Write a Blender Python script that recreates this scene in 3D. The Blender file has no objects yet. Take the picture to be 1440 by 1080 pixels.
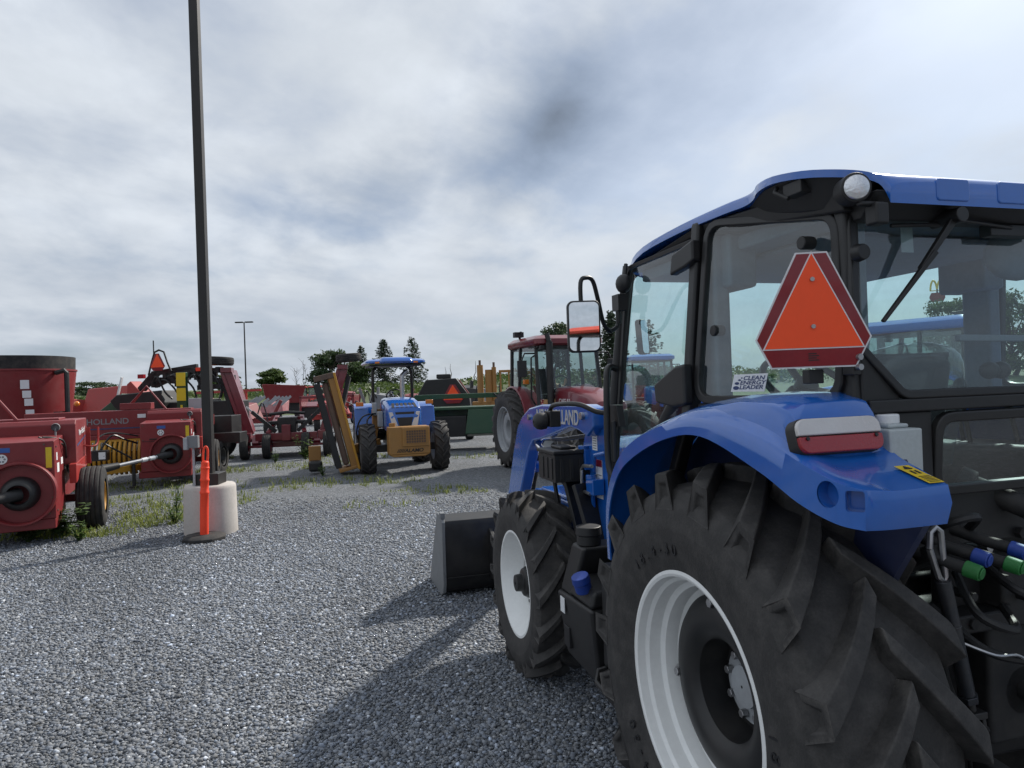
import bpy, bmesh, math, random
import numpy as np
from mathutils import Vector as V, Matrix as M
random.seed(7)
RNG = np.random.default_rng(11)
scene = bpy.context.scene
COL = scene.collection
R = math.radians

# ---------------------------------------------------------------- scene tree
def thing(name, label, cat, loc=(0, 0, 0), rotz=0.0, group=None):
    o = bpy.data.objects.new(name, None)
    COL.objects.link(o)
    o.empty_display_size = .3
    o.location = loc
    o.rotation_euler = (0, 0, rotz)
    o['label'] = label
    o['category'] = cat
    if group:
        o['group'] = group
    return o

def tag(o, label=None, cat=None, group=None, kind=None):
    if label: o['label'] = label
    if cat: o['category'] = cat
    if group: o['group'] = group
    if kind: o['kind'] = kind
    return o

def kids(o):
    return [c for c in bpy.data.objects if c.parent == o]

def copy_tree(o, parent=None):
    c = o.copy()
    COL.objects.link(c)
    c.parent = parent
    for ch in kids(o):
        copy_tree(ch, c)
    return c

def head(hx, hy):
    return math.atan2(-hx, hy)

# ---------------------------------------------------------------- mesh builder
class MB:
    def __init__(s):
        s.v = []; s.f = []; s.m = []

    def add(s, vs, fs, m=0, T=None):
        b = len(s.v)
        if T is not None:
            vs = [T @ V(p) for p in vs]
        s.v += [tuple(p) for p in vs]
        s.f += [tuple(i + b for i in f) for f in fs]
        s.m += [m] * len(fs)
        return s

    def bx(s, x0, x1, y0, y1, z0, z1, m=0, T=None):
        vs = [(x0, y0, z0), (x1, y0, z0), (x1, y1, z0), (x0, y1, z0), (x0, y0, z1), (x1, y0, z1), (x1, y1, z1), (x0, y1, z1)]
        return s.add(vs, [(0, 3, 2, 1), (4, 5, 6, 7), (0, 1, 5, 4), (1, 2, 6, 5), (2, 3, 7, 6), (3, 0, 4, 7)], m, T)

    def hexa(s, b, t, m=0):
        """box from 4 bottom corners and 4 top corners (ccw from above)"""
        return s.add(list(b) + list(t), [(0, 3, 2, 1), (4, 5, 6, 7), (0, 1, 5, 4), (1, 2, 6, 5), (2, 3, 7, 6), (3, 0, 4, 7)], m)

    def beam(s, p0, p1, w, d, up=(0, 0, 1), m=0, w1=None, d1=None):
        p0 = V(p0); p1 = V(p1); a = (p1 - p0).normalized(); u = V(up)
        x = a.cross(u)
        if x.length < 1e-4: x = a.cross(V((1, 0, 0)))
        x.normalize(); y = x.cross(a)
        w1 = w if w1 is None else w1; d1 = d if d1 is None else d1
        q = lambda p, w, d: [p - x*w/2 - y*d/2, p + x*w/2 - y*d/2, p + x*w/2 + y*d/2, p - x*w/2 + y*d/2]
        return s.add(q(p0, w, d) + q(p1, w1, d1), [(0, 3, 2, 1), (4, 5, 6, 7), (0, 1, 5, 4), (1, 2, 6, 5), (2, 3, 7, 6), (3, 0, 4, 7)], m)

    def tube(s, pts, r, n=8, m=0, cap=True):
        pts = [V(p) for p in pts]
        rr = r if isinstance(r, (list, tuple)) else [r] * len(pts)
        rings = []; prev = None
        for i, p in enumerate(pts):
            a = (pts[min(i + 1, len(pts) - 1)] - pts[max(i - 1, 0)])
            if a.length < 1e-9: a = V((0, 0, 1))
            a.normalize()
            if prev is None:
                x = a.cross(V((0, 0, 1)))
                if x.length < 1e-3: x = a.cross(V((1, 0, 0)))
            else:
                x = prev - a * prev.dot(a)
            x.normalize(); prev = x; y = a.cross(x)
            rings.append([p + (x*math.cos(2*math.pi*k/n) + y*math.sin(2*math.pi*k/n)) * rr[i] for k in range(n)])
        return s.loft(rings, True, cap, m)

    def cyl(s, p0, p1, r0, r1=None, n=20, m=0, cap=True):
        return s.tube([p0, p1], [r0, r0 if r1 is None else r1], n, m, cap)

    def loft(s, rings, closed=True, cap=False, m=0):
        n = len(rings[0]); vs = [p for r in rings for p in r]; fs = []
        for i in range(len(rings) - 1):
            for k in range(n if closed else n - 1):
                k2 = (k + 1) % n
                fs.append((i*n + k, i*n + k2, (i + 1)*n + k2, (i + 1)*n + k))
        if cap:
            fs.append(tuple(range(n))[::-1]); fs.append(tuple((len(rings) - 1)*n + k for k in range(n)))
        return s.add(vs, fs, m)

    def lathe(s, prof, n=32, axis='X', c=(0, 0, 0), m=0, cap=False):
        """prof: list of (a, r), a measured along the axis"""
        rings = []
        for a, r in prof:
            ring = []
            for k in range(n):
                t = 2*math.pi*k/n; y, z = r*math.cos(t), r*math.sin(t)
                p = {'X': (a, y, z), 'Y': (z, a, y), 'Z': (y, z, a)}[axis]
                ring.append((p[0] + c[0], p[1] + c[1], p[2] + c[2]))
            rings.append(ring)
        return s.loft(rings, True, cap, m)

    def prism(s, poly, axis, t0, t1, m=0, T=None):
        """poly in the two other axes (X:(y,z) Y:(x,z) Z:(x,y)) extruded from t0 to t1"""
        f = {'X': lambda p, t: (t, p[0], p[1]), 'Y': lambda p, t: (p[0], t, p[1]), 'Z': lambda p, t: (p[0], p[1], t)}[axis]
        n = len(poly)
        vs = [f(p, t0) for p in poly] + [f(p, t1) for p in poly]
        fs = [tuple(range(n))[::-1], tuple(range(n, 2*n))] + [(k, (k + 1) % n, n + (k + 1) % n, n + k) for k in range(n)]
        return s.add(vs, fs, m, T)

    def ball(s, c, r, n=14, m=0):
        r = (r, r, r) if not isinstance(r, (tuple, list)) else r
        rings = []
        k2 = max(4, n // 2)
        for i in range(k2 + 1):
            t = math.pi * (i + 1e-3) / (k2 + 2e-3)
            rings.append([(c[0] + r[0]*math.sin(t)*math.cos(2*math.pi*k/n), c[1] + r[1]*math.sin(t)*math.sin(2*math.pi*k/n), c[2] + r[2]*math.cos(t)) for k in range(n)])
        return s.loft(rings, True, True, m)

    def build(s, name, mat, parent=None, bevel=0.0, angle=38, smooth=True, seg=2, loc=None, rot=None, weld=0):
        me = bpy.data.meshes.new(name)
        me.from_pydata(s.v, [], s.f)
        bm = bmesh.new(); bm.from_mesh(me)
        if weld: bmesh.ops.remove_doubles(bm, verts=bm.verts, dist=weld)
        bmesh.ops.recalc_face_normals(bm, faces=bm.faces)
        bm.to_mesh(me); bm.free()
        mats = mat if isinstance(mat, (list, tuple)) else [mat]
        for q in mats: me.materials.append(q)
        if len(mats) > 1:
            me.polygons.foreach_set('material_index', s.m)
        if smooth:
            me.polygons.foreach_set('use_smooth', [True] * len(me.polygons))
            me.set_sharp_from_angle(angle=R(angle))
        me.update()
        o = bpy.data.objects.new(name, me); COL.objects.link(o)
        o.parent = parent
        if loc is not None: o.location = loc
        if rot is not None: o.rotation_euler = rot
        if bevel:
            b = o.modifiers.new('bevel', 'BEVEL'); b.width = bevel; b.segments = seg
            b.limit_method = 'ANGLE'; b.angle_limit = R(32); b.harden_normals = True
        return o

def np_mesh(name, verts, faces, mat, parent=None, col=None, smooth=False, nper=4):
    """fast mesh from arrays; faces (N,nper)"""
    me = bpy.data.meshes.new(name)
    nv, nf = len(verts), len(faces)
    me.vertices.add(nv); me.vertices.foreach_set('co', np.asarray(verts, np.float32).ravel())
    me.loops.add(nf * nper); me.loops.foreach_set('vertex_index', np.asarray(faces, np.int32).ravel())
    me.polygons.add(nf)
    me.polygons.foreach_set('loop_start', np.arange(nf, dtype=np.int32) * nper)
    me.polygons.foreach_set('loop_total', np.full(nf, nper, np.int32))
    if col is not None:
        a = me.color_attributes.new('tone', 'FLOAT_COLOR', 'POINT')
        a.data.foreach_set('color', np.asarray(col, np.float32).ravel())
    me.materials.append(mat)
    me.update(calc_edges=True)
    me.validate()
    if smooth:
        me.polygons.foreach_set('use_smooth', [True] * len(me.polygons))
    o = bpy.data.objects.new(name, me); COL.objects.link(o); o.parent = parent
    return o

def catmull(pts, n):
    """n samples per span through pts"""
    P = [np.array(p, float) for p in pts]; out = []
    for i in range(len(P) - 1):
        a = P[max(i - 1, 0)]; b = P[i]; c = P[i + 1]; d = P[min(i + 2, len(P) - 1)]
        for k in range(n):
            t = k / n
            out.append(.5*((2*b) + (c - a)*t + (2*a - 5*b + 4*c - d)*t*t + (3*b - a - 3*c + d)*t**3))
    out.append(P[-1])
    return [tuple(p) for p in out]

def text_mesh(txt, name, mat, parent, T, size, depth=.002, align='CENTER', sx=1.0, shear=0.0, bold=0.0):
    """lettering: built in the text's own XY plane, placed by matrix T"""
    cu = bpy.data.curves.new('lettering', 'FONT')
    cu.body = txt; cu.size = size; cu.extrude = depth; cu.align_x = align; cu.align_y = 'CENTER'
    cu.shear = shear; cu.offset = bold
    o = bpy.data.objects.new('lettering', cu); COL.objects.link(o)
    dg = bpy.context.evaluated_depsgraph_get()
    me = bpy.data.meshes.new_from_object(o.evaluated_get(dg))
    bpy.data.objects.remove(o)
    me.transform(M.Diagonal((sx, 1, 1, 1))); me.transform(T)
    me.materials.clear(); me.materials.append(mat)
    r = bpy.data.objects.new(name, me); COL.objects.link(r); r.parent = parent
    return r

def frame_T(o, x, y):
    """matrix with origin o, x axis x, y axis y (orthogonalised)"""
    x = V(x).normalized(); y = V(y); y = (y - x*y.dot(x)).normalized(); z = x.cross(y)
    m = M.Identity(4)
    for i in range(3):
        m[i][0] = x[i]; m[i][1] = y[i]; m[i][2] = z[i]; m[i][3] = o[i]
    return m

def rrect(w, h, r, n=5):
    """rounded rectangle outline centred on 0"""
    out = []
    for cx, cy, a0 in ((w/2 - r, h/2 - r, 0), (-w/2 + r, h/2 - r, 90), (-w/2 + r, -h/2 + r, 180), (w/2 - r, -h/2 + r, 270)):
        for k in range(n + 1):
            a = R(a0 + 90*k/n); out.append((cx + r*math.cos(a), cy + r*math.sin(a)))
    return out

# ---------------------------------------------------------------- materials
def nt(name):
    m = bpy.data.materials.new(name); m.use_nodes = True
    n = m.node_tree; b = n.nodes['Principled BSDF']
    return m, n, b

def noise(n, scale, detail=4, rough=.55, vec=None):
    t = n.nodes.new('ShaderNodeTexNoise'); t.inputs['Scale'].default_value = scale
    t.inputs['Detail'].default_value = detail; t.inputs['Roughness'].default_value = rough
    if vec is not None: n.links.new(vec, t.inputs['Vector'])
    return t

def ramp(n, src, stops):
    r = n.nodes.new('ShaderNodeValToRGB')
    el = r.color_ramp.elements
    while len(el) < len(stops): el.new(.5)
    for e, (p, c) in zip(el, stops):
        e.position = p; e.color = (c, c, c, 1) if not isinstance(c, tuple) else (*c, 1)
    n.links.new(src, r.inputs[0]); return r

def mixc(n, fac, a, b, mode='MIX'):
    x = n.nodes.new('ShaderNodeMix'); x.data_type = 'RGBA'; x.blend_type = mode
    for sock, val in ((x.inputs[0], fac), (x.inputs[6], a), (x.inputs[7], b)):
        if hasattr(val, 'is_output'): n.links.new(val, sock)
        elif isinstance(val, (int, float)): sock.default_value = val
        else: sock.default_value = (*val, 1)
    return x.outputs[2]

def bump(n, b, h, strength=.2, dist=.01):
    k = n.nodes.new('ShaderNodeBump'); k.inputs['Strength'].default_value = strength; k.inputs['Distance'].default_value = dist
    n.links.new(h, k.inputs['Height']); n.links.new(k.outputs[0], b.inputs['Normal'])

def edge_wear(m, lo, hi, col):
    """pale scuffed edges where the mesh is convex"""
    n = m.node_tree; b = n.nodes['Principled BSDF']
    g = n.nodes.new('ShaderNodeNewGeometry'); r = ramp(n, g.outputs['Pointiness'], [(lo, 0), (hi, 1)])
    tc = n.nodes.new('ShaderNodeTexCoord'); t = noise(n, 30, 5, .65, tc.outputs['Object'])
    q = ramp(n, t.outputs[0], [(.35, .15), (.65, 1)])
    k = n.nodes.new('ShaderNodeMath'); k.operation = 'MULTIPLY'
    n.links.new(r.outputs[0], k.inputs[0]); n.links.new(q.outputs[0], k.inputs[1])
    src = b.inputs['Base Color'].links[0].from_socket
    n.links.new(mixc(n, k.outputs[0], src, col), b.inputs['Base Color'])

_mc = {}
def mat(name, col, rough=.5, metal=0.0, coat=0.0, dirt=.25, dcol=(.16, .14, .12), sc=5.0, bmp=0.0, bsc=60.0, spec=.5, rv=.22, fine=.07):
    """painted / plastic / metal surface with worn, dusty patches of its own"""
    if name in _mc: return _mc[name]
    m, n, b = nt(name)
    tc = n.nodes.new('ShaderNodeTexCoord')
    t = noise(n, sc, 6, .62, tc.outputs['Object'])
    t2 = noise(n, sc * 9, 3, .6, tc.outputs['Object'])
    f = ramp(n, t.outputs[0], [(.42, 0), (.78, 1)])
    mul = n.nodes.new('ShaderNodeMath'); mul.operation = 'MULTIPLY'; mul.inputs[1].default_value = dirt
    n.links.new(f.outputs[0], mul.inputs[0])
    c1 = mixc(n, mul.outputs[0], col, dcol)
    v = ramp(n, t2.outputs[0], [(.3, 1 - fine), (.7, 1 + fine*.8)])
    c2 = mixc(n, 1.0, c1, v.outputs[0], 'MULTIPLY')
    n.links.new(c2, b.inputs['Base Color'])
    rr = n.nodes.new('ShaderNodeMapRange'); rr.inputs[3].default_value = max(.005, rough - rv * .3); rr.inputs[4].default_value = min(1, rough + rv)
    n.links.new(t.outputs[0], rr.inputs[0]); n.links.new(rr.outputs[0], b.inputs['Roughness'])
    b.inputs['Metallic'].default_value = metal
    b.inputs['Coat Weight'].default_value = coat; b.inputs['Coat Roughness'].default_value = .06
    b.inputs['Specular IOR Level'].default_value = spec
    if bmp:
        t3 = noise(n, bsc, 4, .6, tc.outputs['Object']); bump(n, b, t3.outputs[0], bmp, .004)
    _mc[name] = m
    return m

def glass_mat(name, tint=(.80, .93, .92), ior=1.8, dust=.03):
    """thin window pane: tinted see-through with Fresnel reflection and a pale film: dust, plus sky haze put into its colour"""
    if name in _mc: return _mc[name]
    m = bpy.data.materials.new(name); m.use_nodes = True; n = m.node_tree
    n.nodes.clear()
    out = n.nodes.new('ShaderNodeOutputMaterial')
    tr = n.nodes.new('ShaderNodeBsdfTransparent'); tr.inputs[0].default_value = (*tint, 1)
    gl = n.nodes.new('ShaderNodeBsdfGlossy'); gl.inputs['Roughness'].default_value = .015; gl.inputs[0].default_value = (1, 1, 1, 1)
    fr = n.nodes.new('ShaderNodeFresnel'); fr.inputs[0].default_value = ior
    # a pane reflects alike from both sides: undo the node's inside-out index on back faces
    gn = n.nodes.new('ShaderNodeNewGeometry'); mr = n.nodes.new('ShaderNodeMapRange')
    mr.inputs[3].default_value = ior; mr.inputs[4].default_value = 1/ior
    n.links.new(gn.outputs['Backfacing'], mr.inputs[0]); n.links.new(mr.outputs[0], fr.inputs[0])
    mx = n.nodes.new('ShaderNodeMixShader')
    n.links.new(fr.outputs[0], mx.inputs[0]); n.links.new(tr.outputs[0], mx.inputs[1]); n.links.new(gl.outputs[0], mx.inputs[2])
    df = n.nodes.new('ShaderNodeBsdfDiffuse'); df.inputs[0].default_value = (.35, .36, .35, 1)
    tc = n.nodes.new('ShaderNodeTexCoord'); t = noise(n, 9, 6, .7, tc.outputs['Object'])
    r = ramp(n, t.outputs[0], [(.35, dust * .25), (.8, dust * 1.8)])
    m2 = n.nodes.new('ShaderNodeMixShader')
    n.links.new(r.outputs[0], m2.inputs[0]); n.links.new(mx.outputs[0], m2.inputs[1]); n.links.new(df.outputs[0], m2.inputs[2])
    n.links.new(m2.outputs[0], out.inputs[0])
    _mc[name] = m
    return m

def leaf_mat(name, c1, c2, trans=.25):
    if name in _mc: return _mc[name]
    m, n, b = nt(name)
    at = n.nodes.new('ShaderNodeAttribute'); at.attribute_name = 'tone'
    c = mixc(n, at.outputs['Fac'], c1, c2)
    n.links.new(c, b.inputs['Base Color']); b.inputs['Roughness'].default_value = .6
    tl = n.nodes.new('ShaderNodeBsdfTranslucent'); n.links.new(c, tl.inputs[0])
    mx = n.nodes.new('ShaderNodeMixShader'); mx.inputs[0].default_value = trans
    n.links.new(b.outputs[0], mx.inputs[1]); n.links.new(tl.outputs[0], mx.inputs[2])
    n.links.new(mx.outputs[0], n.nodes['Material Output'].inputs[0])
    _mc[name] = m
    return m

BLUE = mat('blue_paint', (.010, .110, .45), .17, coat=.85, dirt=.14, dcol=(.07, .14, .30), sc=4.5, spec=.5, fine=.035, rv=.08)
BLUE_D = mat('dark_blue_shade', (.005, .014, .065), .45, coat=.2, dirt=.2, sc=3)  # dark blue, with the shade inside the wheel arch put into it
BLACKP = mat('black_plastic', (.012, .012, .013), .45, dirt=.3, dcol=(.05, .048, .045), sc=5, bmp=.08, bsc=220)
BLACKM = mat('black_metal', (.010, .010, .011), .38, dirt=.35, dcol=(.055, .05, .045), sc=6)
GRIMY = mat('grimy_cast_iron', (.014, .014, .015), .6, dirt=.7, dcol=(.05, .046, .042), sc=7, bmp=.25, bsc=40)
RUBBER = mat('tyre_rubber', (.036, .0345, .034), .64, dirt=.32, dcol=(.15, .14, .132), sc=15, bmp=.4, bsc=90, spec=.35, fine=.14)
edge_wear(RUBBER, .53, .62, (.20, .185, .17))
RUBBERW = mat('worn_rubber', (.028, .028, .029), .8, dirt=.6, dcol=(.10, .09, .08), sc=7, bmp=.2, bsc=30, spec=.3)
WHITE = mat('white_wheel_paint', (.80, .81, .80), .35, dirt=.12, fine=.03, dcol=(.30, .28, .25), sc=5)
STEEL = mat('bare_steel', (.45, .45, .46), .32, metal=1, dirt=.3, dcol=(.2, .18, .16), sc=9)
CHROME = mat('chrome_rod', (.7, .7, .72), .12, metal=1, dirt=.1, sc=9)
GREYP = mat('grey_plastic', (.17, .18, .19), .5, dirt=.2, sc=5)
LGREY = mat('light_grey_metal', (.34, .36, .38), .5, dirt=.3, sc=5)
RED = mat('red_machine_paint', (.19, .015, .018), .42, coat=.12, dirt=.3, dcol=(.22, .075, .07), sc=3.2)
RED_B = mat('bright_red_paint', (.34, .020, .016), .40, coat=.15, dirt=.3, dcol=(.22, .07, .055), sc=3)
MAROON = mat('maroon_paint', (.155, .009, .018), .28, coat=.5, dirt=.2, dcol=(.22, .09, .09), sc=3)
ORANGE = mat('orange_red_paint', (.62, .05, .012), .42, coat=.2, dirt=.2, dcol=(.45, .16, .08), sc=4)
YELLOW = mat('yellow_paint', (.50, .25, .02), .45, dirt=.45, dcol=(.26, .15, .06), sc=5)
AMBERY = mat('amber_yellow_paint', (.31, .155, .038), .42, dirt=.45, dcol=(.24, .14, .06), sc=4)
GREEN = mat('green_machine_paint', (.010, .056, .022), .4, coat=.2, dirt=.3, dcol=(.06, .10, .05), sc=3)
RUST = mat('rusty_steel', (.11, .075, .06), .75, dirt=.7, dcol=(.20, .12, .08), sc=6, bmp=.3, bsc=40)
STICKW = mat('white_sticker', (.72, .73, .74), .45, dirt=.12, dcol=(.5, .48, .45), sc=12)
STICKY = mat('yellow_sticker', (.70, .50, .015), .45, dirt=.15, sc=12)
INKB = mat('blue_ink', (.03, .05, .14), .5, dirt=0)
INKK = mat('black_ink', (.012, .012, .014), .5, dirt=0)
BLUE2 = mat('blue_cap_plastic', (.012, .05, .30), .45, dirt=.15, sc=20)
GREEN2 = mat('green_cap_plastic', (.012, .16, .03), .45, dirt=.15, sc=20)
SILVER = mat('silver_lettering', (.50, .51, .53), .35, metal=.3, dirt=.05)
SMVO = mat('fluorescent_orange_film', (.98, .085, .014), .38, dirt=.04, dcol=(.7, .06, .02), sc=4, fine=.02)
SMVR = mat('dark_red_reflector', (.20, .004, .012), .25, coat=.4, dirt=.15, dcol=(.3, .05, .05), sc=14)
AMBER = mat('amber_lens', (.75, .20, .01), .2, coat=.5, dirt=.05)
LENSR = mat('red_lens', (.30, .006, .014), .22, coat=.5, dirt=.05, sc=20, bmp=.35, bsc=240, fine=.02)
REFL = mat('lamp_reflector', (.75, .76, .78), .12, metal=.85, dirt=.25, dcol=(.3, .3, .3), sc=60, bmp=.6, bsc=120)
LENSW = mat('clear_ribbed_lens', (.58, .56, .55), .16, coat=.6, dirt=.25, dcol=(.34, .28, .26), sc=9, bmp=.25, bsc=120, fine=.02)
MILKY = mat('milky_plastic', (.42, .46, .47), .45, dirt=.15, sc=10)
SEATC = mat('grey_seat_cloth', (.035, .038, .045), .8, dirt=.2, sc=8, bmp=.2, bsc=150)
LINER = mat('grey_blue_headliner', (.15, .17, .205), .75, dirt=.2, sc=5)
CONC = mat('pale_concrete', (.46, .43, .40), .85, dirt=.4, dcol=(.30, .27, .24), sc=5, bmp=.3, bsc=70)
BRONZE = mat('dark_bronze_pole', (.014, .012, .011), .45, dirt=.2, dcol=(.03, .027, .025), sc=4)
CONEO = mat('orange_rubber_post', (.88, .055, .014), .5, dirt=.1, dcol=(.7, .08, .04), sc=8)
GLASS = glass_mat('tinted_cab_glass', (.80, .94, .94), dust=.05)  # film share raised so it also stands in for reflected sky haze
GLASSF = glass_mat('far_cab_glass', (.60, .72, .72), dust=.06)
MIRROR = mat('mirror_glass', (.78, .80, .82), .01, metal=1, dirt=0, rv=.01)
EXPO, SUN_E = 0.3, 4.2
# ---------------------------------------------------------------- camera
F_PX, CAM_H, ROLL, PITCH = 990.0, 1.8, 2.0, .25
cd = bpy.data.cameras.new('camera'); cam = bpy.data.objects.new('camera', cd); COL.objects.link(cam)
cd.sensor_width = 36; cd.lens = 36 * F_PX / 1440; cd.clip_start = .05; cd.clip_end = 6000
cam.location = (0, 0, CAM_H)
_r, _p = R(ROLL), R(PITCH)
_f = V((0, math.cos(_p), math.sin(_p))); _x = V((1, 0, 0)); _u = _x.cross(_f)
_x2 = _x*math.cos(_r) - _u*math.sin(_r); _u2 = _x*math.sin(_r) + _u*math.cos(_r)
_m = M.Identity(3)
for i in range(3):
    _m[i][0] = _x2[i]; _m[i][1] = _u2[i]; _m[i][2] = -_f[i]
cam.rotation_euler = _m.to_euler()
scene.camera = cam
scene.view_settings.view_transform = 'Standard'; scene.view_settings.look = 'None'
scene.view_settings.exposure = EXPO; scene.view_settings.gamma = 1
scene.cycles.transparent_max_bounces = 24
scene.cycles.max_bounces = 8

# ---------------------------------------------------------------- sky and sun
SUN_EL, SUN_AZ = 39.0, 40.0        # azimuth clockwise from +Y
sd = V((math.sin(R(SUN_AZ))*math.cos(R(SUN_EL)), math.cos(R(SUN_AZ))*math.cos(R(SUN_EL)), math.sin(R(SUN_EL))))
sl = bpy.data.lights.new('sun', 'SUN'); sl.energy = SUN_E; sl.angle = R(2.6); sl.color = (1.0, .945, .86)
so = bpy.data.objects.new('sun', sl); COL.objects.link(so); so.rotation_euler = sd.to_track_quat('Z', 'Y').to_euler()
so.location = (20, 24, 30)

w = bpy.data.worlds.new('World'); scene.world = w; w.use_nodes = True
n = w.node_tree; n.nodes.clear()
L = n.links.new
def nd(t, **k):
    x = n.nodes.new(t)
    for a, b_ in k.items(): setattr(x, a, b_)
    return x
def mth(op, a, b=None, c=None, clamp=False):
    x = nd('ShaderNodeMath', operation=op, use_clamp=clamp)
    for i, q in enumerate((a, b, c)):
        if q is None: continue
        if hasattr(q, 'is_output'): L(q, x.inputs[i])
        else: x.inputs[i].default_value = q
    return x.outputs[0]
def vmath(op, a, b=None):
    x = nd('ShaderNodeVectorMath', operation=op)
    for i, q in enumerate((a, b)):
        if q is None: continue
        if hasattr(q, 'is_output'): L(q, x.inputs[i])
        else: x.inputs[i].default_value = q
    return x.outputs['Value'] if op == 'DOT_PRODUCT' else x.outputs[0]
def smooth(src, a, b, lo=0.0, hi=1.0):
    x = nd('ShaderNodeMapRange', interpolation_type='SMOOTHSTEP')
    x.inputs[1].default_value = a; x.inputs[2].default_value = b; x.inputs[3].default_value = lo; x.inputs[4].default_value = hi
    L(src, x.inputs[0]); return x.outputs[0]

sky = nd('ShaderNodeTexSky', sky_type='NISHITA'); sky.sun_disc = False
sky.sun_elevation = R(SUN_EL); sky.sun_rotation = R(SUN_AZ); sky.dust_density = 2.0; sky.altitude = 100
tc = nd('ShaderNodeTexCoord'); D = tc.outputs['Generated']
sep = nd('ShaderNodeSeparateXYZ'); L(D, sep.inputs[0])
zz = mth('MAXIMUM', sep.outputs[2], .0)
zc = mth('ADD', zz, .22)
comb = nd('ShaderNodeCombineXYZ'); L(mth('DIVIDE', sep.outputs[0], zc), comb.inputs[0]); L(mth('DIVIDE', sep.outputs[1], zc), comb.inputs[1])
PL = comb.outputs[0]                      # position on the cloud layer
def wnoise(scale, detail, rough, off, dist=0.0, vec=PL, sy=1.0):
    mp = nd('ShaderNodeMapping'); mp.inputs['Location'].default_value = off
    mp.inputs['Rotation'].default_value = (0, 0, R(-35)); mp.inputs['Scale'].default_value = (1, sy, 1)
    L(vec, mp.inputs[0])
    t = nd('ShaderNodeTexNoise'); t.inputs['Scale'].default_value = scale; t.inputs['Detail'].default_value = detail
    t.inputs['Roughness'].default_value = rough; t.inputs['Distortion'].default_value = dist
    L(mp.outputs[0], t.inputs[0]); return t.outputs[0]
n1 = wnoise(1.3, 8, .55, (3.1, 1.7, 0), .1, sy=.9)
n2 = wnoise(2.8, 9, .56, (9.4, 2.2, 0), .15, sy=.8)
n3 = wnoise(.7, 4, .5, (1.2, 7.7, 0), .1)
sund = vmath('DOT_PRODUCT', D, tuple(sd))
# overall cover: nearly closed on the left, thinner towards the sun on the right
side = smooth(sep.outputs[0], -.1, .75)
cov = mth('ADD', mth('MULTIPLY', n1, .75), mth('MULTIPLY', n2, .35))
cov = mth('SUBTRACT', cov, mth('MULTIPLY', side, .20))
cover = smooth(cov, .33, .62)
# brightness of the cloud sheet
shade = mth('ADD', mth('MULTIPLY', n2, .55), mth('MULTIPLY', n3, .45))
lightness = smooth(shade, .34, .66)
def px_dir(u, v):
    d = _f + _x2*((u - 720)/F_PX) + _u2*((540 - v)/F_PX)
    return tuple(d.normalized())
def blob(u, v, w0, w1, warp, sx=1.0):
    """smoky patch of thick cloud round one direction of the sky, frayed by noise"""
    t0 = px_dir(u, v)
    df = vmath('SUBTRACT', D, t0)
    s_ = nd('ShaderNodeSeparateXYZ'); L(df, s_.inputs[0])
    dx = mth('MULTIPLY', s_.outputs[0], sx)
    dz = mth('ADD', s_.outputs[2], mth('MULTIPLY', s_.outputs[0], -.45))
    d2 = mth('SQRT', mth('ADD', mth('MULTIPLY', dx, dx), mth('MULTIPLY', dz, dz)))
    d2 = mth('ADD', d2, mth('MULTIPLY', mth('SUBTRACT', n2, .5), warp))
    return smooth(d2, w0, w1, 1.0, 0.0)
b1 = mth('MULTIPLY', blob(785, 158, -.06, .175, .10, .72), 1.0)
b2 = mth('MULTIPLY', blob(900, 62, -.02, .20, .26, .42), .40)
b3 = mth('MULTIPLY', blob(520, 268, -.02, .11, .18, .45), .36)
b4 = mth('MULTIPLY', blob(300, 40, .0, .45, .6, .5), .16)
dark = mth('MAXIMUM', mth('MAXIMUM', b1, b2), mth('MAXIMUM', b3, b4))
glow = mth('POWER', mth('MAXIMUM', sund, 0.0), 5.0)
glow2 = mth('POWER', mth('MAXIMUM', sund, 0.0), 40.0)
base = mth('ADD', mth('MULTIPLY', lightness, .12), .635)
base = mth('ADD', base, mth('MULTIPLY', glow, .05))
base = mth('ADD', base, mth('MULTIPLY', glow2, .12))
base = mth('MULTIPLY', base, mth('SUBTRACT', 1.0, mth('MULTIPLY', dark, .86)))
low = smooth(zz, .0, .38, 0.74, 1.0)
base = mth('MULTIPLY', base, low)
base = mth('MULTIPLY', base, mth('SUBTRACT', 1.0, mth('MULTIPLY', side, .22)))
tint = mixc(n, smooth(base, .28, .62), (.765, .915, 1.15), (.93, 1.0, 1.09))
cl = nd('ShaderNodeVectorMath', operation='SCALE'); L(tint, cl.inputs[0]); L(base, cl.inputs['Scale'])
skyS = nd('ShaderNodeVectorMath', operation='SCALE'); L(sky.outputs[0], skyS.inputs[0]); skyS.inputs['Scale'].default_value = .065
# clear gaps are themselves filmed over by high haze
blu = mixc(n, 1.0, skyS.outputs[0], (.80, .98, 1.22), 'MULTIPLY')
hz = mixc(n, .55, blu, cl.outputs[0])
fin = mixc(n, mth('MAXIMUM', cover, dark), hz, cl.outputs[0])
bg = nd('ShaderNodeBackground'); L(fin, bg.inputs[0]); bg.inputs[1].default_value = 1.0
wo = nd('ShaderNodeOutputWorld'); L(bg.outputs[0], wo.inputs[0])

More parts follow.
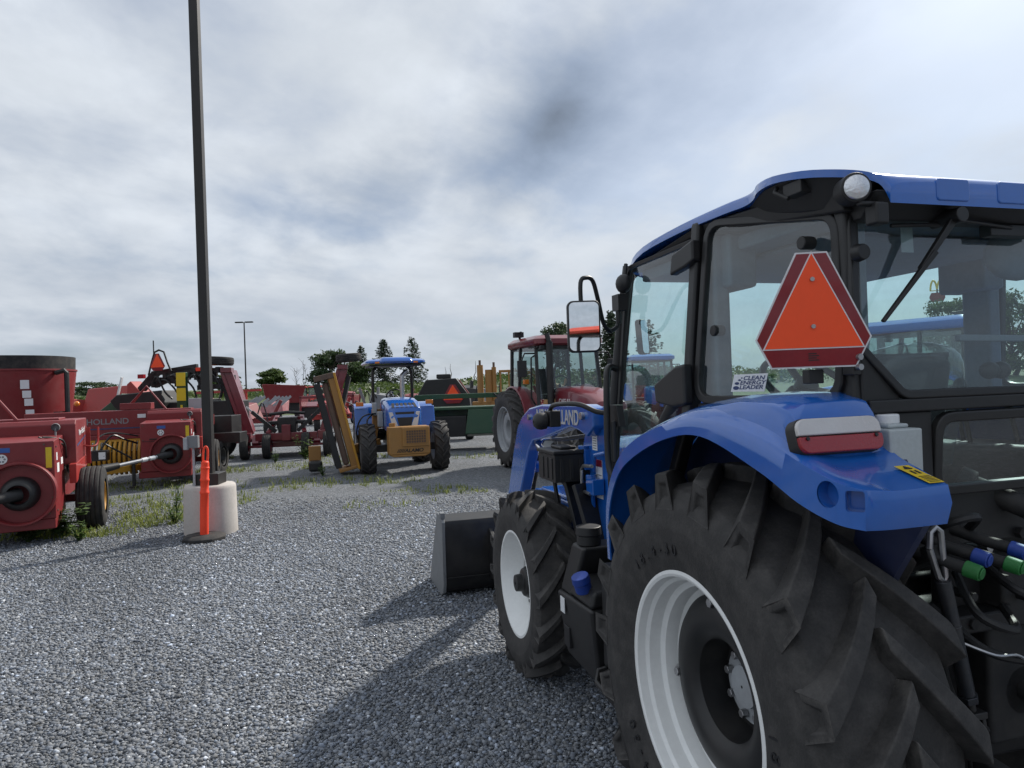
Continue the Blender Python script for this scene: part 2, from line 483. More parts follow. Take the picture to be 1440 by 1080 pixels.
# ---------------------------------------------------------------- ground
def ground_noise_mats():
    m, n, b = nt('crushed_stone')
    tc = n.nodes.new('ShaderNodeTexCoord'); O = tc.outputs['Object']
    def vor(scale, feat='F1'):
        v = n.nodes.new('ShaderNodeTexVoronoi'); v.inputs['Scale'].default_value = scale; v.feature = feat
        v.inputs['Randomness'].default_value = 1; n.links.new(O, v.inputs['Vector']); return v
    va = vor(44); vb = vor(85)
    big = noise(n, .35, 5, .6, O); mid = noise(n, 2.2, 5, .65, O)
    def bw(v):
        s = n.nodes.new('ShaderNodeSeparateColor'); n.links.new(v.outputs['Color'], s.inputs[0]); return s.outputs[0]
    g1 = ramp(n, bw(va), [(0, (.11, .123, .141)), (.5, (.20, .219, .243)), (.86, (.32, .338, .362)), (1, (.52, .53, .55))])
    g2 = ramp(n, bw(vb), [(0, (.11, .122, .138)), (.6, (.22, .237, .258)), (1, (.44, .45, .47))])
    c = mixc(n, .45, g1.outputs[0], g2.outputs[0])
    f = ramp(n, big.outputs[0], [(.35, .86), (.65, 1.12)])
    c = mixc(n, 1.0, c, f.outputs[0], 'MULTIPLY')
    spk = noise(n, 11, 8, .78, O); sp = ramp(n, spk.outputs[0], [(.36, .66), (.64, 1.36)])
    c = mixc(n, 1.0, c, sp.outputs[0], 'MULTIPLY')
    d = ramp(n, mid.outputs[0], [(.5, 0), (.8, .35)])
    c = mixc(n, d.outputs[0], c, (.23, .22, .20))
    n.links.new(c, b.inputs['Base Color']); b.inputs['Roughness'].default_value = .82
    b.inputs['Specular IOR Level'].default_value = .35
    h = n.nodes.new('ShaderNodeMath'); h.operation = 'ADD'
    n.links.new(va.outputs['Distance'], h.inputs[0]); n.links.new(vb.outputs['Distance'], h.inputs[1])
    k = n.nodes.new('ShaderNodeBump'); k.inputs['Strength'].default_value = 1.0; k.inputs['Distance'].default_value = .03; k.invert = True
    n.links.new(h.outputs[0], k.inputs['Height']); n.links.new(k.outputs[0], b.inputs['Normal'])
    # field grass
    m2, n2_, b2_ = nt('field_grass')
    tc = n2_.nodes.new('ShaderNodeTexCoord'); t = noise(n2_, .08, 6, .65, tc.outputs['Object']); t2 = noise(n2_, 1.5, 5, .7, tc.outputs['Object'])
    r = ramp(n2_, t.outputs[0], [(.3, (.040, .064, .017)), (.55, (.062, .086, .024)), (.75, (.10, .10, .04))])
    r2 = ramp(n2_, t2.outputs[0], [(.3, .6), (.7, 1.3)])
    n2_.links.new(mixc(n2_, 1.0, r.outputs[0], r2.outputs[0], 'MULTIPLY'), b2_.inputs['Base Color']); b2_.inputs['Roughness'].default_value = .9
    return m, m2
GRAVEL, FIELD = ground_noise_mats()
g = MB(); g.add([(-3000, -3000, -.02), (3000, -3000, -.02), (3000, 3000, -.02), (-3000, 3000, -.02)], [(0, 1, 2, 3)])
tag(g.build('ground', FIELD, smooth=False), kind='structure')
g = MB(); g.add([(-75, -40, 0), (90, -40, 0), (90, 62, 0), (-75, 62, 0)], [(0, 1, 2, 3)])
tag(g.build('gravel_lot', GRAVEL, smooth=False), kind='structure')

# loose angular stones near the viewer: one mass nobody could count
def stones():
    P = []
    rng = np.random.default_rng(3)
    N = 640000
    y = .8 + 12.2 * rng.random(N)**1.25
    x0, x1 = -y*.80 - .6, np.minimum(y*.55 + 3.6, 7.5)
    x = x0 + rng.random(N) * (x1 - x0)
    keep = rng.random(N) < np.clip((12.6 - y)/6.5, 0, 1) * np.clip((x1 - x)/2.2, 0, 1) * np.clip((y - .8)/.8, 0, 1)
    x, y = x[keep], y[keep]; N = len(x)
    s = (.0030 + .0078 * rng.random(N)**3.2 + .00035*y)
    base = np.array([[-1, -1, -1], [1, -1, -1], [1, 1, -1], [-1, 1, -1], [-1, -1, 1], [1, -1, 1], [1, 1, 1], [-1, 1, 1]], float)
    v = base[None] * (1 + .55*(rng.random((N, 8, 3)) - .5))
    v[:, 4:, :2] *= (.45 + .5*rng.random((N, 1, 1)))
    v *= np.stack([s*(.8 + .7*rng.random(N)), s*(.7 + .5*rng.random(N)), s*(.32 + .36*rng.random(N))], -1)[:, None]
    a = rng.random(N) * 6.283; tl = (rng.random(N) - .5) * .9
    c, q = np.cos(tl), np.sin(tl)
    vx = v[..., 0]*c[:, None] + v[..., 2]*q[:, None]; vz = -v[..., 0]*q[:, None] + v[..., 2]*c[:, None]
    c, q = np.cos(a), np.sin(a)
    X = vx*c[:, None] - v[..., 1]*q[:, None] + x[:, None]; Y = vx*q[:, None] + v[..., 1]*c[:, None] + y[:, None]
    Z = vz + (.35*s)[:, None] + (.004*rng.random(N))[:, None]
    verts = np.stack([X, Y, Z], -1).reshape(-1, 3)
    fb = np.array([(0, 3, 2, 1), (4, 5, 6, 7), (0, 1, 5, 4), (1, 2, 6, 5), (2, 3, 7, 6), (3, 0, 4, 7)])
    faces = (fb[None] + (np.arange(N)*8)[:, None, None]).reshape(-1, 4)
    t = rng.random(N); br = np.where(t > .965, .42 + .25*rng.random(N), .115 + .20*rng.random(N)**1.3)
    wm = (rng.random(N) - .5) * .14
    br = br*(1 + .16*np.sin(x*.9 + .6*np.sin(y*.7)) * np.sin(y*.55 + .4*np.sin(x*1.3)) + .10*np.sin(x*2.3 + y*1.1))
    colr = np.stack([br*(.915 + wm), br*(.99 + .3*wm), br*(1.115 - wm), np.ones(N)], -1)
    colr = np.repeat(colr[:, None], 8, 1).reshape(-1, 4)
    m, n, b = nt('loose_stone')
    at = n.nodes.new('ShaderNodeAttribute'); at.attribute_name = 'tone'
    tc = n.nodes.new('ShaderNodeTexCoord'); t = noise(n, 60, 3, .6, tc.outputs['Object'])
    f = ramp(n, t.outputs[0], [(.3, .75), (.7, 1.2)])
    n.links.new(mixc(n, 1.0, at.outputs['Color'], f.outputs[0], 'MULTIPLY'), b.inputs['Base Color'])
    b.inputs['Roughness'].default_value = .7; b.inputs['Specular IOR Level'].default_value = .4
    o = np_mesh('gravel_stones', verts, faces, m, col=colr)
    tag(o, 'loose grey crushed stone strewn over the gravel lot in front', 'gravel', kind='stuff')
stones()
# ---------------------------------------------------------------- wheels (shared by all machines)
def tyre_prof(Rr, W, rr, lug):
    """half profile of the carcass: (x, r) from bead to crown on the +x side"""
    Rc = Rr - lug
    H = Rc - rr
    return [(.40*W, rr - .012), (.425*W, rr + .004), (.44*W, rr + .03*H), (.475*W, rr + .22*H), (.495*W, rr + .36*H), (.50*W, rr + .47*H), (.503*W, rr + .50*H), (.497*W, rr + .54*H),
            (.495*W, rr + .66*H), (.475*W, rr + .80*H), (.43*W, rr + .90*H), (.33*W, rr + .955*H), (.17*W, rr + .985*H), (0, Rc)]

def prof_r(prof, x):
    top = prof[8:]
    for (x0, r0), (x1, r1) in zip(top, top[1:]):
        if x1 <= x <= x0: return r0 + (r1 - r0) * (x0 - x) / (x0 - x1)
    return top[0][1]

def build_tyre(name, Rr, W, rr, nl, lug, mt, parent, fwd=1, seg=72, wt=.05, wb=.085, bev=.005, smoothtread=0, txt=None, txtmat=None, hollow=True):
    mb = MB()
    pr = tyre_prof(Rr, W, rr, lug)
    full = pr + [(-x, r) for x, r in pr[::-1][1:]]
    if smoothtread:                       # ribbed implement tyre: grooves round the crown
        top = []
        for k in range(smoothtread * 4 + 1):
            x = .43*W - .86*W*k/(smoothtread*4)
            q = Rr - .10*Rr*(abs(x)/(.5*W))**4 - (.012 if k % 4 == 2 else 0)
            top.append((x, q))
        full = [p for p in pr if p[0] > .44*W] + top + [(-x, r) for x, r in [p for p in pr if p[0] > .44*W][::-1]]
    mb.lathe(full, seg)
    if nl:
        D = (.60 * W) / Rr
        for s in (1, -1):
            for i in range(nl):
                a0 = 2*math.pi*(i + (.5 if s > 0 else 0))/nl
                rings = []
                for k, t in enumerate((0, .2, .4, .6, .8, 1.0)):
                    x = s * (-.035*W + t * (.50*W))
                    ax = abs(x)
                    rb = prof_r(pr, ax) - .012
                    rt = Rr - .030*Rr*(ax/(.48*W))**2.2
                    a = a0 + D * (t**.92)
                    hw_t = (wt*(.9 + .35*t))/2/Rr; hw_b = (wb*(.9 + .5*t))/2/Rr
                    cant = -.10*(1 - t)*wt/Rr
                    rings.append([(x, r_*math.cos(fwd*aa), r_*math.sin(fwd*aa)) for r_, aa in ((rb, a - hw_b), (rt, a - hw_t + cant), (rt, a + hw_t + cant), (rb, a + hw_b))])
                # shoulder end running down the side wall
                x = s*.503*W; rb = pr[9][1] - .62*(pr[9][1] - pr[6][1]); a = a0 + D*1.06
                hw_t = wt*1.25/2/Rr; hw_b = wb*1.5/2/Rr
                end = [(x - s*.012, r_*math.cos(fwd*aa), r_*math.sin(fwd*aa)) for r_, aa in ((rb, a - hw_b*1.05), (rb + .012, a - hw_t), (rb + .012, a + hw_t), (rb, a + hw_b*1.05))]
                xs = s*.492*W; rt = Rr - .034*Rr
                sh = [(xs, r_*math.cos(fwd*aa), r_*math.sin(fwd*aa)) for r_, aa in ((pr[9][1] - .03, a - hw_b), (rt, a - hw_t), (rt, a + hw_t), (pr[9][1] - .03, a + hw_b))]
                rings.append(sh)
                b = len(mb.v)
                mb.loft(rings, True, False)
                nr = len(rings)
                mb.f.append((b, b + 1, b + 2, b + 3)); mb.m.append(0)
                # outer face of the lug with its hollow
                o1, o2 = V(sh[1]), V(sh[2]); e1, e2 = V(end[0]), V(end[3])
                if hollow:
                    c = (o1 + o2 + e1 + e2)/4
                    q = [V(p) for p in (o1, o2, e2, e1)]
                    inn = [c + (p - c)*.62 + (V((0, c.y, c.z)).normalized()*-.0) for p in q]
                    inn2 = [c + (p - c)*.46 - V((s*.014, 0, 0)) for p in q]
                    mb.add(q + inn + inn2, [(k, (k + 1) % 4, 4 + (k + 1) % 4, 4 + k) for k in range(4)] + [(4 + k, 4 + (k + 1) % 4, 8 + (k + 1) % 4, 8 + k) for k in range(4)] + [(8, 9, 10, 11)])
                else:
                    mb.add([o1, o2, e2, e1], [(0, 1, 2, 3)])
                mb.add([sh[0], sh[1], end[0]], [(0, 1, 2)]); mb.add([sh[2], sh[3], end[3]], [(0, 1, 2)])
    o = mb.build(name, mt, parent, bevel=bev, angle=34)
    if txt:
        for ang in (68, 188, 308):
            rm = rr + .27*(Rr - lug - rr)
            n_ = len(txt)
            for k, ch in enumerate(txt):
                if ch == ' ': continue
                a = R(ang) + (k - n_/2 + .5)*(.052/rm)      # read clockwise seen from -x
                rad = V((0, math.cos(a), math.sin(a)))
                T = frame_T(V((-.482*W - .003, 0, 0)) + rad*rm, (0, -math.sin(a), math.cos(a)), rad)
                text_mesh(ch, 'size_marking', txtmat, o, T, .065, .002)
    return o

def build_rim(parent, W, rr, mrim, mdisc, dish, name='rim', seg=64, bolts=8, style='deep'):
    """mesh for the -x (outer, left) side facing -x"""
    mb = MB()
    if style == 'deep':
        prof = [(-.425*W, rr + .012), (-.44*W, rr + .010), (-.445*W, rr - .002), (-.435*W, rr - .012), (-.37*W, rr - .018), (-.345*W, rr - .030), (-.25*W, rr - .036), (-.225*W, rr - .055), (-.12*W, rr - .062), (-.09*W, rr - .085), (.05*W, rr - .09), (.40*W, rr - .02), (.44*W, rr + .012)]
        mb.lathe(prof, seg)
    else:
        prof = [(-.425*W, rr + .010), (-.44*W, rr + .008), (-.44*W, rr - .006), (-.40*W, rr - .014), (-.30*W, rr - .028), (-.20*W, rr - .045), (-.10*W, rr - .065), (.0, rr - .075), (.40*W, rr - .02), (.44*W, rr + .01)]
        mb.lathe(prof, seg)
    return mb.build(name, mrim, parent, angle=30)

def tractor_wheel(parent, pos, Rr, W, rr, nl, lug, side, mrim, mdisc, rubber=None, seg=72, name='wheel', dish=.0, kind='rear', bev=.006, wt=.05, wb=.085, txt=None, steer=0.0, hollow=True, fwd=1, smoothtread=0, lod=False, bolts=False):
    """side -1: outer face to -x. part 'wheel' (disc) > tyre, rim (+ hub bolts)"""
    mb = MB()
    k = rr/.405
    if kind == 'rear':
        # black bolt-on centre: raised ring with a deep middle
        x0 = -.09*W - dish - .035*k
        mb.lathe([(x0 + .09, .325*k), (x0 - .002, .318*k), (x0 - .022, .298*k), (x0 - .036, .262*k), (x0 - .040, .225*k), (x0 - .030, .190*k), (x0 - .008, .168*k), (x0 + .05, .160*k), (x0 + .10, .156*k), (x0 + .10, .02)], seg)
        wh = mb.build(name, mdisc, parent, angle=34)
        b = MB()
        for i in range(4):
            a = R(-8 + 90*i)
            p = (x0 - .018, .292*k*math.cos(a), .292*k*math.sin(a))
            if bolts: b = MB()
            b.cyl(p, (p[0] - .022, p[1], p[2]), .017*k, n=6); b.cyl((p[0] + .012, p[1], p[2]), (p[0] - .006, p[1], p[2]), .026*k, n=14)
            if bolts: b.build('wheel_bolt', STEEL, wh, bevel=.002)
        for i in range(8):
            a = R(12 + 45*i)
            p = (x0 + .085, .105*k*math.cos(a), .105*k*math.sin(a))
            if bolts: b = MB()
            b.cyl(p, (p[0] - .024, p[1], p[2]), .015*k, n=6)
            if bolts: b.build('hub_bolt', STEEL, wh, bevel=.002)
        f = MB(); f.lathe([(x0 + .095, .132*k), (x0 + .088, .13*k), (x0 + .088, .075*k), (x0 + .06, .07*k), (x0 + .055, .005)], 32)
        f.build('hub_flange', LGREY, wh)
    else:
        x0 = -.02*W - dish
        mb.lathe([(x0 + .06, rr - .03), (x0 + .02, rr - .075), (x0 - .005, rr*.55), (x0 - .012, rr*.34), (x0 - .012, .01)], seg)
        wh = mb.build(name, mrim, parent, angle=34)
        b = MB()
        b.lathe([(x0, .128*k), (x0 - .05, .122*k), (x0 - .075, .105*k), (x0 - .085, .070*k), (x0 - .125, .064*k), (x0 - .128, .01)], 24)
        for i in range(8):
            a = R(45*i + 10); p = (x0 - .008, .165*k*math.cos(a), .165*k*math.sin(a))
            b.cyl(p, (p[0] - .025, p[1], p[2]), .014*k, n=6)
        b.build('hub', BLACKM, wh, bevel=.002 if not lod else 0)
    build_tyre('tyre', Rr, W, rr, nl, lug, rubber or RUBBER, wh, fwd=fwd, seg=seg, wt=wt, wb=wb, bev=bev, txt=txt, txtmat=INKK, hollow=hollow, smoothtread=smoothtread)
    build_rim(wh, W, rr, mrim, mdisc, dish, style='deep' if kind == 'rear' else 'shallow', seg=seg)
    wh.location = pos
    # mirror the disc by half a turn on the right side: chevrons keep their direction because fwd flips with it
    wh.rotation_euler = (0, 0, steer + (0 if side < 0 else math.pi))
    return wh

def front_rear_pair(parent, y, z, x, **k):
    a = k.pop('f', 1)
    l = tractor_wheel(parent, (-x, y, z), side=-1, fwd=1, **k)
    k2 = dict(k); k2['txt'] = None
    r = tractor_wheel(parent, (x, y, z), side=1, fwd=-1, **k2)
    # fwd=-1 mirrors y, so turning it half round restores the chevron direction
    return l, r

# ---------------------------------------------------------------- foreground blue cab tractor with loader
TX, TY, TH = 1.48, 2.65, R(16.2)
T1 = thing('loader_tractor', 'large blue cab tractor with front loader and white wheels, nearest the viewer', 'tractor', (TX, TY, 0), TH)

wl = tractor_wheel(T1, (-.955 + .205, 0, .735), .775, .467, .405, 18, .054, -1, WHITE, BLACKM, seg=96, kind='rear', dish=-.02, txt='18.4-30', bolts=True, wt=.068, wb=.106)
wr = tractor_wheel(T1, (.955 - .205, 0, .735), .775, .467, .405, 18, .054, 1, WHITE, BLACKM, seg=64, kind='rear', dish=-.02, wt=.068, wb=.106, fwd=-1)
fl = tractor_wheel(T1, (-.938 + .139, 2.18, .553), .58, .315, .325, 16, .042, -1, WHITE, BLACKM, seg=80, kind='front', wt=.042, wb=.07)
fr = tractor_wheel(T1, (.938 - .139, 2.18, .553), .58, .315, .325, 16, .042, 1, WHITE, BLACKM, seg=48, kind='front', wt=.042, wb=.07, fwd=-1)

# --- chassis: transmission, axles, engine side
mb = MB()
mb.bx(-.20, .20, -.30, .9, .50, 1.02); mb.bx(-.26, .26, -.22, .25, .55, 1.12)
mb.bx(-.17, .17, .9, 2.55, .55, .92)
mb.lathe([(-.62, .12), (-.40, .13), (-.28, .17), (.28, .17), (.40, .13), (.62, .12)], 20, c=(0, 0, .735))
mb.bx(-.14, .14, -.42, -.28, .62, 1.02)
mb.build('transmission', GRIMY, T1, bevel=.018)
mb = MB()
mb.beam((-.62, 2.18, .55), (.62, 2.18, .55), .16, .16); mb.cyl((-.66, 2.18, .40), (-.66, 2.18, .70), .07); mb.cyl((.66, 2.18, .40), (.66, 2.18, .70), .07)
mb.ball((0, 2.18, .55), (.2, .15, .16)); mb.tube([(-.6, 1.98, .55), (.6, 1.98, .55)], .022)
mb.build('front_axle', GRIMY, T1, bevel=.012)

# --- hood
def hood_ring(y, w, z0, z1, rr_):
    pts = []
    for k in range(9):
        a = R(180 * k / 8); c_, s_ = math.cos(a), math.sin(a)
        pts.append((w*abs(c_)**.55*(1 if c_ > 0 else -1), y, z1 - rr_ + rr_*abs(s_)**.7))
    return [(w, y, z0)] + pts + [(-w, y, z0)]
mb = MB()
mb.loft([hood_ring(1.12, .36, 1.02, 1.52, .16), hood_ring(1.7, .355, 1.0, 1.50, .16), hood_ring(2.35, .34, .98, 1.44, .16), hood_ring(2.68, .31, .96, 1.36, .2), hood_ring(2.78, .26, .98, 1.24, .2)], True, True)
mb.build('hood', BLUE, T1, bevel=.012)
for s in (-1, 1):
    mb = MB()
    mb.bx(s*.352 - .012, s*.352 + .012, 1.35, 2.3, 1.06, 1.30)
    for k in range(11):
        mb.bx(s*.366 - .004, s*.366 + .004, 1.36, 2.29, 1.075 + k*.02, 1.083 + k*.02)
    mb.build('side_grille', BLACKP, T1, bevel=.004)
mb = MB(); mb.bx(-.33, .33, 1.2, 2.6, .80, 1.0); mb.build('engine_block', GRIMY, T1, bevel=.01)

# --- loader
def mirror_x(fn):
    for s in (-1, 1): fn(s)
for s in (-1, 1):
    mb = MB()
    top = [(1.50, 1.665), (1.62, 1.685), (2.40, 1.675), (2.68, 1.645), (2.86, 1.58), (2.98, 1.50), (3.10, 1.33), (3.62, .40), (3.78, .24), (3.72, .16), (3.58, .20), (2.86, 1.15), (2.74, 1.33), (2.62, 1.415), (2.42, 1.44), (1.86, 1.545), (1.72, 1.53), (1.60, 1.50), (1.50, 1.56)]
    mb.prism(top, 'X', s*.60 - .045, s*.60 + .045)
    arm = mb.build('loader_arm', BLUE, T1, bevel=.014, seg=3)
    mb = MB()   # upright post and its foot
    mb.prism([(1.42, .95), (1.46, 1.30), (1.42, 1.62), (1.50, 1.675), (1.66, 1.66), (1.78, 1.52), (1.86, 1.36), (1.90, 1.05), (1.95, .80), (1.30, .74)], 'X', s*.555 - .028, s*.555 + .028)
    mb.build('loader_post', BLUE, T1, bevel=.01)
    mb = MB()
    mb.bx(s*.50 - .10, s*.50 + .10, 1.95, 2.75, .90, 1.06); mb.bx(s*.50 - .085, s*.50 + .085, 2.05, 2.65, 1.06, 1.085)
    mb.build('loader_mount', BLUE, T1, bevel=.012)
    mb = MB()
    mb.cyl((s*.60, 1.80, 1.12), (s*.60, 2.45, 1.32), .042); mb.cyl((s*.50, 2.95, 1.30), (s*.50, 3.35, .72), .036)
    mb.tube([(s*.53, 1.75, 1.5), (s*.53, 2.3, 1.44), (s*.53, 2.7, 1.42), (s*.53, 2.9, 1.3)], .014)
    cy = mb.build('hydraulic_cylinder', BLACKM, T1)
    mb = MB(); mb.cyl((s*.60, 2.45, 1.32), (s*.60, 2.72, 1.42), .022); mb.build('piston_rod', CHROME, cy)
    mb = MB(); mb.cyl((s*.50, 3.35, .72), (s*.50, 3.66, .30), .02); mb.build('piston_rod', CHROME, cy)
mb = MB(); mb.cyl((-.56, 3.0, 1.2), (.56, 3.0, 1.2), .06); mb.build('cross_tube', BLUE, T1)
# bucket: side cheeks, curved back shell, cutting edge
mb = MB()
prof = [(4.50, .02), (4.52, .035), (3.98, .06), (3.90, .11), (3.865, .2), (3.86, .62), (3.885, .665), (4.02, .69), (4.02, .675), (3.90, .65), (3.875, .61), (3.875, .2), (3.91, .12), (3.99, .075)]
prof = [(4.55, .015), (3.96, .03), (3.885, .06), (3.85, .13), (3.84, .30), (3.84, .62), (3.86, .665), (4.03, .70), (4.035, .685), (3.88, .65), (3.86, .61), (3.86, .30), (3.87, .14), (3.90, .08), (3.965, .05), (4.55, .035)]
mb.prism(prof, 'X', -1.07, 1.07)
mb.bx(-1.06, 1.06, 3.832, 3.842, .175, .185)
bk = mb.build('bucket', BLACKM, T1, bevel=.004)
mb = MB()
for s in (-1, 1):
    mb = MB()
    mb.prism([(4.55, .012), (3.95, .012), (3.865, .05), (3.83, .13), (3.82, .66), (3.855, .70), (4.05, .715)], 'X', s*1.085 - .014, s*1.085 + .014)
    mb.bx(s*1.085 - .02, s*1.085 + .02, 3.84, 3.92, .69, .74)
    mb.build('bucket_cheek', GREYP, bk, bevel=.004)
for s in (-1, 1):
    for q in (.055, -.085):
        mb = MB(); mb.prism([(3.84, .14), (3.62, .18), (3.60, .30), (3.70, .52), (3.84, .58)], 'X', s*.60 + q, s*.60 + q + .03)
        mb.build('bucket_bracket', BLACKM, bk, bevel=.004)
# lettering and decals on the near arm
text_mesh('NEW HOLLAND', 'lettering', SILVER, T1, frame_T((-.648, 2.10, 1.597), (0, -1, .012), (0, 0, 1)), .125, .0015, sx=.86, bold=.002)
mb = MB()
mb.bx(-.5855, -.5835, 1.595, 1.665, 1.42, 1.55); mb.build('warning_sticker', STICKW, T1); mb = MB(); mb.bx(-.5855, -.5835, 1.535, 1.625, 1.15, 1.37)
st = mb.build('warning_sticker', STICKW, T1)
mb = MB(); mb.bx(-.5865, -.5857, 1.595, 1.665, 1.525, 1.55); mb.build('sticker_heading', SMVR, st); mb = MB(); mb.bx(-.5865, -.5857, 1.535, 1.625, 1.33, 1.37); mb.build('sticker_heading', SMVR, st)
mb = MB()
for k in range(6): mb.bx(-.5865, -.5857, 1.605, 1.655, 1.43 + k*.014, 1.435 + k*.014)
mb.build('sticker_print', GREYP, st); mb = MB()
for k in range(6): mb.bx(-.5865, -.5857, 1.545, 1.615, 1.17 + k*.022, 1.176 + k*.022)
mb.build('sticker_print', GREYP, st)
mb = MB(); mb.cyl((-.645, 1.64, 1.62), (-.665, 1.64, 1.62), .022); mb.build('pivot_pin', STEEL, T1); mb = MB(); mb.cyl((-.645, 2.66, 1.58), (-.66, 2.66, 1.58), .02); mb.build('pivot_pin', STEEL, T1)
# hydraulic quick coupler with bright handle on the post
mb = MB(); mb.tube([(-.60, 1.66, 1.18), (-.66, 1.66, 1.19), (-.66, 1.66, 1.31), (-.66, 1.63, 1.335), (-.66, 1.50, 1.345)], .010); mb.tube([(-.66, 1.66, 1.19), (-.66, 1.54, 1.185)], .010)
mb.build('coupler_handle', STEEL, T1)
mb = MB(); mb.bx(-.66, -.59, 1.50, 1.60, 1.18, 1.27); mb.cyl((-.62, 1.62, 1.22), (-.62, 1.62, 1.285), .03); mb.tube([(-.62, 1.6, 1.18), (-.60, 1.64, 1.0), (-.5, 1.7, .85)], .014)
mb.build('hydraulic_coupler', BLUE, T1, bevel=.006)
mb = MB(); mb.bx(-.62, -.52, 1.70, 1.80, 1.30, 1.42); mb.cyl((-.60, 1.76, 1.40), (-.60, 1.76, 1.44), .035)
mb.tube([(-.60, 1.62, 1.30), (-.62, 1.55, 1.40), (-.60, 1.45, 1.42)], .012)
mb.build('valve_block', BLUE, T1, bevel=.008)
# black tool box on a bracket in front of the cab
mb = MB()
mb.bx(-.80, -.58, 1.72, 2.02, 1.235, 1.395)
for k in range(3): mb.bx(-.806, -.80, 1.76 + k*.08, 1.80 + k*.08, 1.25, 1.375)
for k in range(3): mb.bx(-.77 + k*.06, -.745 + k*.06, 1.714, 1.72, 1.25, 1.37)
tb = mb.build('tool_box', BLACKP, T1, bevel=.01)
mb = MB(); mb.bx(-.81, -.57, 1.71, 2.03, 1.396, 1.42); mb.bx(-.74, -.64, 1.78, 1.96, 1.42, 1.438); mb.build('box_lid', BLACKP, tb, bevel=.008)
mb = MB(); mb.beam((-.64, 1.84, 1.24), (-.60, 1.72, .86), .16, .03); mb.beam((-.66, 1.66, 1.23), (-.60, 1.50, .80), .14, .03); mb.tube([(-.72, 1.98, 1.25), (-.7, 1.96, 1.05), (-.60, 1.9, .85)], .014); mb.build('box_bracket', BLACKM, tb, bevel=.005)
# ---------------------------------------------------------------- cab, fenders, roof of the near tractor
def fillet(P, rad, k=5):
    """round the corners of a convex 2D polygon, always k+1 points a corner"""
    out = []; n_ = len(P)
    for i in range(n_):
        a, b, c = V(P[i - 1]), V(P[i]), V(P[(i + 1) % n_])
        u = (a - b); w_ = (c - b); lu, lw = u.length, w_.length; u.normalize(); w_.normalize()
        half = u.angle(w_)/2; d = min(rad/math.tan(half), lu*.45, lw*.45)
        p0, p1 = b + u*d, b + w_*d
        for j in range(k + 1):
            t = j/k; out.append(tuple(p0*(1 - t)**2 + b*2*t*(1 - t) + p1*t*t))
    return out

def offset_poly(P, d):
    out = []; n_ = len(P)
    area = sum(P[i][0]*P[(i + 1) % n_][1] - P[(i + 1) % n_][0]*P[i][1] for i in range(n_))
    sg = 1 if area > 0 else -1
    for i in range(n_):
        a, b, c = V(P[i - 1]), V(P[i]), V(P[(i + 1) % n_])
        e1 = (b - a).normalized(); e2 = (c - b).normalized()
        n1 = V((e1.y, -e1.x))*sg; n2 = V((e2.y, -e2.x))*sg
        m_ = (n1 + n2); m_ = m_/max(.3, m_.dot(n1)) if m_.length > 1e-6 else n1
        out.append(tuple(b + m_*d))
    return out

def window(parent, pts, rad, fw, thick, mframe, mglass, name='window_frame', inset=0.0, gname='glass', lip=None):
    """framed pane through pts (3D, convex, in order): frame part > glass"""
    P = [V(p) for p in pts]; c = sum(P, V())/len(P)
    nrm = V()
    for i in range(len(P)): nrm += (P[i] - c).cross(P[(i + 1) % len(P)] - c)
    nrm.normalize(); ux = (P[1] - P[0]); ux = (ux - nrm*ux.dot(nrm)).normalized(); uy = nrm.cross(ux)
    q = [((p - c).dot(ux), (p - c).dot(uy)) for p in P]
    inn = fillet(q, rad); outr = fillet(offset_poly(q, fw), rad + fw)
    to3 = lambda p, h: c + ux*p[0] + uy*p[1] + nrm*h
    mb = MB()
    rings = [[to3(p, h) for p in pl] for pl, h in ((inn, thick*.6), (outr, thick), (outr, -thick), (inn, -thick), (inn, thick*.6))]
    mb.loft([list(r) for r in rings], True, False)
    fr_ = mb.build(name, mframe, parent, bevel=min(.006, thick*.4))
    mb = MB(); n_ = len(inn)
    g_ = [to3((p[0]*1.006, p[1]*1.006), inset) for p in inn]
    mb.add(g_ + [to3((0, 0), inset)], [(k, (k + 1) % n_, n_) for k in range(n_)])
    gl_ = mb.build(gname, mglass, fr_, smooth=False)
    return fr_, gl_, (c, ux, uy, nrm)

def sheet_grid(tracks, nu, mat_, name, parent, thick=.006, angle=40, sub=4):
    """smooth panel through rows of points: tracks[i] = row of points; dense Catmull-Rom both ways"""
    rows = [catmull(t, nu) for t in tracks]
    cols = [catmull([r[k] for r in rows], sub) for k in range(len(rows[0]))]
    mb = MB(); mb.loft(cols, False, False)
    o = mb.build(name, mat_, parent, angle=angle)
    s_ = o.modifiers.new('solid', 'SOLIDIFY'); s_.thickness = thick; s_.offset = 0
    return o

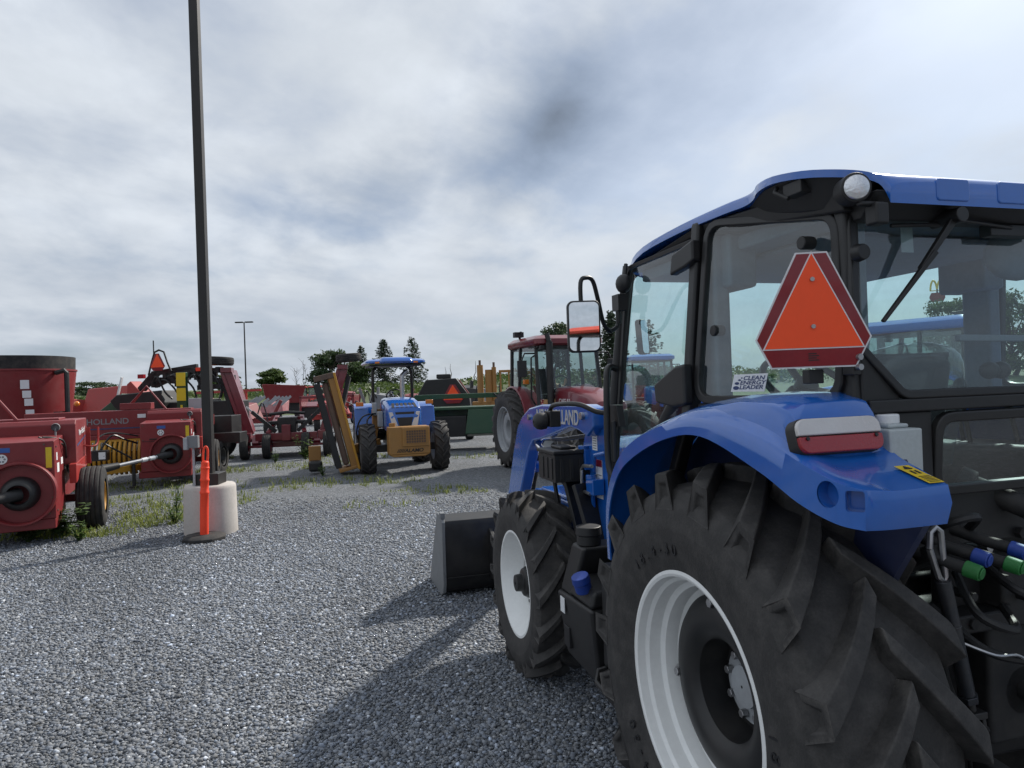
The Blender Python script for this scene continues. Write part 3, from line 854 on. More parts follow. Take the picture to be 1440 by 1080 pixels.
for s in (-1, 1):
    xo = s*.965
    # tracks from the outer lip over the top to the inner edge; stations from the front foot to the tail
    st_L = [(.60, 1.06), (.60, 1.25), (.52, 1.40), (.39, 1.495), (.12, 1.592), (-.14, 1.622), (-.43, 1.545), (-.60, 1.478), (-.72, 1.445), (-.785, 1.436)]
    st_B = [(.635, 1.06), (.635, 1.27), (.56, 1.43), (.40, 1.555), (.12, 1.645), (-.14, 1.676), (-.44, 1.634), (-.64, 1.571), (-.735, 1.543), (-.785, 1.531)]
    st_C = [(.64, 1.06), (.64, 1.27), (.565, 1.44), (.405, 1.57), (.12, 1.668), (-.14, 1.712), (-.44, 1.672), (-.635, 1.580), (-.735, 1.546), (-.795, 1.529)]
    st_T = [(.645, 1.06), (.645, 1.275), (.57, 1.445), (.41, 1.58), (.14, 1.685), (-.16, 1.738), (-.43, 1.71), (-.585, 1.592), (-.70, 1.553), (-.80, 1.526)]
    xs_ = lambda x, e8, e9, st: [(s*(x - (e8 if i == 8 else e9 if i == 9 else 0)), y, z) for i, (y, z) in enumerate(st)]
    rowL = xs_(.965, .010, .040, st_L)
    rowB = xs_(.960, .008, .038, st_B)
    rowC = xs_(.925, .010, .040, st_C)
    rowT = xs_(.83, 0, 0, st_T)
    rowI = [(s*(.64 + (.012, .035, .055)[i - 7]*(i > 6)), y, z + .004) if i > 6 else (s*.64, y, z + .004) for i, (y, z) in enumerate(st_T)]
    mb = MB()
    strips = []
    rowM = [tuple(a_*.55 + b_*.45 for a_, b_ in zip(p, q)) for p, q in zip(rowL, rowB)]
    up = [catmull(r, 6) for r in (rowL, rowM, rowB)]
    mb.loft([list(p) for p in zip(*up)], False, False)
    up = [catmull(r, 6) for r in (rowB, rowC, rowT, rowI)]
    cols = [catmull([r[k] for r in up], 5) for k in range(len(up[0]))]
    mb.loft(cols, False, False)
    # tail face, dropped from the rear edge
    tail = cols[-1]
    mid_ = [(p[0], p[1] - .010, 1.488) for p in tail]
    low = [(p[0], p[1] + .006, 1.435) for p in tail]
    low[0] = rowL[-1]; mid_[0] = rowM[-1]
    mb.loft([list(tail), mid_, low], False, False)
    fen = mb.build('fender', BLUE, T1, angle=50, weld=.0012)
    q = fen.modifiers.new('solid', 'SOLIDIFY'); q.thickness = .007; q.offset = -1 if s < 0 else -1
    # inner wheel-arch wall
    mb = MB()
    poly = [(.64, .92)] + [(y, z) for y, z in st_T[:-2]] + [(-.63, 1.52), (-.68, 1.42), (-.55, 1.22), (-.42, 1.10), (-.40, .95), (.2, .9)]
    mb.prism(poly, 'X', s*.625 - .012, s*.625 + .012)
    mb.build('inner_fender', BLUE_D, fen)  # shade under the fender is painted in as a darker blue
    # raised pod that carries the rear light
    mb = MB()
    secs = []
    for x_, dz, dy in ((.938, -.045, .02), (.925, -.014, .008), (.88, .006, 0), (.72, .012, 0), (.675, .006, .004), (.652, -.02, .02)):
        secs.append([(s*x_, y + (dy if y < -.3 else 0), z + (dz if z > 1.64 else 0)) for y, z in ((-.10, 1.722), (-.30, 1.745), (-.47, 1.742), (-.535, 1.722), (-.560, 1.690), (-.590, 1.592), (-.600, 1.577), (-.59, 1.555), (-.3, 1.62))])
    mb.loft(secs, True, True)
    pod = mb.build('light_pod', BLUE, fen, bevel=.012, angle=55)
    # rear light: clear ribbed upper half, red lower half, dark bezel
    nn = V((0, -.96, .28)).normalized(); uxx = V((1, 0, 0)); uyy = nn.cross(uxx) * -1
    if uyy.z < 0: uyy = -uyy
    lc = V((s*.822, -.581, 1.642))
    T = frame_T(lc, (1, 0, 0), uyy)
    if (T.to_3x3() @ V((0, 0, 1))).y > 0:
        T = frame_T(lc, (-1, 0, 0), uyy)
    def plate(mb, outline, z0, z1, m=0):
        n_ = len(outline)
        vs = [T @ V((p[0], p[1], z0)) for p in outline] + [T @ V((p[0], p[1], z1)) for p in outline]
        mb.add(vs, [tuple(range(n_))[::-1], tuple(range(n_, 2*n_))] + [(k, (k + 1) % n_, n_ + (k + 1) % n_, n_ + k) for k in range(n_)], m)
    mb = MB(); plate(mb, rrect(.267, .097, .029), -.03, .008)
    tl = mb.build('rear_light', BLACKP, fen, bevel=.003)
    full = rrect(.262, .092, .027)
    up_ = [p for p in full if p[1] > .001]; lo_ = [p for p in full if p[1] < -.001]
    mb = MB(); plate(mb, [(.131, .001)] + up_ + [(-.131, .001)], .004, .020); mb.build('clear_lens', LENSW, tl, bevel=.004)
    mb = MB(); plate(mb, [(-.131, -.002)] + lo_ + [(.131, -.002)], .004, .020); mb.build('red_lens', LENSR, tl, bevel=.004)
    for xx in (-.108, .108):
        mb = MB(); mb.cyl(T @ V((xx, -.008, .015)), T @ V((xx, -.008, .024)), .005, n=10); mb.build('lens_screw', BLACKM, tl)
    if s < 0:
        # real recesses in the tail corner: holes through the panel with cups behind them
        for nm, c_, a_, o_ in (('round_recess', V((-.957, -.700, 1.513)), V((-1, -.10, .04)).normalized(), [(.033*math.cos(R(15*k)), .033*math.sin(R(15*k))) for k in range(24)]),
                               ('square_recess', V((-.938, -.768, 1.503)), V((-.80, -.60, .0)).normalized(), rrect(.042, .05, .008))):
            T2 = frame_T(c_, V((0, 0, 1)).cross(a_), V((0, 0, 1)))
            n_ = len(o_)
            mb = MB(); mb.add([T2 @ V((p[0], p[1], -.06)) for p in o_] + [T2 @ V((p[0], p[1], .05)) for p in o_], [tuple(range(n_))[::-1], tuple(range(n_, 2*n_))] + [(k, (k + 1) % n_, n_ + (k + 1) % n_, n_ + k) for k in range(n_)])
            cut = mb.build('cutter', BLUE, T1)
            q = fen.modifiers.new('hole', 'BOOLEAN'); q.operation = 'DIFFERENCE'; q.object = cut; q.solver = 'FAST'
            dg = bpy.context.evaluated_depsgraph_get()
            me = bpy.data.meshes.new_from_object(fen.evaluated_get(dg)); fen.modifiers.clear(); me.set_sharp_from_angle(angle=R(50)); fen.data = me
            bpy.data.objects.remove(cut)
            mb = MB(); mb.add([T2 @ V((p[0]*1.03, p[1]*1.03, -.035)) for p in o_] + [T2 @ V((p[0]*1.03, p[1]*1.03, -.004)) for p in o_], [tuple(range(n_))[::-1]] + [(k, (k + 1) % n_, n_ + (k + 1) % n_, n_ + k) for k in range(n_)])
            mb.build(nm, BLUE, fen)
        T3 = frame_T(V((-.716, -.735, 1.5465)), V((1, 0, 0)), V((.10, .95, .27)))
        mb = MB(); mb.add([T3 @ V(p) for p in ((-.023, -.055, .004), (.023, -.055, .004), (.023, .055, .004), (-.023, .055, .004))], [(0, 1, 2, 3)])
        sk = mb.build('safety_sticker', STICKY, fen, smooth=False)
        mb = MB()
        mb.add([T3 @ V(p) for p in ((-.014, .030, .0055), (.014, .030, .0055), (0, .050, .0055))], [(0, 1, 2)])
        for k in range(5): mb.add([T3 @ V(p) for p in ((-.017, -.05 + k*.008, .0055), (.017, -.05 + k*.008, .0055), (.017, -.0475 + k*.008, .0055), (-.017, -.0475 + k*.008, .0055))], [(0, 1, 2, 3)])
        for xx in (-.010, .004): mb.add([T3 @ V((xx + p[0], p[1], .0055)) for p in ((0, 0), (.007, 0), (.007, .020), (0, .020))], [(0, 1, 2, 3)])
        mb.build('sticker_print', INKK, sk, smooth=False)

    q = fen.modifiers.new('bevel', 'BEVEL'); q.width = .005; q.segments = 2; q.limit_method = 'ANGLE'; q.angle_limit = R(45); q.harden_normals = True

# washer bottle behind the near fender
mb = MB(); mb.bx(-.665, -.555, -.60, -.46, 1.50, 1.650); mb.bx(-.64, -.57, -.57, -.48, 1.650, 1.662)
wb_ = mb.build('washer_bottle', MILKY, T1, bevel=.018, seg=3)
mb = MB(); mb.cyl((-.605, -.525, 1.66), (-.605, -.525, 1.688), .034, n=24); mb.build('bottle_cap', STICKW, wb_, bevel=.005)

# --- cab posts
def tubeframe(name, pts, r, parent=T1, m=BLACKM, n=10):
    mb = MB(); mb.tube(pts, r, n); return mb.build(name, m, parent)
for s in (-1, 1):
    mb = MB(); mb.beam((s*.70, .235, 2.40), (s*.752, .275, 1.66), .06, .055, up=(0, 1, 0)); mb.beam((s*.752, .275, 1.66), (s*.74, .62, 1.06), .055, .05, up=(0, 1, 0)); mb.build('middle_post', BLACKM, T1, bevel=.012)
    mb = MB(); mb.beam((s*.655, -.455, 2.30), (s*.672, -.485, 1.70), .05, .05, up=(0, 1, 0)); mb.build('rear_post', BLACKM, T1, bevel=.012)
    mb = MB(); mb.tube(catmull([(s*.66, .955, 2.36), (s*.70, 1.01, 1.95), (s*.735, 1.045, 1.50), (s*.735, 1.04, 1.02)], 5), .028, 10); mb.build('front_post', BLACKM, T1)
    # windows
    window(T1, [(s*.703, .155, 2.365), (s*.678, -.425, 2.255), (s*.690, -.450, 1.748), (s*.752, .21, 1.742)], .06, .030, .014, BLACKM, GLASS, 'quarter_window')
    window(T1, [(s*.700, .265, 2.335), (s*.672, .915, 2.335), (s*.742, 1.01, 1.45), (s*.748, .99, 1.10), (s*.748, .66, 1.10), (s*.752, .305, 1.66)], .05, .018, .012, BLACKM, GLASS, 'cab_door')
rwf, _, _ = window(T1, [(-.648, -.475, 2.255), (.648, -.475, 2.255), (.665, -.505, 1.89), (.53, -.515, 1.752), (-.53, -.515, 1.752), (-.665, -.505, 1.89)], .045, .026, .014, BLACKM, GLASS, 'rear_window')
window(T1, [(-.63, .965, 2.32), (.63, .965, 2.32), (.70, 1.07, 1.45), (.45, 1.10, 1.15), (-.45, 1.10, 1.15), (-.70, 1.07, 1.45)], .05, .02, .012, BLACKM, GLASS, 'windscreen')
window(T1, [(-.40, -.515, 1.655), (.40, -.515, 1.655), (.40, -.50, 1.47), (-.40, -.50, 1.47)], .04, .03, .014, BLACKM, GLASS, 'lower_window')
mb = MB()
mb.bx(-.66, .66, -.53, -.49, 1.69, 1.728); mb.bx(-.64, -.43, -.515, -.48, 1.42, 1.69); mb.bx(.43, .64, -.515, -.48, 1.42, 1.69); mb.bx(-.62, .62, -.47, -.43, 1.28, 1.45)
mb.prism([(-.672, 1.70), (-.672, 1.90), (-.55, 1.755), (-.53, 1.70)], 'Y', -.515, -.485); mb.prism([(.672, 1.70), (.672, 1.90), (.55, 1.755), (.53, 1.70)], 'Y', -.515, -.485)
mb.build('rear_wall', BLACKP, T1, bevel=.006)
mb = MB()
for s in (-1, 1): mb.prism([(-.47, 1.66), (-.47, 1.72), (.22, 1.715), (.24, 1.60)], 'X', s*.735 - .02, s*.735 + .02)
mb.bx(-.72, .72, -.46, 1.05, 1.0, 1.06)
for s in (-1, 1): mb.bx(s*.735 - .03, s*.735 + .03, .60, 1.04, .96, 1.08)
mb.build('cab_floor', BLACKP, T1, bevel=.01)
# wiper, window knobs, hinge covers
mb = MB()
mb.beam((-.385, -.575, 2.240), (-.50, -.560, 2.09), .022, .016, up=(0, -1, 0), w1=.014); mb.beam((-.455, -.570, 2.14), (-.625, -.548, 1.945), .017, .014, up=(0, -1, 0), w1=.009)
mb.cyl((-.385, -.50, 2.24), (-.385, -.60, 2.24), .022); mb.tube([(-.54, -.50, 2.225), (-.40, -.53, 2.225), (-.33, -.55, 2.235), (-.12, -.53, 2.225)], .007, 6); mb.bx(-.20, .0, -.53, -.49, 2.20, 2.235)
mb.build('rear_wiper', BLACKM, T1, bevel=.003)
for p in ((-.675, -.515, 2.14),):
    mb = MB(); mb.cyl(p, (p[0], p[1] - .03, p[2]), .026, .022, n=20); mb.build('window_knob', BLACKP, T1, bevel=.004)
for y, z in ((-.36, 2.20), (.13, 1.98)):
    mb = MB(); mb.cyl((-.69, y, z), (-.735, y, z), .020, n=18); mb.build('window_knob', BLACKP, T1, bevel=.004)
mb = MB(); mb.prism([(.20, 2.33), (.36, 2.30), (.38, 2.22), (.26, 2.235), (.20, 2.25)], 'X', -.765, -.725); mb.build('door_hinge', BLACKM, T1, bevel=.01)
mb = MB(); mb.prism([(.235, 1.865), (.30, 1.86), (.48, 1.79), (.47, 1.715), (.33, 1.70), (.235, 1.71)], 'X', -.80, -.755); mb.build('door_hinge', BLACKM, T1, bevel=.012)
mb = MB(); mb.tube(catmull([(-.72, .42, 1.72), (-.70, .58, 1.60), (-.68, .72, 1.40), (-.66, .8, 1.25)], 4), .035, 10); mb.build('air_duct', BLACKP, T1)
# --- roof: blue lid over a dark liner
ST = [(.985, .50, 2.300, 2.318), (.965, .60, 2.312, 2.345), (.90, .675, 2.340, 2.378), (.70, .712, 2.375, 2.412), (.35, .725, 2.388, 2.430), (.05, .728, 2.385, 2.434), (-.08, .73, 2.380, 2.430), (-.15, .742, 2.384, 2.427), (-.21, .770, 2.390, 2.424), (-.31, .788, 2.388, 2.414), (-.43, .778, 2.370, 2.386), (-.51, .735, 2.352, 2.366), (-.552, .680, 2.338, 2.354), (-.575, .648, 2.32, 2.347), (-.59, .638, 2.29, 2.338), (-.60, .635, 2.262, 2.325)]
mb = MB(); rings = []
DN = catmull(ST, 3)
for y, hw, ze, zt in DN:
    ring = []
    for k in range(25):
        a = math.pi*k/24; c_, s_ = math.cos(a), math.sin(a)
        x_ = hw*math.copysign(abs(c_)**.30, c_); z_ = ze + .022 + (zt - ze - .022)*abs(s_)**.50
        ring.append((x_, y, z_))
    ring = [(hw*1.0, y, ze)] + ring + [(-hw*1.0, y, ze)]
    rings.append(ring)
mb.loft(rings, True, True)
roof = mb.build('roof', BLUE, T1, angle=46)
mb = MB()
for x_ in (-.42, -.20, .20, .42):
    o_ = rrect(.115, .062, .010)
    mb2 = MB(); mb2.prism([(x_ + p[0], 2.305 + p[1]) for p in o_], 'Y', -.604, -.59)
    mb2.build('roof_panel', BLUE, roof, bevel=.004)
mb = MB()
mb.hexa([(-.70, -.50, 2.26), (.70, -.50, 2.26), (.70, .25, 2.36), (-.70, .25, 2.36)], [(-.715, -.50, 2.348), (.715, -.50, 2.348), (.715, .25, 2.392), (-.715, .25, 2.392)])
mb.hexa([(-.70, .25, 2.362), (.70, .25, 2.362), (.655, .93, 2.325), (-.655, .93, 2.325)], [(-.715, .25, 2.392), (.715, .25, 2.392), (.665, .95, 2.338), (-.665, .95, 2.338)])
mb.build('roof_liner', BLACKP, roof, bevel=.008)
mb = MB(); mb.bx(-.62, .62, -.44, .90, 2.275, 2.33); mb.bx(-.5, .5, -.2, .5, 2.255, 2.275); mb.build('headliner', LINER, roof, bevel=.02)
mb = MB(); mb.hexa([(-.66, -.52, 2.235), (.66, -.52, 2.235), (.66, -.47, 2.235), (-.66, -.47, 2.235)], [(-.67, -.59, 2.30), (.67, -.59, 2.30), (.67, -.47, 2.30), (-.67, -.47, 2.30)]); mb.build('rear_header', BLACKP, roof, bevel=.006)
for s in (-1, 1):
    mb = MB()
    # dark lamp housing tucked under the flared roof corner
    pl = [(s*.70, -.05), (s*.735, -.14), (s*.768, -.24), (s*.78, -.33), (s*.765, -.44), (s*.715, -.53), (s*.64, -.56), (s*.60, -.45), (s*.62, -.1)]
    lo_ = [(s*.69, -.10), (s*.70, -.18), (s*.705, -.26), (s*.71, -.34), (s*.70, -.42), (s*.68, -.49), (s*.62, -.52), (s*.58, -.45), (s*.6, -.1)]
    n_ = len(pl)
    vs = [(p[0], p[1], 2.265 + .10*max(0, (p[1] + .5)/.5)) for p in lo_] + [(p[0], p[1], z_) for p, z_ in zip(pl, (2.39, 2.39, 2.392, 2.39, 2.375, 2.352, 2.335, 2.35, 2.38))]
    mb.add(vs, [tuple(range(n_)), tuple(range(n_, 2*n_))] + [(k, (k + 1) % n_, n_ + (k + 1) % n_, n_ + k) for k in range(n_)])
    hs = mb.build('lamp_housing', BLACKP, roof, bevel=.008)
    c_ = V((s*.722, -.572, 2.306)); d_ = V((s*.36, -.93, -.04)).normalized()
    mb = MB(); mb.cyl(c_ - d_*.06, c_ + d_*.006, .040, .041, n=28); wl_ = mb.build('work_lamp', BLACKP, roof, bevel=.005)
    mb = MB(); T = frame_T(c_ + d_*.0065, V((0, 0, 1)).cross(d_), V((0, 0, 1)))
    ring = [[T @ V((r_*math.cos(2*math.pi*k/28), r_*math.sin(2*math.pi*k/28), h_)) for k in range(28)] for r_, h_ in ((.034, .001), (.032, .005), (.022, .009), (.008, .011), (.001, .011))]
    mb.loft(ring, True, True); mb.build('lamp_lens', REFL, wl_)
    c_ = V((s*.765, -.36, 2.365))
    mb = MB(); mb.bx(s*.745 - .03, s*.745 + .03, -.42, -.34, 2.335, 2.375); mb.tube([(s*.76, -.30, 2.39), (s*.78, -.31, 2.36), (s*.77, -.36, 2.33)], .008, 6); mb.build('cable_plug', BLACKP, hs, bevel=.006)
    mb = MB(); mb.bx(s*.66 - .022, s*.66 + .022, -.60, -.555, 2.205, 2.265); mb.bx(s*.66 - .06, s*.66 + .03, -.585, -.565, 2.255, 2.27); mb.build('rear_bracket', BLACKP, roof, bevel=.012)
# front work lamp under the roof tip
mb = MB(); mb.ball((-.735, .86, 2.262), (.036, .045, .045), 16); mb.tube([(-.72, .88, 2.29), (-.70, .9, 2.36)], .01, 6); mb.build('front_lamp', BLACKP, T1)
# --- mirrors on a bent arm
mb = MB()
mb.bx(-.765, -.715, .86, .93, 2.14, 2.215); mb.cyl((-.755, .885, 2.14), (-.755, .885, 2.08), .013)
mb.tube(catmull([(-.755, .885, 2.10), (-.765, .885, 2.065), (-.81, .865, 2.045), (-.85, .845, 2.08), (-.885, .82, 2.19), (-.915, .80, 2.265), (-.955, .78, 2.275), (-.985, .772, 2.25), (-.985, .772, 2.12)], 5), .010, 10)
mb.build('mirror_arm', BLACKM, T1, bevel=0)
mx_ = V((.966, -.26, 0)).normalized()
T = frame_T((-.985, .75, 2.055), mx_, (0, -.018, 1))
def plate2(mb, T, outline, z0, z1):
    n_ = len(outline)
    mb.add([T @ V((p[0], p[1], z0)) for p in outline] + [T @ V((p[0], p[1], z1)) for p in outline], [tuple(range(n_))[::-1], tuple(range(n_, 2*n_))] + [(k, (k + 1) % n_, n_ + (k + 1) % n_, n_ + k) for k in range(n_)])
mb = MB(); plate2(mb, T, rrect(.145, .228, .026), -.035, .012); mh = mb.build('mirror_housing', BLACKP, T1, bevel=.008)
mb = MB(); o_ = rrect(.130, .212, .022); mb.add([T @ V((p[0], p[1], .0135)) for p in o_], [tuple(range(len(o_)))]); mb.build('mirror_glass', MIRROR, mh, smooth=False)
T = frame_T((-.60, .95, 2.02), (.8, .55, 0), (-.05, .05, 1))
mb = MB(); plate2(mb, T, rrect(.07, .17, .02), -.02, .01); mh = mb.build('inside_mirror', BLACKP, T1, bevel=.006)
mb = MB(); o_ = rrect(.06, .16, .017); mb.add([T @ V((p[0], p[1], .0115)) for p in o_], [tuple(range(len(o_)))]); mb.build('mirror_glass', MIRROR, mh, smooth=False)
# --- grab rails, signal lamp arm
mb = MB(); mb.tube(catmull([(-.73, .98, 1.87), (-.765, .97, 1.88), (-.80, .93, 1.865), (-.82, .90, 1.80), (-.825, .90, 1.6), (-.825, .90, 1.45), (-.82, .88, 1.38), (-.79, .82, 1.31), (-.74, .78, 1.28)], 4), .016, 10); mb.build('grab_rail', BLACKM, T1)
mb = MB(); mb.tube([(-.76, .93, 1.62), (-.80, .88, 1.62), (-.80, .88, 1.44), (-.76, .93, 1.43)], .014, 8); mb.prism([(.84, 1.60), (.96, 1.60), (.95, 1.70), (.87, 1.70)], 'X', -.79, -.755); mb.build('door_handle', BLACKP, T1, bevel=.004)
mb = MB(); mb.tube(catmull([(-.74, 1.04, 1.655), (-.80, 1.08, 1.665), (-.86, 1.14, 1.70), (-.90, 1.25, 1.705), (-.90, 1.42, 1.695), (-.90, 1.475, 1.67), (-.90, 1.48, 1.62)], 4), .013, 10); mb.bx(-.93, -.87, 1.40, 1.50, 1.58, 1.665); sa = mb.build('signal_arm', BLACKM, T1, bevel=.004)
mb = MB(); mb.lathe([(-1.005, .006), (-1.0, .030), (-.985, .043), (-.96, .047), (-.935, .043), (-.93, .02)], 24, c=(0, 1.46, 1.612)); mb.build('signal_lamp', BLACKP, sa)
# --- fuel / fluid tank with caps between the wheels
mb = MB()
mb.hexa([(-.86, 1.02, .34), (-.60, 1.02, .34), (-.60, 1.46, .36), (-.86, 1.46, .36)], [(-.90, 1.00, .72), (-.60, 1.00, .72), (-.60, 1.48, .70), (-.90, 1.48, .70)])
mb.hexa([(-.90, 1.0, .722), (-.60, 1.0, .722), (-.60, 1.30, .722), (-.90, 1.30, .722)], [(-.88, 1.0, .80), (-.60, 1.0, .80), (-.60, 1.22, .84), (-.88, 1.22, .84)])
mb.hexa([(-.885, 1.30, .70), (-.60, 1.30, .70), (-.60, 1.47, .70), (-.885, 1.47, .70)], [(-.86, 1.16, .98), (-.64, 1.16, .98), (-.64, 1.33, .98), (-.86, 1.33, .98)])
mb.hexa([(-.85, .60, .55), (-.55, .60, .55), (-.55, .99, .45), (-.85, .99, .45)], [(-.85, .60, .95), (-.55, .60, .95), (-.55, .99, .95), (-.85, .99, .95)])
tk = mb.build('fuel_tank', BLACKP, T1, bevel=.02, seg=3)
mb = MB(); mb.cyl((-.80, 1.24, .98), (-.80, 1.24, 1.03), .062, n=24); mb.cyl((-.80, 1.24, 1.03), (-.80, 1.24, 1.075), .068, .064, n=24); mb.build('filler_cap', BLACKP, tk, bevel=.006)
mb = MB(); mb.cyl((-.89, 1.10, .79), (-.905, 1.09, .835), .042, n=24); mb.cyl((-.905, 1.09, .835), (-.917, 1.085, .87), .047, .044, n=12); mb.build('blue_cap', BLUE2, tk, bevel=.004)
mb = MB(); mb.bx(-.902, -.899, 1.36, 1.42, .60, .68); mb.build('tank_sticker', STICKW, tk)
mb = MB(); mb.bx(-.888, -.86, 1.34, 1.42, .42, .53); mb.build('tank_recess', INKK, tk, bevel=.004)
mb = MB(); mb.tube([(-.62, .98, .48), (-.88, .98, .44), (-.90, .95, .40), (-.90, .72, .38), (-.88, .68, .42), (-.62, .68, .46)], .014, 8); mb.bx(-.90, -.66, .70, .97, .385, .405); mb.build('cab_step', BLACKM, T1, bevel=.004)
mb = MB(); mb.tube([(-.7, 1.1, .95), (-.66, .9, .98), (-.6, .8, 1.0)], .012, 6); mb.tube([(-.55, 1.6, .75), (-.58, 1.3, .98), (-.5, 1.0, 1.0)], .018, 6); mb.build('fuel_hose', BLACKP, T1)
# --- slow-vehicle triangle on the quarter window corner
c_ = V((-.812, -.494, 1.984))
T = frame_T(c_, V((1, -.42, 0)), V((0, -.04, 1)))
def plateT(name, poly, z0, z1, m, parent):
    mb = MB(); plate2(mb, T, poly, z0, z1); return mb.build(name, m, parent, smooth=False)
hexo = [(-.114, -.160), (.114, -.160), (.155, -.078), (.042, .160), (-.042, .160), (-.155, -.078)]
sgn = plateT('slow_vehicle_sign', hexo, -.002, .0015, mat('sign_edge_white', (.7, .7, .72), .4, dirt=.1), T1)
def shrink(P, d): return offset_poly(P, -d)
plateT('red_border', shrink(hexo, .0045), .0015, .0028, SMVR, sgn)
tri = [(-.131, -.104), (.131, -.104), (.0, .155)]
plateT('white_edge', shrink(tri, -.0035), .0028, .0034, mat('sign_edge_white', (.7, .7, .72)), sgn)
plateT('orange_triangle', tri, .0034, .0046, SMVO, sgn)
for yy in (.085, -.045):
    mb = MB(); mb.cyl(T @ V((0, yy, .004)), T @ V((0, yy, .010)), .006, n=12); mb.build('sign_rivet', STEEL, sgn)
mb = MB()
for k in range(4): plate2(mb, T, [(-.014, -.140 + k*.006), (.014 - .006*(k % 2), -.140 + k*.006), (.014 - .006*(k % 2), -.137 + k*.006), (-.014, -.137 + k*.006)], .0028, .0034)
mb.build('sign_print', INKK, sgn)
mb = MB(); mb.bx(-.81, -.76, -.47, -.44, 1.78, 1.82); mb.beam((-.79, -.44, 1.85), (-.69, -.43, 1.85), .03, .012); mb.build('sign_bracket', BLACKM, T1, bevel=.003)
mb = MB(); mb.bx(-.715, -.685, -.53, -.49, 1.80, 1.87); mb.build('window_latch', BLACKM, T1, bevel=.004)
mb = MB(); mb.cyl((-.70, -.53, 1.822), (-.70, -.545, 1.822), .009, n=10); mb.cyl((-.70, -.53, 1.85), (-.70, -.545, 1.85), .009, n=10); mb.build('latch_screw', STEEL, T1)
# sticker on the quarter glass
T = frame_T((-.7405, -.09, 1.788), V((.09, -1, 0)), V((.06, 0, 1))) @ M.Diagonal((1.12, .70, 1, 1))
stk = plateT('window_sticker', [(-.082, -.044), (.066, -.044), (.080, .040), (-.068, .040)], 0, .001, STICKW, T1)
for k, (t_, y_, x_) in enumerate((('CLEAN', .020, .020), ('ENERGY', -.002, .014), ('LEADER', -.024, .008))):
    text_mesh(t_, 'sticker_lettering', INKB, stk, T @ M.Translation((x_, y_, .0016)), .0265, .0002, sx=1.12, shear=.25, bold=.0006)
mb = MB()
for x_, y_, r_ in ((-.058, -.026, .012), (-.054, -.004, .009), (-.042, .012, .006), (-.032, .022, .004)):
    mb.add([T @ V((x_ + r_*1.2*math.cos(R(30*k)), y_ + r_*.8*math.sin(R(30*k)), .0016)) for k in range(12)], [tuple(range(12))])
mb.build('sticker_emblem', INKB, stk, smooth=False)
T = frame_T((-.455, -.477, 2.20), V((1, 0, 0)), V((0, .02, 1)))
plateT('window_label', [(-.022, -.045), (.022, -.045), (.022, .045), (-.022, .045)], -.004, -.003, LGREY, rwf)
# ---------------------------------------------------------------- inside the near cab
mb = MB()
mb.loft([[(x*(.21 + .02*math.sin(z*3)), .12 - .25*(z - 1.45) + .06*(1 - abs(math.cos(k))**.6) - .03, z) for k in [math.pi*j/10 for j in range(11)] for x in [math.cos(k)]] for z in (1.36, 1.49, 1.64, 1.76, 1.84, 1.875)], False)
mb.bx(-.23, .23, .12, .55, 1.30, 1.40); mb.hexa([(-.21, .05, 1.38), (.21, .05, 1.38), (.21, .17, 1.38), (-.21, .17, 1.38)], [(-.17, -.08, 1.86), (.17, -.08, 1.86), (.17, .02, 1.87), (-.17, .02, 1.87)])
seat = mb.build('seat', SEATC, T1, bevel=.05, seg=4)
mb = MB(); mb.bx(-.18, .18, .15, .50, 1.05, 1.30); mb.build('seat_base', BLACKP, seat, bevel=.02)
# clear plastic cover still draped over the seat back
WRAP = glass_mat('clear_plastic_wrap', (.86, .90, .90), 1.45, .16)
rng = np.random.default_rng(5)
mb = MB(); rings = []
for i, (z, w_, d_) in enumerate(((1.44, .25, .10), (1.56, .245, .10), (1.69, .24, .105), (1.80, .225, .10), (1.87, .19, .09), (1.90, .13, .06), (1.91, .05, .02))):
    yc = .08 - .27*(z - 1.45)
    rings.append([(w_*math.copysign(abs(math.cos(a))**.6, math.cos(a))*(1 + .05*(rng.random() - .5)), yc + (d_ + .012*(rng.random() - .3))*math.copysign(abs(math.sin(a))**.6, math.sin(a)), z + .012*(rng.random() - .5)) for a in [2*math.pi*k/22 for k in range(22)]])
mb.loft(rings, True, False); cv = mb.build('plastic_cover', WRAP, seat, angle=60)
cv.modifiers.new('sub', 'SUBSURF').render_levels = 1
# steering column, wheel, dash
mb = MB(); mb.hexa([(-.20, .72, 1.06), (.20, .72, 1.06), (.22, 1.02, 1.06), (-.22, 1.02, 1.06)], [(-.17, .72, 1.62), (.17, .72, 1.62), (.24, 1.0, 1.70), (-.24, 1.0, 1.70)]); mb.beam((0, .78, 1.60), (0, .58, 1.74), .09, .09)
mb.build('dashboard', BLACKP, T1, bevel=.03, seg=3)
axis = V((0, -.62, .78)).normalized(); c_ = V((0, .545, 1.765)); ux = V((1, 0, 0)); uy = axis.cross(ux)
mb = MB(); mb.tube([c_ + (ux*math.cos(2*math.pi*k/36) + uy*math.sin(2*math.pi*k/36))*.20 for k in range(37)], .016, 8, cap=False)
for a in (90, 210, 330): mb.beam(c_ - axis*.02, c_ + (ux*math.cos(R(a)) + uy*math.sin(R(a)))*.19, .035, .012, up=axis)
mb.cyl(c_ - axis*.03, c_ + axis*.012, .05, n=16); mb.build('steering_wheel', BLACKP, T1)
mb = MB(); mb.hexa([(.32, -.30, 1.06), (.66, -.30, 1.06), (.66, .62, 1.06), (.32, .62, 1.06)], [(.36, -.30, 1.52), (.64, -.30, 1.52), (.64, .55, 1.50), (.36, .50, 1.50)])
con = mb.build('side_console', BLACKP, T1, bevel=.03, seg=3)
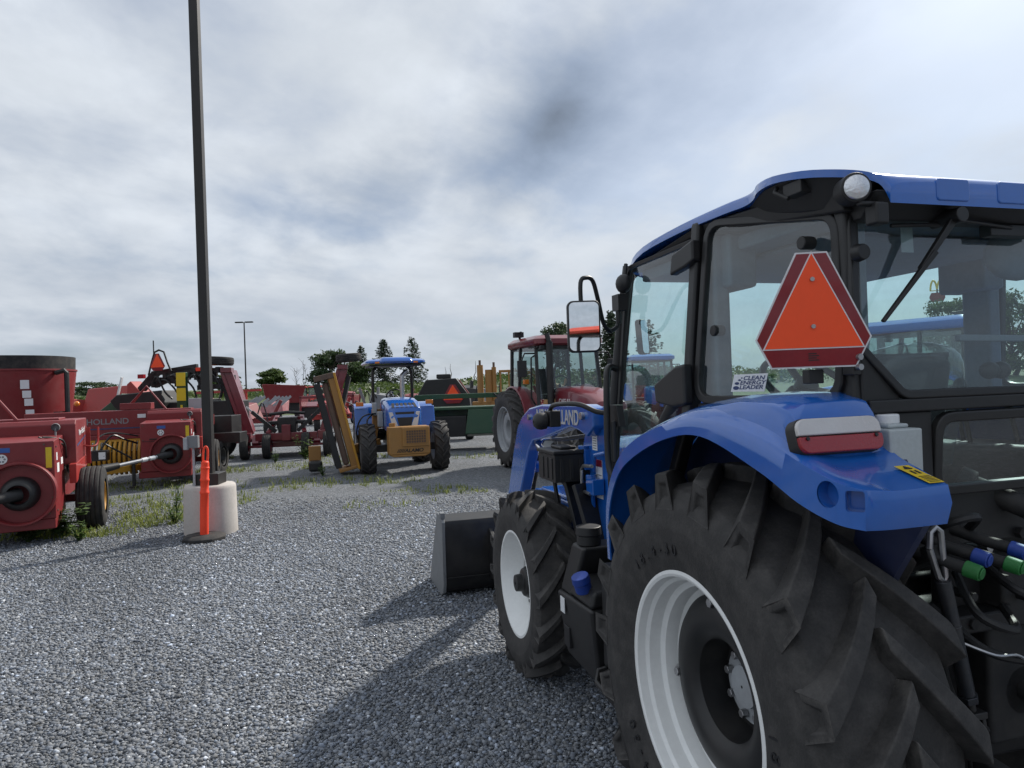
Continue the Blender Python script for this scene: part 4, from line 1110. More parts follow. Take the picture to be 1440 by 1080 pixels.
for x_, y_, h_ in ((.42, .1, .22), (.5, .2, .19), (.46, .36, .24), (.55, .0, .16)):
    mb = MB(); mb.cyl((x_, y_, 1.5), (x_ - .01, y_ + .03, 1.5 + h_), .009); mb.ball((x_ - .01, y_ + .03, 1.52 + h_), (.028, .028, .035), 12); mb.build('control_lever', BLACKP, con)
mb = MB(); mb.hexa([(-.66, -.30, 1.06), (-.36, -.30, 1.06), (-.36, .35, 1.06), (-.66, .35, 1.06)], [(-.65, -.30, 1.48), (-.40, -.30, 1.48), (-.40, .30, 1.46), (-.65, .30, 1.46)]); mb.build('side_console', BLACKP, T1, bevel=.03, seg=3)
for s in (-1, 1):
    mb = MB(); mb.bx(s*.66 - .035, s*.66 + .035, .17, .30, 1.72, 2.34); mb.bx(s*.60 - .06, s*.60 + .06, .12, .34, 2.14, 2.34); mb.build('post_trim', LINER, T1, bevel=.015)
    mb = MB(); mb.bx(s*.615 - .03, s*.615 + .03, -.46, -.38, 1.74, 2.26); mb.build('post_trim', LINER, T1, bevel=.012)
mb = MB(); mb.tube([(.35, -.42, 2.22), (.34, -.44, 2.05), (.30, -.45, 1.95), (.36, -.46, 1.8)], .012, 8); mb.build('cab_cable', BLACKP, T1)
mb = MB(); mb.ball((.12, -.35, 2.18), (.13, .05, .085), 18); mb.build('speaker_pod', LINER, T1)
mb = MB(); mb.beam((-.30, -.49, 1.90), (.42, -.50, 1.885), .02, .02); mb.bx(.10, .62, -.50, -.47, 1.90, 1.925); mb.build('window_bar', LINER, T1, bevel=.004)
# things left on the rear shelf
mb = MB(); mb.ball((.05, -.30, 1.80), (.035, .03, .03), 12); mb.build('lever_knob', BLACKP, con); mb = MB(); mb.ball((.10, -.30, 1.80), (.035, .03, .03), 12); mb.build('lever_knob', BLACKP, con)

# ---------------------------------------------------------------- three-point hitch at the tail of the near tractor
for s in (-1, 1):
    mb = MB(); mb.beam((s*.36, -.20, 1.12), (s*.50, -.575, 1.30), .05, .045); mb.cyl((s*.30, -.18, 1.10), (s*.42, -.18, 1.10), .055)
    la = mb.build('lift_arm', GRIMY, T1, bevel=.01)
    mb = MB()
    a = V((s*.51, -.585, 1.315)); b = V((s*.395, -.565, .885)); d_ = (b - a).normalized()
    # slotted eye, rod, fork
    mb.tube([a + V((s*.022, 0, .0)), a + V((s*.018, 0, .045)), a + V((0, 0, .058)), a + V((-s*.018, 0, .045)), a + V((-s*.022, 0, 0)), a + d_*.085 + V((-s*.012, 0, 0)), a + d_*.10, a + d_*.085 + V((s*.012, 0, 0)), a + V((s*.022, 0, 0))], .009, 8)
    mb.build('slotted_eye', STEEL, la)
    mb = MB(); mb.cyl(a + d_*.095, b, .021, n=14); mb.cyl(b, b + d_*.02, .027, n=6); mb.cyl(a + d_*.23, a + d_*.236, .023, n=14)
    mb.build('lift_rod', mat('dark_oiled_rod', (.05, .055, .065), .35, metal=.7, dirt=.3, sc=9), la, bevel=.002)
    mb = MB(); e = b + d_*.02
    mb.cyl(e, e + d_*.03, .014); mb.bx(e.x - .045, e.x + .045, e.y - .02, e.y + .02, e.z - .05, e.z - .03)
    for q in (-.036, .036): mb.beam(e + V((q, 0, -.045)), e + V((q*1.25, -.01, -.19)), .03, .014, up=(1, 0, 0))
    mb.build('rod_fork', BLACKM, la, bevel=.003)
    mb = MB(); mb.beam((s*.30, -.12, .62), (s*.40, -.60, .70), .05, .08); mb.beam((s*.40, -.60, .70), (s*.43, -1.0, .68), .05, .075); mb.ball((s*.43, -1.03, .68), (.04, .055, .055))
    mb.build('lower_link', GRIMY, T1, bevel=.008)
mb = MB(); mb.bx(-.24, .24, -.38, -.30, 1.0, 1.34); mb.bx(-.12, .12, -.46, -.36, 1.04, 1.22); mb.cyl((-.30, -.30, 1.22), (.30, -.30, 1.22), .06)
mb.cyl((0, -.40, .78), (0, -.58, .78), .032); mb.cyl((0, -.38, .78), (0, -.42, .78), .09)
mb.build('lift_housing', GRIMY, T1, bevel=.015)
mb = MB(); mb.cyl((-.16, -.40, 1.44), (-.02, -.62, 1.33), .034); mb.cyl((-.185, -.37, 1.46), (-.16, -.405, 1.44), .045, n=12); mb.bx(-.30, -.22, -.45, -.36, 1.34, 1.44); mb.build('top_link', GRIMY, T1, bevel=.006)
mb = MB()
for k in range(4): mb.bx(-.41 + k*.08, -.35 + k*.08, -.45, -.36, 1.36 + .02*(k % 2), 1.43 + .02*(k % 2))
mb.build('valve_bank', GRIMY, T1, bevel=.008)
mb = MB(); mb.add([(-.285, -.462, 1.405), (-.235, -.462, 1.405), (-.24, -.46, 1.445), (-.262, -.46, 1.445)], [(0, 1, 2, 3)]); mb.build('hitch_sticker', STICKW, T1)
mb = MB(); mb.add([(-.215, -.463, 1.41), (-.145, -.463, 1.41), (-.16, -.461, 1.45), (-.20, -.461, 1.45)], [(0, 1, 2, 3)]); hs_ = mb.build('hitch_sticker', STICKW, T1)
text_mesh('PS', 'sticker_lettering', INKK, hs_, frame_T((-.18, -.465, 1.428), (1, 0, 0), (0, .05, 1)), .035, .0004)
# couplers with dust caps: outlets on short pipes
for px_, z_, cm in ((-.39, 1.285, BLUE2), (-.255, 1.292, BLUE2), (-.455, 1.263, GREEN2), (-.31, 1.262, GREEN2)):
    y0 = -.60 if cm is BLUE2 else -.63
    mb = MB(); mb.tube([(px_ - .10, -.40, z_ + .06), (px_ - .03, y0 + .07, z_ + .015), (px_, y0, z_)], .017, 10); oc = mb.build('hydraulic_outlet', GRIMY, T1)
    d_ = V((.32, -.92, -.2)).normalized(); p = V((px_, y0, z_))
    mb = MB(); mb.cyl(p - d_*.004, p + d_*.036, .0225, .021, n=20); mb.cyl(p + d_*.036, p + d_*.041, .016, n=16); mb.build('dust_cap', cm, oc, bevel=.004)
for pts in ([(-.35, -.4, 1.3), (-.40, -.52, 1.36), (-.33, -.56, 1.38), (-.27, -.45, 1.30)], [(-.26, -.42, 1.18), (-.33, -.55, 1.10), (-.25, -.60, 1.06), (-.15, -.48, 1.08)], [(-.15, -.42, 1.20), (-.20, -.56, 1.16), (-.12, -.6, 1.12), (-.06, -.46, 1.1)], [(-.34, -.40, 1.08), (-.30, -.55, .99), (-.16, -.60, .95), (-.05, -.55, .86)], [(-.5, -.35, 1.2), (-.45, -.5, 1.05), (-.38, -.5, .85), (-.2, -.45, .7)]):
    mb = MB(); mb.tube(catmull(pts, 6), .013, 8); mb.build('hydraulic_hose', BLACKP, T1)
mb = MB(); mb.tube(catmull([(-.40, -.55, 1.03), (-.33, -.60, 1.00), (-.24, -.6, .985), (-.16, -.6, .92)], 6), .0045, 6); mb.build('bare_cable', STEEL, T1)
for k in range(9):
    x_ = -.38 + .045*k; z_ = 1.0 + .33*((k*37) % 10)/10
    mb = MB(); mb.cyl((x_, -.40, z_), (x_, -.47 - .02*(k % 3), z_), .014 + .004*(k % 2), n=6); mb.build('hitch_bolt', STEEL if k % 4 == 0 else GRIMY, T1, bevel=.002)
mb = MB(); mb.beam((0, -.2, .42), (0, -.85, .42), .08, .04); mb.build('drawbar', GRIMY, T1, bevel=.006)
mb = MB(); mb.tube([(-.20, -.44, .70), (-.28, -.52, .60), (-.38, -.6, .68)], .012, 6); mb.build('check_chain', STEEL, T1)
# ---------------------------------------------------------------- light pole on its concrete base, delineator
lp = thing('light_pole', 'tall dark square light pole standing on a round concrete base in the gravel', 'light pole', (-4.075, 9.40, 0), R(4))
mb = MB(); mb.lathe([(0, .335), (.60, .325), (.635, .318), (.65, .300), (.651, .001)], 56, 'Z'); mb.build('concrete_base', CONC, lp, angle=50)
mb = MB(); mb.bx(-.058, .058, -.058, .058, .65, 9.2); mb.build('pole', BRONZE, lp, bevel=.008)
mb = MB(); mb.bx(-.165, .165, -.165, .165, .652, .80); mb.build('base_cover', BRONZE, lp, bevel=.008)
mb = MB(); mb.beam((-.06, 0, 9.15), (-.6, 0, 9.2), .05, .05); mb.beam((.06, 0, 9.15), (.6, 0, 9.2), .05, .05); mb.build('lamp_arm', BRONZE, lp)
for s in (-1, 1):
    mb = MB(); mb.bx(s*.85 - .30, s*.85 + .30, -.17, .17, 9.17, 9.24); mb.build('lamp_head', BRONZE, lp, bevel=.02)
mb = MB(); mb.tube([(-.13, -.19, .65), (-.13, -.19, 1.18)], .016, 8); mb.build('conduit', LGREY, lp)
mb = MB(); mb.bx(-.20, -.055, -.235, -.16, 1.15, 1.31); ob = mb.build('outlet_box', GREYP, lp, bevel=.008)
mb = MB(); mb.bx(-.235, -.18, -.26, -.18, 1.13, 1.29); mb.build('box_cover', LGREY, ob, bevel=.012)

dl = thing('delineator_post', 'orange flexible delineator post with loop top on a black rubber foot', 'traffic post', (-3.96, 8.92, 0), R(20))
mb = MB(); o_ = [(.27*math.cos(R(22.5 + 45*k)), .27*math.sin(R(22.5 + 45*k))) for k in range(8)]; o2 = [(x*.8, y*.8) for x, y in o_]
mb.add([(x, y, .004) for x, y in o_] + [(x, y, .045) for x, y in o_] + [(x, y, .075) for x, y in o2], [tuple(range(8))[::-1], tuple(range(16, 24))] + [(k, (k + 1) % 8, 8 + (k + 1) % 8, 8 + k) for k in range(8)] + [(8 + k, 8 + (k + 1) % 8, 16 + (k + 1) % 8, 16 + k) for k in range(8)])
mb.build('rubber_foot', RUBBERW, dl, bevel=.008)
mb = MB(); lean = lambda z: (.020*z + .035*z*z*.55, 0, z)
pts = []; rr_ = []
for z, r_ in ((.06, .052), (.2, .052), (.40, .052), (.58, .051), (.59, .057), (.61, .057), (.62, .050), (.74, .050), (.75, .056), (.77, .056), (.78, .050), (.90, .049), (.905, .054), (.92, .054), (.925, .049), (.985, .046), (1.0, .032)):
    pts.append(lean(z)); rr_.append(r_)
mb.tube(pts, rr_, 16)
hp = [V(lean(1.0)) + V((-.026, 0, -.01)), V(lean(1.10)) + V((-.028, 0, 0)), V(lean(1.16)) + V((-.018, 0, 0)), V(lean(1.18)), V(lean(1.16)) + V((.018, 0, 0)), V(lean(1.10)) + V((.028, 0, 0)), V(lean(1.0)) + V((.026, 0, -.01))]
mb.tube(catmull(hp, 4), .013, 8); mb.build('orange_tube', CONEO, dl)

# ---------------------------------------------------------------- square balers
def square_baler(label, loc, rz):
    t = thing('square_baler', label, 'baler', loc, rz, 'red square balers parked side by side')
    mb = MB()
    mb.hexa([(-.47, .0, .33), (.47, .0, .33), (.47, .8, .33), (-.47, .8, .33)], [(-.47, .0, 1.32), (.47, .0, 1.32), (.47, .8, 1.37), (-.47, .8, 1.37)])
    mb.bx(-.52, .46, .02, .5, .20, .33)
    ch = mb.build('front_housing', RED, t, bevel=.012)
    mb = MB()   # flywheel shield ring round the drive
    mb.lathe([(-.10, .365), (-.115, .375), (-.115, .395), (-.10, .402), (.0, .402)], 44, 'Y', (.10, 0, .68)); mb.lathe([(-.10, .365), (-.01, .36), (-.008, .2)], 44, 'Y', (.10, 0, .68))
    mb.build('flywheel_ring', RED, ch, angle=40)
    mb = MB(); mb.lathe([(-.012, .215), (-.06, .213), (-.15, .19), (-.20, .155), (-.21, .125), (-.15, .115)], 36, 'Y', (.10, 0, .68)); mb.build('drive_shield', BLACKP, ch)
    mb = MB(); p0 = V((.10, -.10, .68)); d_ = V((-.72, -.62, -.10)).normalized()
    mb.cyl(p0, p0 + d_*.30, .085, .055, n=18); sh = mb.build('drive_shaft', BLACKP, t)
    mb = MB(); mb.cyl(p0 + d_*.28, p0 + d_*1.15, .036, n=14); mb.build('shaft_tube', STEEL, sh)
    for k in (.36, .52):
        mb = MB(); mb.cyl(p0 + d_*k, p0 + d_*(k + .11), .042, n=14); mb.build('shaft_sticker', STICKW, sh)
    mb = MB(); mb.cyl(p0 + d_*1.1, p0 + d_*1.42, .06, .085, n=14); mb.build('shaft_joint', BLACKP, sh)
    # upper cover with sloping top, set back from the front
    mb = MB()
    mb.prism([(.75, .95), (.75, 1.50), (.80, 1.56), (1.95, 1.56), (1.95, .92), (.9, .92)], 'X', -.44, .62)
    mb.bx(-.40, .40, 1.0, 3.6, .62, 1.0)
    up_ = mb.build('upper_cover', RED, t, bevel=.014)
    mb = MB(); mb.prism([(.60, .70), (.60, .96), (2.0, 1.02), (2.0, .88), (1.0, .76)], 'X', .55, .632); mb.build('side_skirt', RED_B, up_, bevel=.006)
    text_mesh('New Holland', 'lettering', STICKW, up_, frame_T((.623, 1.35, 1.38), (0, 1, .05), (0, 0, 1)), .12, .002, shear=.25)
    mb = MB(); mb.add([(.6225, .85, 1.18), (.6225, 1.75, 1.29), (.6225, 1.75, 1.31), (.6225, .85, 1.215)], [(0, 1, 2, 3)]); mb.build('stripe', INKB, up_)
    mb = MB(); mb.bx(-2.75, .40, .98, 1.55, 1.08, 1.59); mb.bx(-2.75, -.44, .90, 1.7, .98, 1.08); fh = mb.build('feeder_housing', RED, t, bevel=.014)
    text_mesh('NEW HOLLAND', 'lettering', mat('dull_grey_lettering', (.22, .20, .21), .5, dirt=.2), fh, frame_T((-1.45, .977, 1.36), (1, 0, 0), (0, 0, 1)), .17, .002, bold=.003)
    mb = MB(); mb.bx(-2.3, -.55, .974, .979, 1.20, 1.225); mb.build('stripe', INKB, fh)
    mb = MB(); mb.bx(-1.0, -.4, 1.0, 1.5, 1.60, 1.74); mb.build('twine_box', RED, fh, bevel=.01)
    mb = MB(); mb.bx(-.66, -.50, .975, .979, 1.42, 1.50); mb.build('housing_sticker', STICKW, fh)
    # pickup: yellow strippers over a dark reel
    mb = MB(); mb.cyl((-2.45, 1.05, .52), (-.55, 1.05, .52), .20, n=20); pk = mb.build('pickup_reel', BLACKM, t)
    mb = MB()
    for k in range(20):
        x_ = -2.40 + k*.094
        mb.tube(catmull([(x_, .95, .95), (x_, .80, .80), (x_, .745, .58), (x_, .80, .36), (x_, .95, .25)], 3), .034, 6)
    mb.build('pickup_stripper', YELLOW, pk)
    mb = MB(); mb.bx(-2.5, -.5, .90, .96, .93, .98); mb.build('stripper_bar', YELLOW, pk)
    mb = MB(); mb.beam((-.55, .30, .42), (-1.15, -.75, .44), .12, .12); mb.beam((-1.15, -.75, .44), (-1.25, -1.2, .44), .08, .06); tg = mb.build('tongue', YELLOW, t, bevel=.01)
    mb = MB(); mb.cyl((-.60, -.02, .06), (-.60, -.02, .56), .035, n=12); mb.cyl((-.60, -.02, .03), (-.60, -.02, .06), .09, n=14); mb.bx(-.66, -.54, -.06, .04, .50, .60); mb.build('parking_jack', BLACKM, tg)
    mb = MB(); mb.bx(-1.35, -1.05, -.1, .15, .62, .82); mb.tube(catmull([(-1.2, 0, .8), (-1.0, .1, 1.1), (-.8, .3, 1.0), (-.6, .5, .9)], 5), .02, 6); mb.tube(catmull([(-1.3, 0, .8), (-1.25, .1, 1.05), (-1.05, .3, 1.15), (-.6, .6, 1.05)], 5), .016, 6); mb.tube(catmull([(-1.1, -.1, .7), (-1.2, .2, .95), (-1.0, .4, .8), (-.7, .4, .6)], 5), .018, 6)
    hv = mb.build('hydraulic_valve', BLACKM, t)
    mb = MB(); mb.bx(-1.20, -1.08, -.107, -.10, .65, .79); mb.build('valve_sticker', STICKW, hv)
    mb = MB(); mb.bx(-.445, .445, -.006, .002, .945, .953); mb.build('panel_seam', BLACKM, ch)
    mb = MB(); mb.bx(-.30, -.14, -.03, -.004, .985, 1.005); mb.build('latch_handle', BLACKM, ch, bevel=.004)
    for q in ((-.42, 1.27), (-.42, .98), (.36, 1.28), (.36, .96), (.40, .40), (-.40, .40), (.44, .60), (.44, .80)):
        mb = MB(); mb.cyl((q[0], .0, q[1]), (q[0], -.012, q[1]), .013, n=6); mb.build('panel_bolt', RUST, ch)
    for q in ((.10, .42), (.62, .42), (.10, 1.24), (.70, 1.28)):
        mb = MB(); mb.cyl((.47, q[0], q[1]), (.482, q[0], q[1]), .013, n=6); mb.build('panel_bolt', RUST, ch)
    mb = MB(); mb.tube(catmull([(.30, .30, 1.36), (.50, .45, 1.30), (.50, .75, 1.05), (.48, 1.0, .85), (.45, 1.6, .75)], 5), .014, 6); mb.build('hydraulic_hose', BLACKP, t); mb = MB(); mb.tube(catmull([(.25, .35, 1.36), (.48, .60, 1.24), (.48, .9, 1.0), (.47, 1.2, .88), (.45, 1.7, .80)], 5), .011, 6); mb.build('hydraulic_hose', BLACKP, t)
    # decals on the front
    mb = MB(); mb.bx(.375, .44, -.004, -.001, .98, 1.24); mb.build('reflector', STICKY, ch)
    mb = MB(); mb.lathe([(-.004, .001), (-.004, .062)], 24, 'Y', (-.09, 0, 1.12)); em = mb.build('round_emblem', STICKW, ch)
    mb = MB()
    for k in range(6): mb.lathe([(-.0055, .002), (-.0055, .013)], 8, 'Y', (-.09 + .034*math.cos(R(60*k)), 0, 1.12 + .034*math.sin(R(60*k))))
    mb.build('emblem_print', GREYP, em)
    mb = MB(); mb.bx(-.16, .0, -.004, -.001, 1.20, 1.26); mb.build('blue_sticker', mat('blue_sticker', (.03, .10, .35), .5, dirt=.1), ch)
    for y0, z0, w_, h_ in ((.16, .90, .16, .12), (.12, 1.06, .08, .10), (.48, .98, .15, .09)):
        mb = MB(); mb.bx(.471, .474, y0, y0 + w_, z0, z0 + h_); mb.build('warning_sticker', STICKW, ch)
    mb = MB(); mb.tube([(.40, .62, 1.35), (.40, .64, 1.46)], .012, 6); mb.lathe([(.62, .05), (.65, .055), (.67, .05), (.67, .001)], 18, 'Y', (.40, 0, 1.47)); mb.build('warning_light', GREYP, ch)
    mb = MB(); mb.tube([(-.95, 1.3, 1.6), (-.5, 1.2, 2.1), (-.1, 1.0, 1.58)], .022, 6); mb.tube([(-.5, 1.2, 2.1), (-.95, 1.55, 1.58)], .018, 6); mb.build('hay_guide', RED, up_)
    mb = MB(); mb.tube(catmull([(.62, 1.50, 1.16), (.75, 1.52, 1.14), (.80, 1.60, 1.20), (.80, 1.66, 1.42)], 3), .014, 6); mb.bx(.64, .70, 1.60, 1.63, .88, 1.42); mb.build('side_bracket', RED_B, up_)
    for x_, n_ in ((.76, 'wheel'), (-2.15, 'wheel')):
        w_ = tractor_wheel(t, (x_, 1.08 if x_ > 0 else 1.72, .44), .44, .35, .20, 0, .012, 1 if x_ > 0 else -1, YELLOW, YELLOW, rubber=RUBBERW, seg=40, kind='front', smoothtread=5, bev=0, lod=True)
    mb = MB(); mb.beam((.62, 1.15, .44), (-2.1, 1.70, .43), .10, .10); mb.bx(-.38, .38, 1.0, 3.4, .42, .62); mb.build('axle', RED, t)
    return t
square_baler('red square baler at the left edge, front corner close to the weeds', (-6.30, 8.80, 0), R(25))
square_baler('red square baler parked behind the light pole, its white shaft pointing left', (-7.14, 14.45, 0), R(19))

# ---------------------------------------------------------------- vertical feed mixer
fm = thing('feed_mixer', 'dark red feed mixer tub with black rubber rim behind the balers', 'feed mixer', (-13.05, 16.6, 0), R(6))
def oval(rx, ry, z, n=56): return [(rx*math.copysign(abs(math.cos(a))**.85, math.cos(a)), ry*math.copysign(abs(math.sin(a))**.85, math.sin(a)), z) for a in [2*math.pi*k/n for k in range(n)]]
mb = MB(); mb.loft([oval(2.2, 1.2, .75), oval(2.38, 1.38, 1.6), oval(2.48, 1.5, 2.55), oval(2.50, 1.52, 2.56), oval(2.50, 1.52, 2.60), oval(2.44, 1.46, 2.60), oval(2.3, 1.3, 1.4), oval(2.1, 1.1, .9)], True, True); tb_ = mb.build('tub', RED, fm, angle=30)
mb = MB(); mb.loft([oval(2.46, 1.48, 2.56), oval(2.47, 1.49, 2.90), oval(2.45, 1.47, 2.90), oval(2.44, 1.46, 2.56)], True, False); mb.build('rubber_rim', RUBBERW, tb_)
mb = MB(); mb.bx(-2.2, 2.2, -.5, .5, .50, .76); mb.bx(-2.1, 2.1, -.12, .12, .42, .5); mb.build('chassis', RED, fm, bevel=.02)
mb = MB(); mb.tube([(2.42, -.5, 2.50), (2.62, -.5, 2.55), (2.66, -.5, 2.50), (2.66, -.5, 1.0)], .055, 8); mb.bx(2.45, 2.6, -.7, -.35, 1.0, 1.6); mb.build('chute_cylinder', BLACKM, fm)
mb = MB(); mb.hexa([(2.2, -.9, .8), (2.9, -.9, .9), (2.9, .4, .9), (2.2, .4, .8)], [(2.25, -.9, 1.35), (2.75, -.9, 1.15), (2.75, .4, 1.15), (2.25, .4, 1.35)]); mb.build('discharge_chute', RUST, fm, bevel=.02)
for k, (th, z_, hh) in enumerate(((.62, 2.24, .10), (.60, 2.02, .08), (.58, 1.84, .08), (.57, 1.55, .12))):
    q = lambda a, dz: (2.45*math.cos(a)**.85 + .03, -1.46*math.sin(a)**.85 - .04, z_ + dz)
    mb = MB(); mb.loft([[q(th + .10*j/4, -hh), q(th + .10*j/4, hh)] for j in range(5)], False)
    mb.build('tub_sticker', STICKW, tb_)
text_mesh('MIXERS'[-1:], 'lettering', STICKW, tb_, frame_T((.28, -1.50, 2.12), (1, .02, 0), (0, -.08, 1)), .42, .003, bold=.01)
for x_ in (-1.2, 1.2):
    for y_ in (-.85, .85):
        tractor_wheel(fm, (x_, y_, .42), .42, .3, .22, 0, .012, -1, LGREY, LGREY, rubber=RUBBERW, seg=28, kind='front', smoothtread=4, bev=0, lod=True)
        fm_w = kids(fm)[-1]; fm_w.rotation_euler = (0, 0, math.pi/2 if y_ < 0 else -math.pi/2)

def smv(parent, c, rz=0.0, sc=1.0, tilt=0.0):
    """orange slow-vehicle triangle facing local -y"""
    T = M.Translation(c) @ M.Rotation(rz, 4, 'Z') @ M.Rotation(R(90) + tilt, 4, 'X') @ M.Diagonal((sc, sc, sc, 1))
    mb = MB(); plate2(mb, T, [(-.112, -.158), (.112, -.158), (.19, -.072), (.045, .17), (-.045, .17), (-.19, -.072)], -.004, .002); s_ = mb.build('slow_vehicle_sign', SMVR, parent, smooth=False)
    mb = MB(); plate2(mb, T, [(-.165, -.095), (.165, -.095), (0, .165)], .002, .005); mb.build('orange_triangle', SMVO, s_, smooth=False)
    return s_

# ---------------------------------------------------------------- disc mower, big dark harvesting machine, steel cabinet behind the balers
dm = thing('disc_mower', 'bright red mower with angled hood beyond the feed mixer', 'mower', (-13.6, 23.2, 0), R(-8))
mb = MB(); mb.hexa([(-.3, -.5, 1.45), (1.55, -.5, 1.42), (1.7, .5, 1.5), (-.4, .5, 1.5)], [(-.25, -.2, 2.22), (1.3, -.2, 2.30), (1.35, .4, 2.30), (-.3, .4, 2.25)]); mb.prism([(1.30, 1.6), (1.32, 2.32), (1.45, 2.42), (1.85, 2.0), (1.8, 1.5)], 'Y', -.45, .1); mb.build('hood', RED_B, dm, bevel=.03)
mb = MB(); mb.hexa([(-1.2, -.8, .7), (-.2, -.9, .7), (.2, .3, .7), (-1.2, .3, .7)], [(-1.0, -.6, 1.5), (-.5, -.8, 1.95), (.0, .2, 1.8), (-1.1, .2, 1.4)]); mb.bx(-1.6, 2.0, -.2, .2, .5, .8); mb.build('gear_housing', RED_B, dm, bevel=.03)
mb = MB(); mb.beam((.95, -.55, 1.5), (1.25, -.55, 2.55), .07, .05); mb.build('lift_strut', STICKW, dm)
mb = MB(); mb.ball((-.12, -.86, 1.75), .09, 10); mb.build('warning_lamp', AMBER, dm)
mb = MB(); mb.tube([(-1.3, -.5, .6), (-1.3, .4, .6)], .4, 14); mb.tube([(1.6, -.5, .4), (1.6, .4, .4)], .4, 14); mb.build('wheel', RUBBERW, dm)

hv = thing('forage_harvester', 'long dark green and black harvesting machine with orange triangle behind the balers', 'harvester', (-10.65, 21.0, 0), R(-4))
mb = MB(); mb.hexa([(-2.3, -.6, 1.0), (-.6, -.6, 1.0), (-.6, .6, 1.0), (-2.3, .6, 1.0)], [(-1.9, -.5, 1.45), (-.9, -.5, 2.02), (-.9, .5, 2.0), (-1.9, .5, 1.45)]); mb.build('green_shroud', GREEN, hv, bevel=.03)
mb = MB(); mb.prism([(-1.0, 1.62), (-1.15, 1.80), (-.9, 1.97), (.75, 2.06), (.9, 1.7), (.8, 1.35), (-.6, 1.35)], 'Y', -.75, .4); mb.bx(.4, 3.2, -.5, .7, 1.0, 1.7); mb.build('dark_body', BLACKP, hv, bevel=.03)
mb = MB(); mb.bx(1.46, 1.82, -.90, -.78, .7, 2.55); gp = mb.build('side_panel', GREEN, hv, bevel=.02)
mb = MB(); mb.bx(1.47, 1.81, -.91, -.903, 2.16, 2.54); mb.build('yellow_sticker', STICKY, gp); mb = MB(); mb.bx(1.47, 1.81, -.91, -.903, 1.74, 2.10); mb.build('yellow_sticker', STICKY, gp); mb = MB(); mb.bx(1.60, 1.68, -.91, -.903, 1.15, 1.62); mb.build('yellow_sticker', STICKY, gp)
mb = MB()
for x0, z0, x1, z1 in ((-.2, 2.1, .35, 2.55), (-.05, 2.1, .5, 2.55), (.3, 2.4, 1.2, 2.3), (.3, 2.55, 2.0, 2.72), (1.2, 2.62, 2.9, 2.58), (1.9, 2.40, 2.9, 2.28), (2.0, 2.1, 2.9, 2.12), (.4, 2.2, 1.3, 2.5), (1.9, 2.7, 2.3, 2.0)):
    mb.beam((x0, -.5, z0), (x1, -.5, z1), .14, .14)
for k in range(14):
    x_ = .3 + .22*k; mb.bx(x_, x_ + .14, -.6, -.3, 2.15 + .12*((k*5) % 4), 2.32 + .12*((k*5) % 4))
mb.build('frame', BLACKM, hv, bevel=.01)
mb = MB()
for k in range(7): mb.tube(catmull([(.4 + .35*k, -.65, 2.25 + .1*(k % 3)), (.65 + .35*k, -.75, 2.45 - .12*(k % 2)), (.9 + .35*k, -.7, 2.0 + .1*(k % 2)), (1.1 + .3*k, -.6, 1.8)], 4), .03, 6)
mb.build('hydraulic_hose', BLACKP, hv)
mb = MB(); mb.beam((2.05, -.62, 2.62), (2.6, -.62, 2.66), .12, .10); mb.build('orange_guard', CONEO, hv)
mb = MB(); mb.bx(2.2, 2.5, -.66, -.5, 2.70, 2.96); mb.build('rear_lamp', BLACKP, hv, bevel=.05); mb = MB(); mb.bx(2.6, 2.8, -.66, -.5, 2.72, 2.98); mb.ball((2.7, -.68, 2.85), (.1, .05, .1), 10); mb.build('amber_lamp', AMBER, hv)
hv.scale = (.80, 1, 1); smv(hv, (.72, -.8, 2.86), sc=1.5)
mb = MB(); mb.tube([(.3, -.7, 2.5), (.42, -.7, 2.85), (.55, -.7, 3.16), (.72, -.7, 3.22), (.9, -.7, 3.16), (1.02, -.7, 2.85), (1.15, -.7, 2.6)], .03, 6); mb.tube([(.52, -.7, 3.1), (.52, -.7, 3.5)], .02, 6); mb.build('sign_hoop', BLACKM, hv)
mb = MB(); mb.bx(-.1, .12, -.72, -.6, 2.42, 2.54); mb.build('red_lamp', LENSR, hv)
for x_ in (-1.2, 2.6): tractor_wheel(hv, (x_, -.3, .6), .6, .45, .3, 0, .012, -1, GREEN, GREEN, rubber=RUBBERW, seg=28, kind='front', smoothtread=4, bev=0, lod=True).rotation_euler = (0, 0, math.pi/2)

cb = thing('spray_trailer', 'dark trailer carrying a pale grey steel cabinet beside the light pole', 'trailer', (-7.35, 16.6, 0), R(5))
mb = MB(); mb.bx(-.22, .22, -.18, .18, .98, 1.80); c2 = mb.build('steel_cabinet', LGREY, cb, bevel=.012)
mb = MB(); mb.bx(-.05, .0, -.186, -.18, 1.40, 1.43); mb.build('cabinet_latch', STICKW, c2)
mb = MB(); mb.bx(-1.1, .9, -.10, .5, .72, .96); mb.bx(-.6, .6, .3, 1.1, .9, 1.35); mb.beam((-1.0, .2, .9), (-.4, .2, 1.3), .06, .06); mb.tube(catmull([(-.9, -.1, 1.0), (-.5, -.15, 1.1), (-.2, -.1, .98), (.2, -.12, .9)], 5), .025, 6); mb.build('frame', BLACKM, cb, bevel=.01)
tractor_wheel(cb, (.35, .0, .40), .40, .3, .2, 0, .012, -1, BLACKM, BLACKM, rubber=RUBBERW, seg=28, kind='front', smoothtread=4, bev=0, lod=True)
tractor_wheel(cb, (-.8, .2, .40), .40, .3, .2, 0, .012, -1, BLACKM, BLACKM, rubber=RUBBERW, seg=28, kind='front', smoothtread=4, bev=0, lod=True)

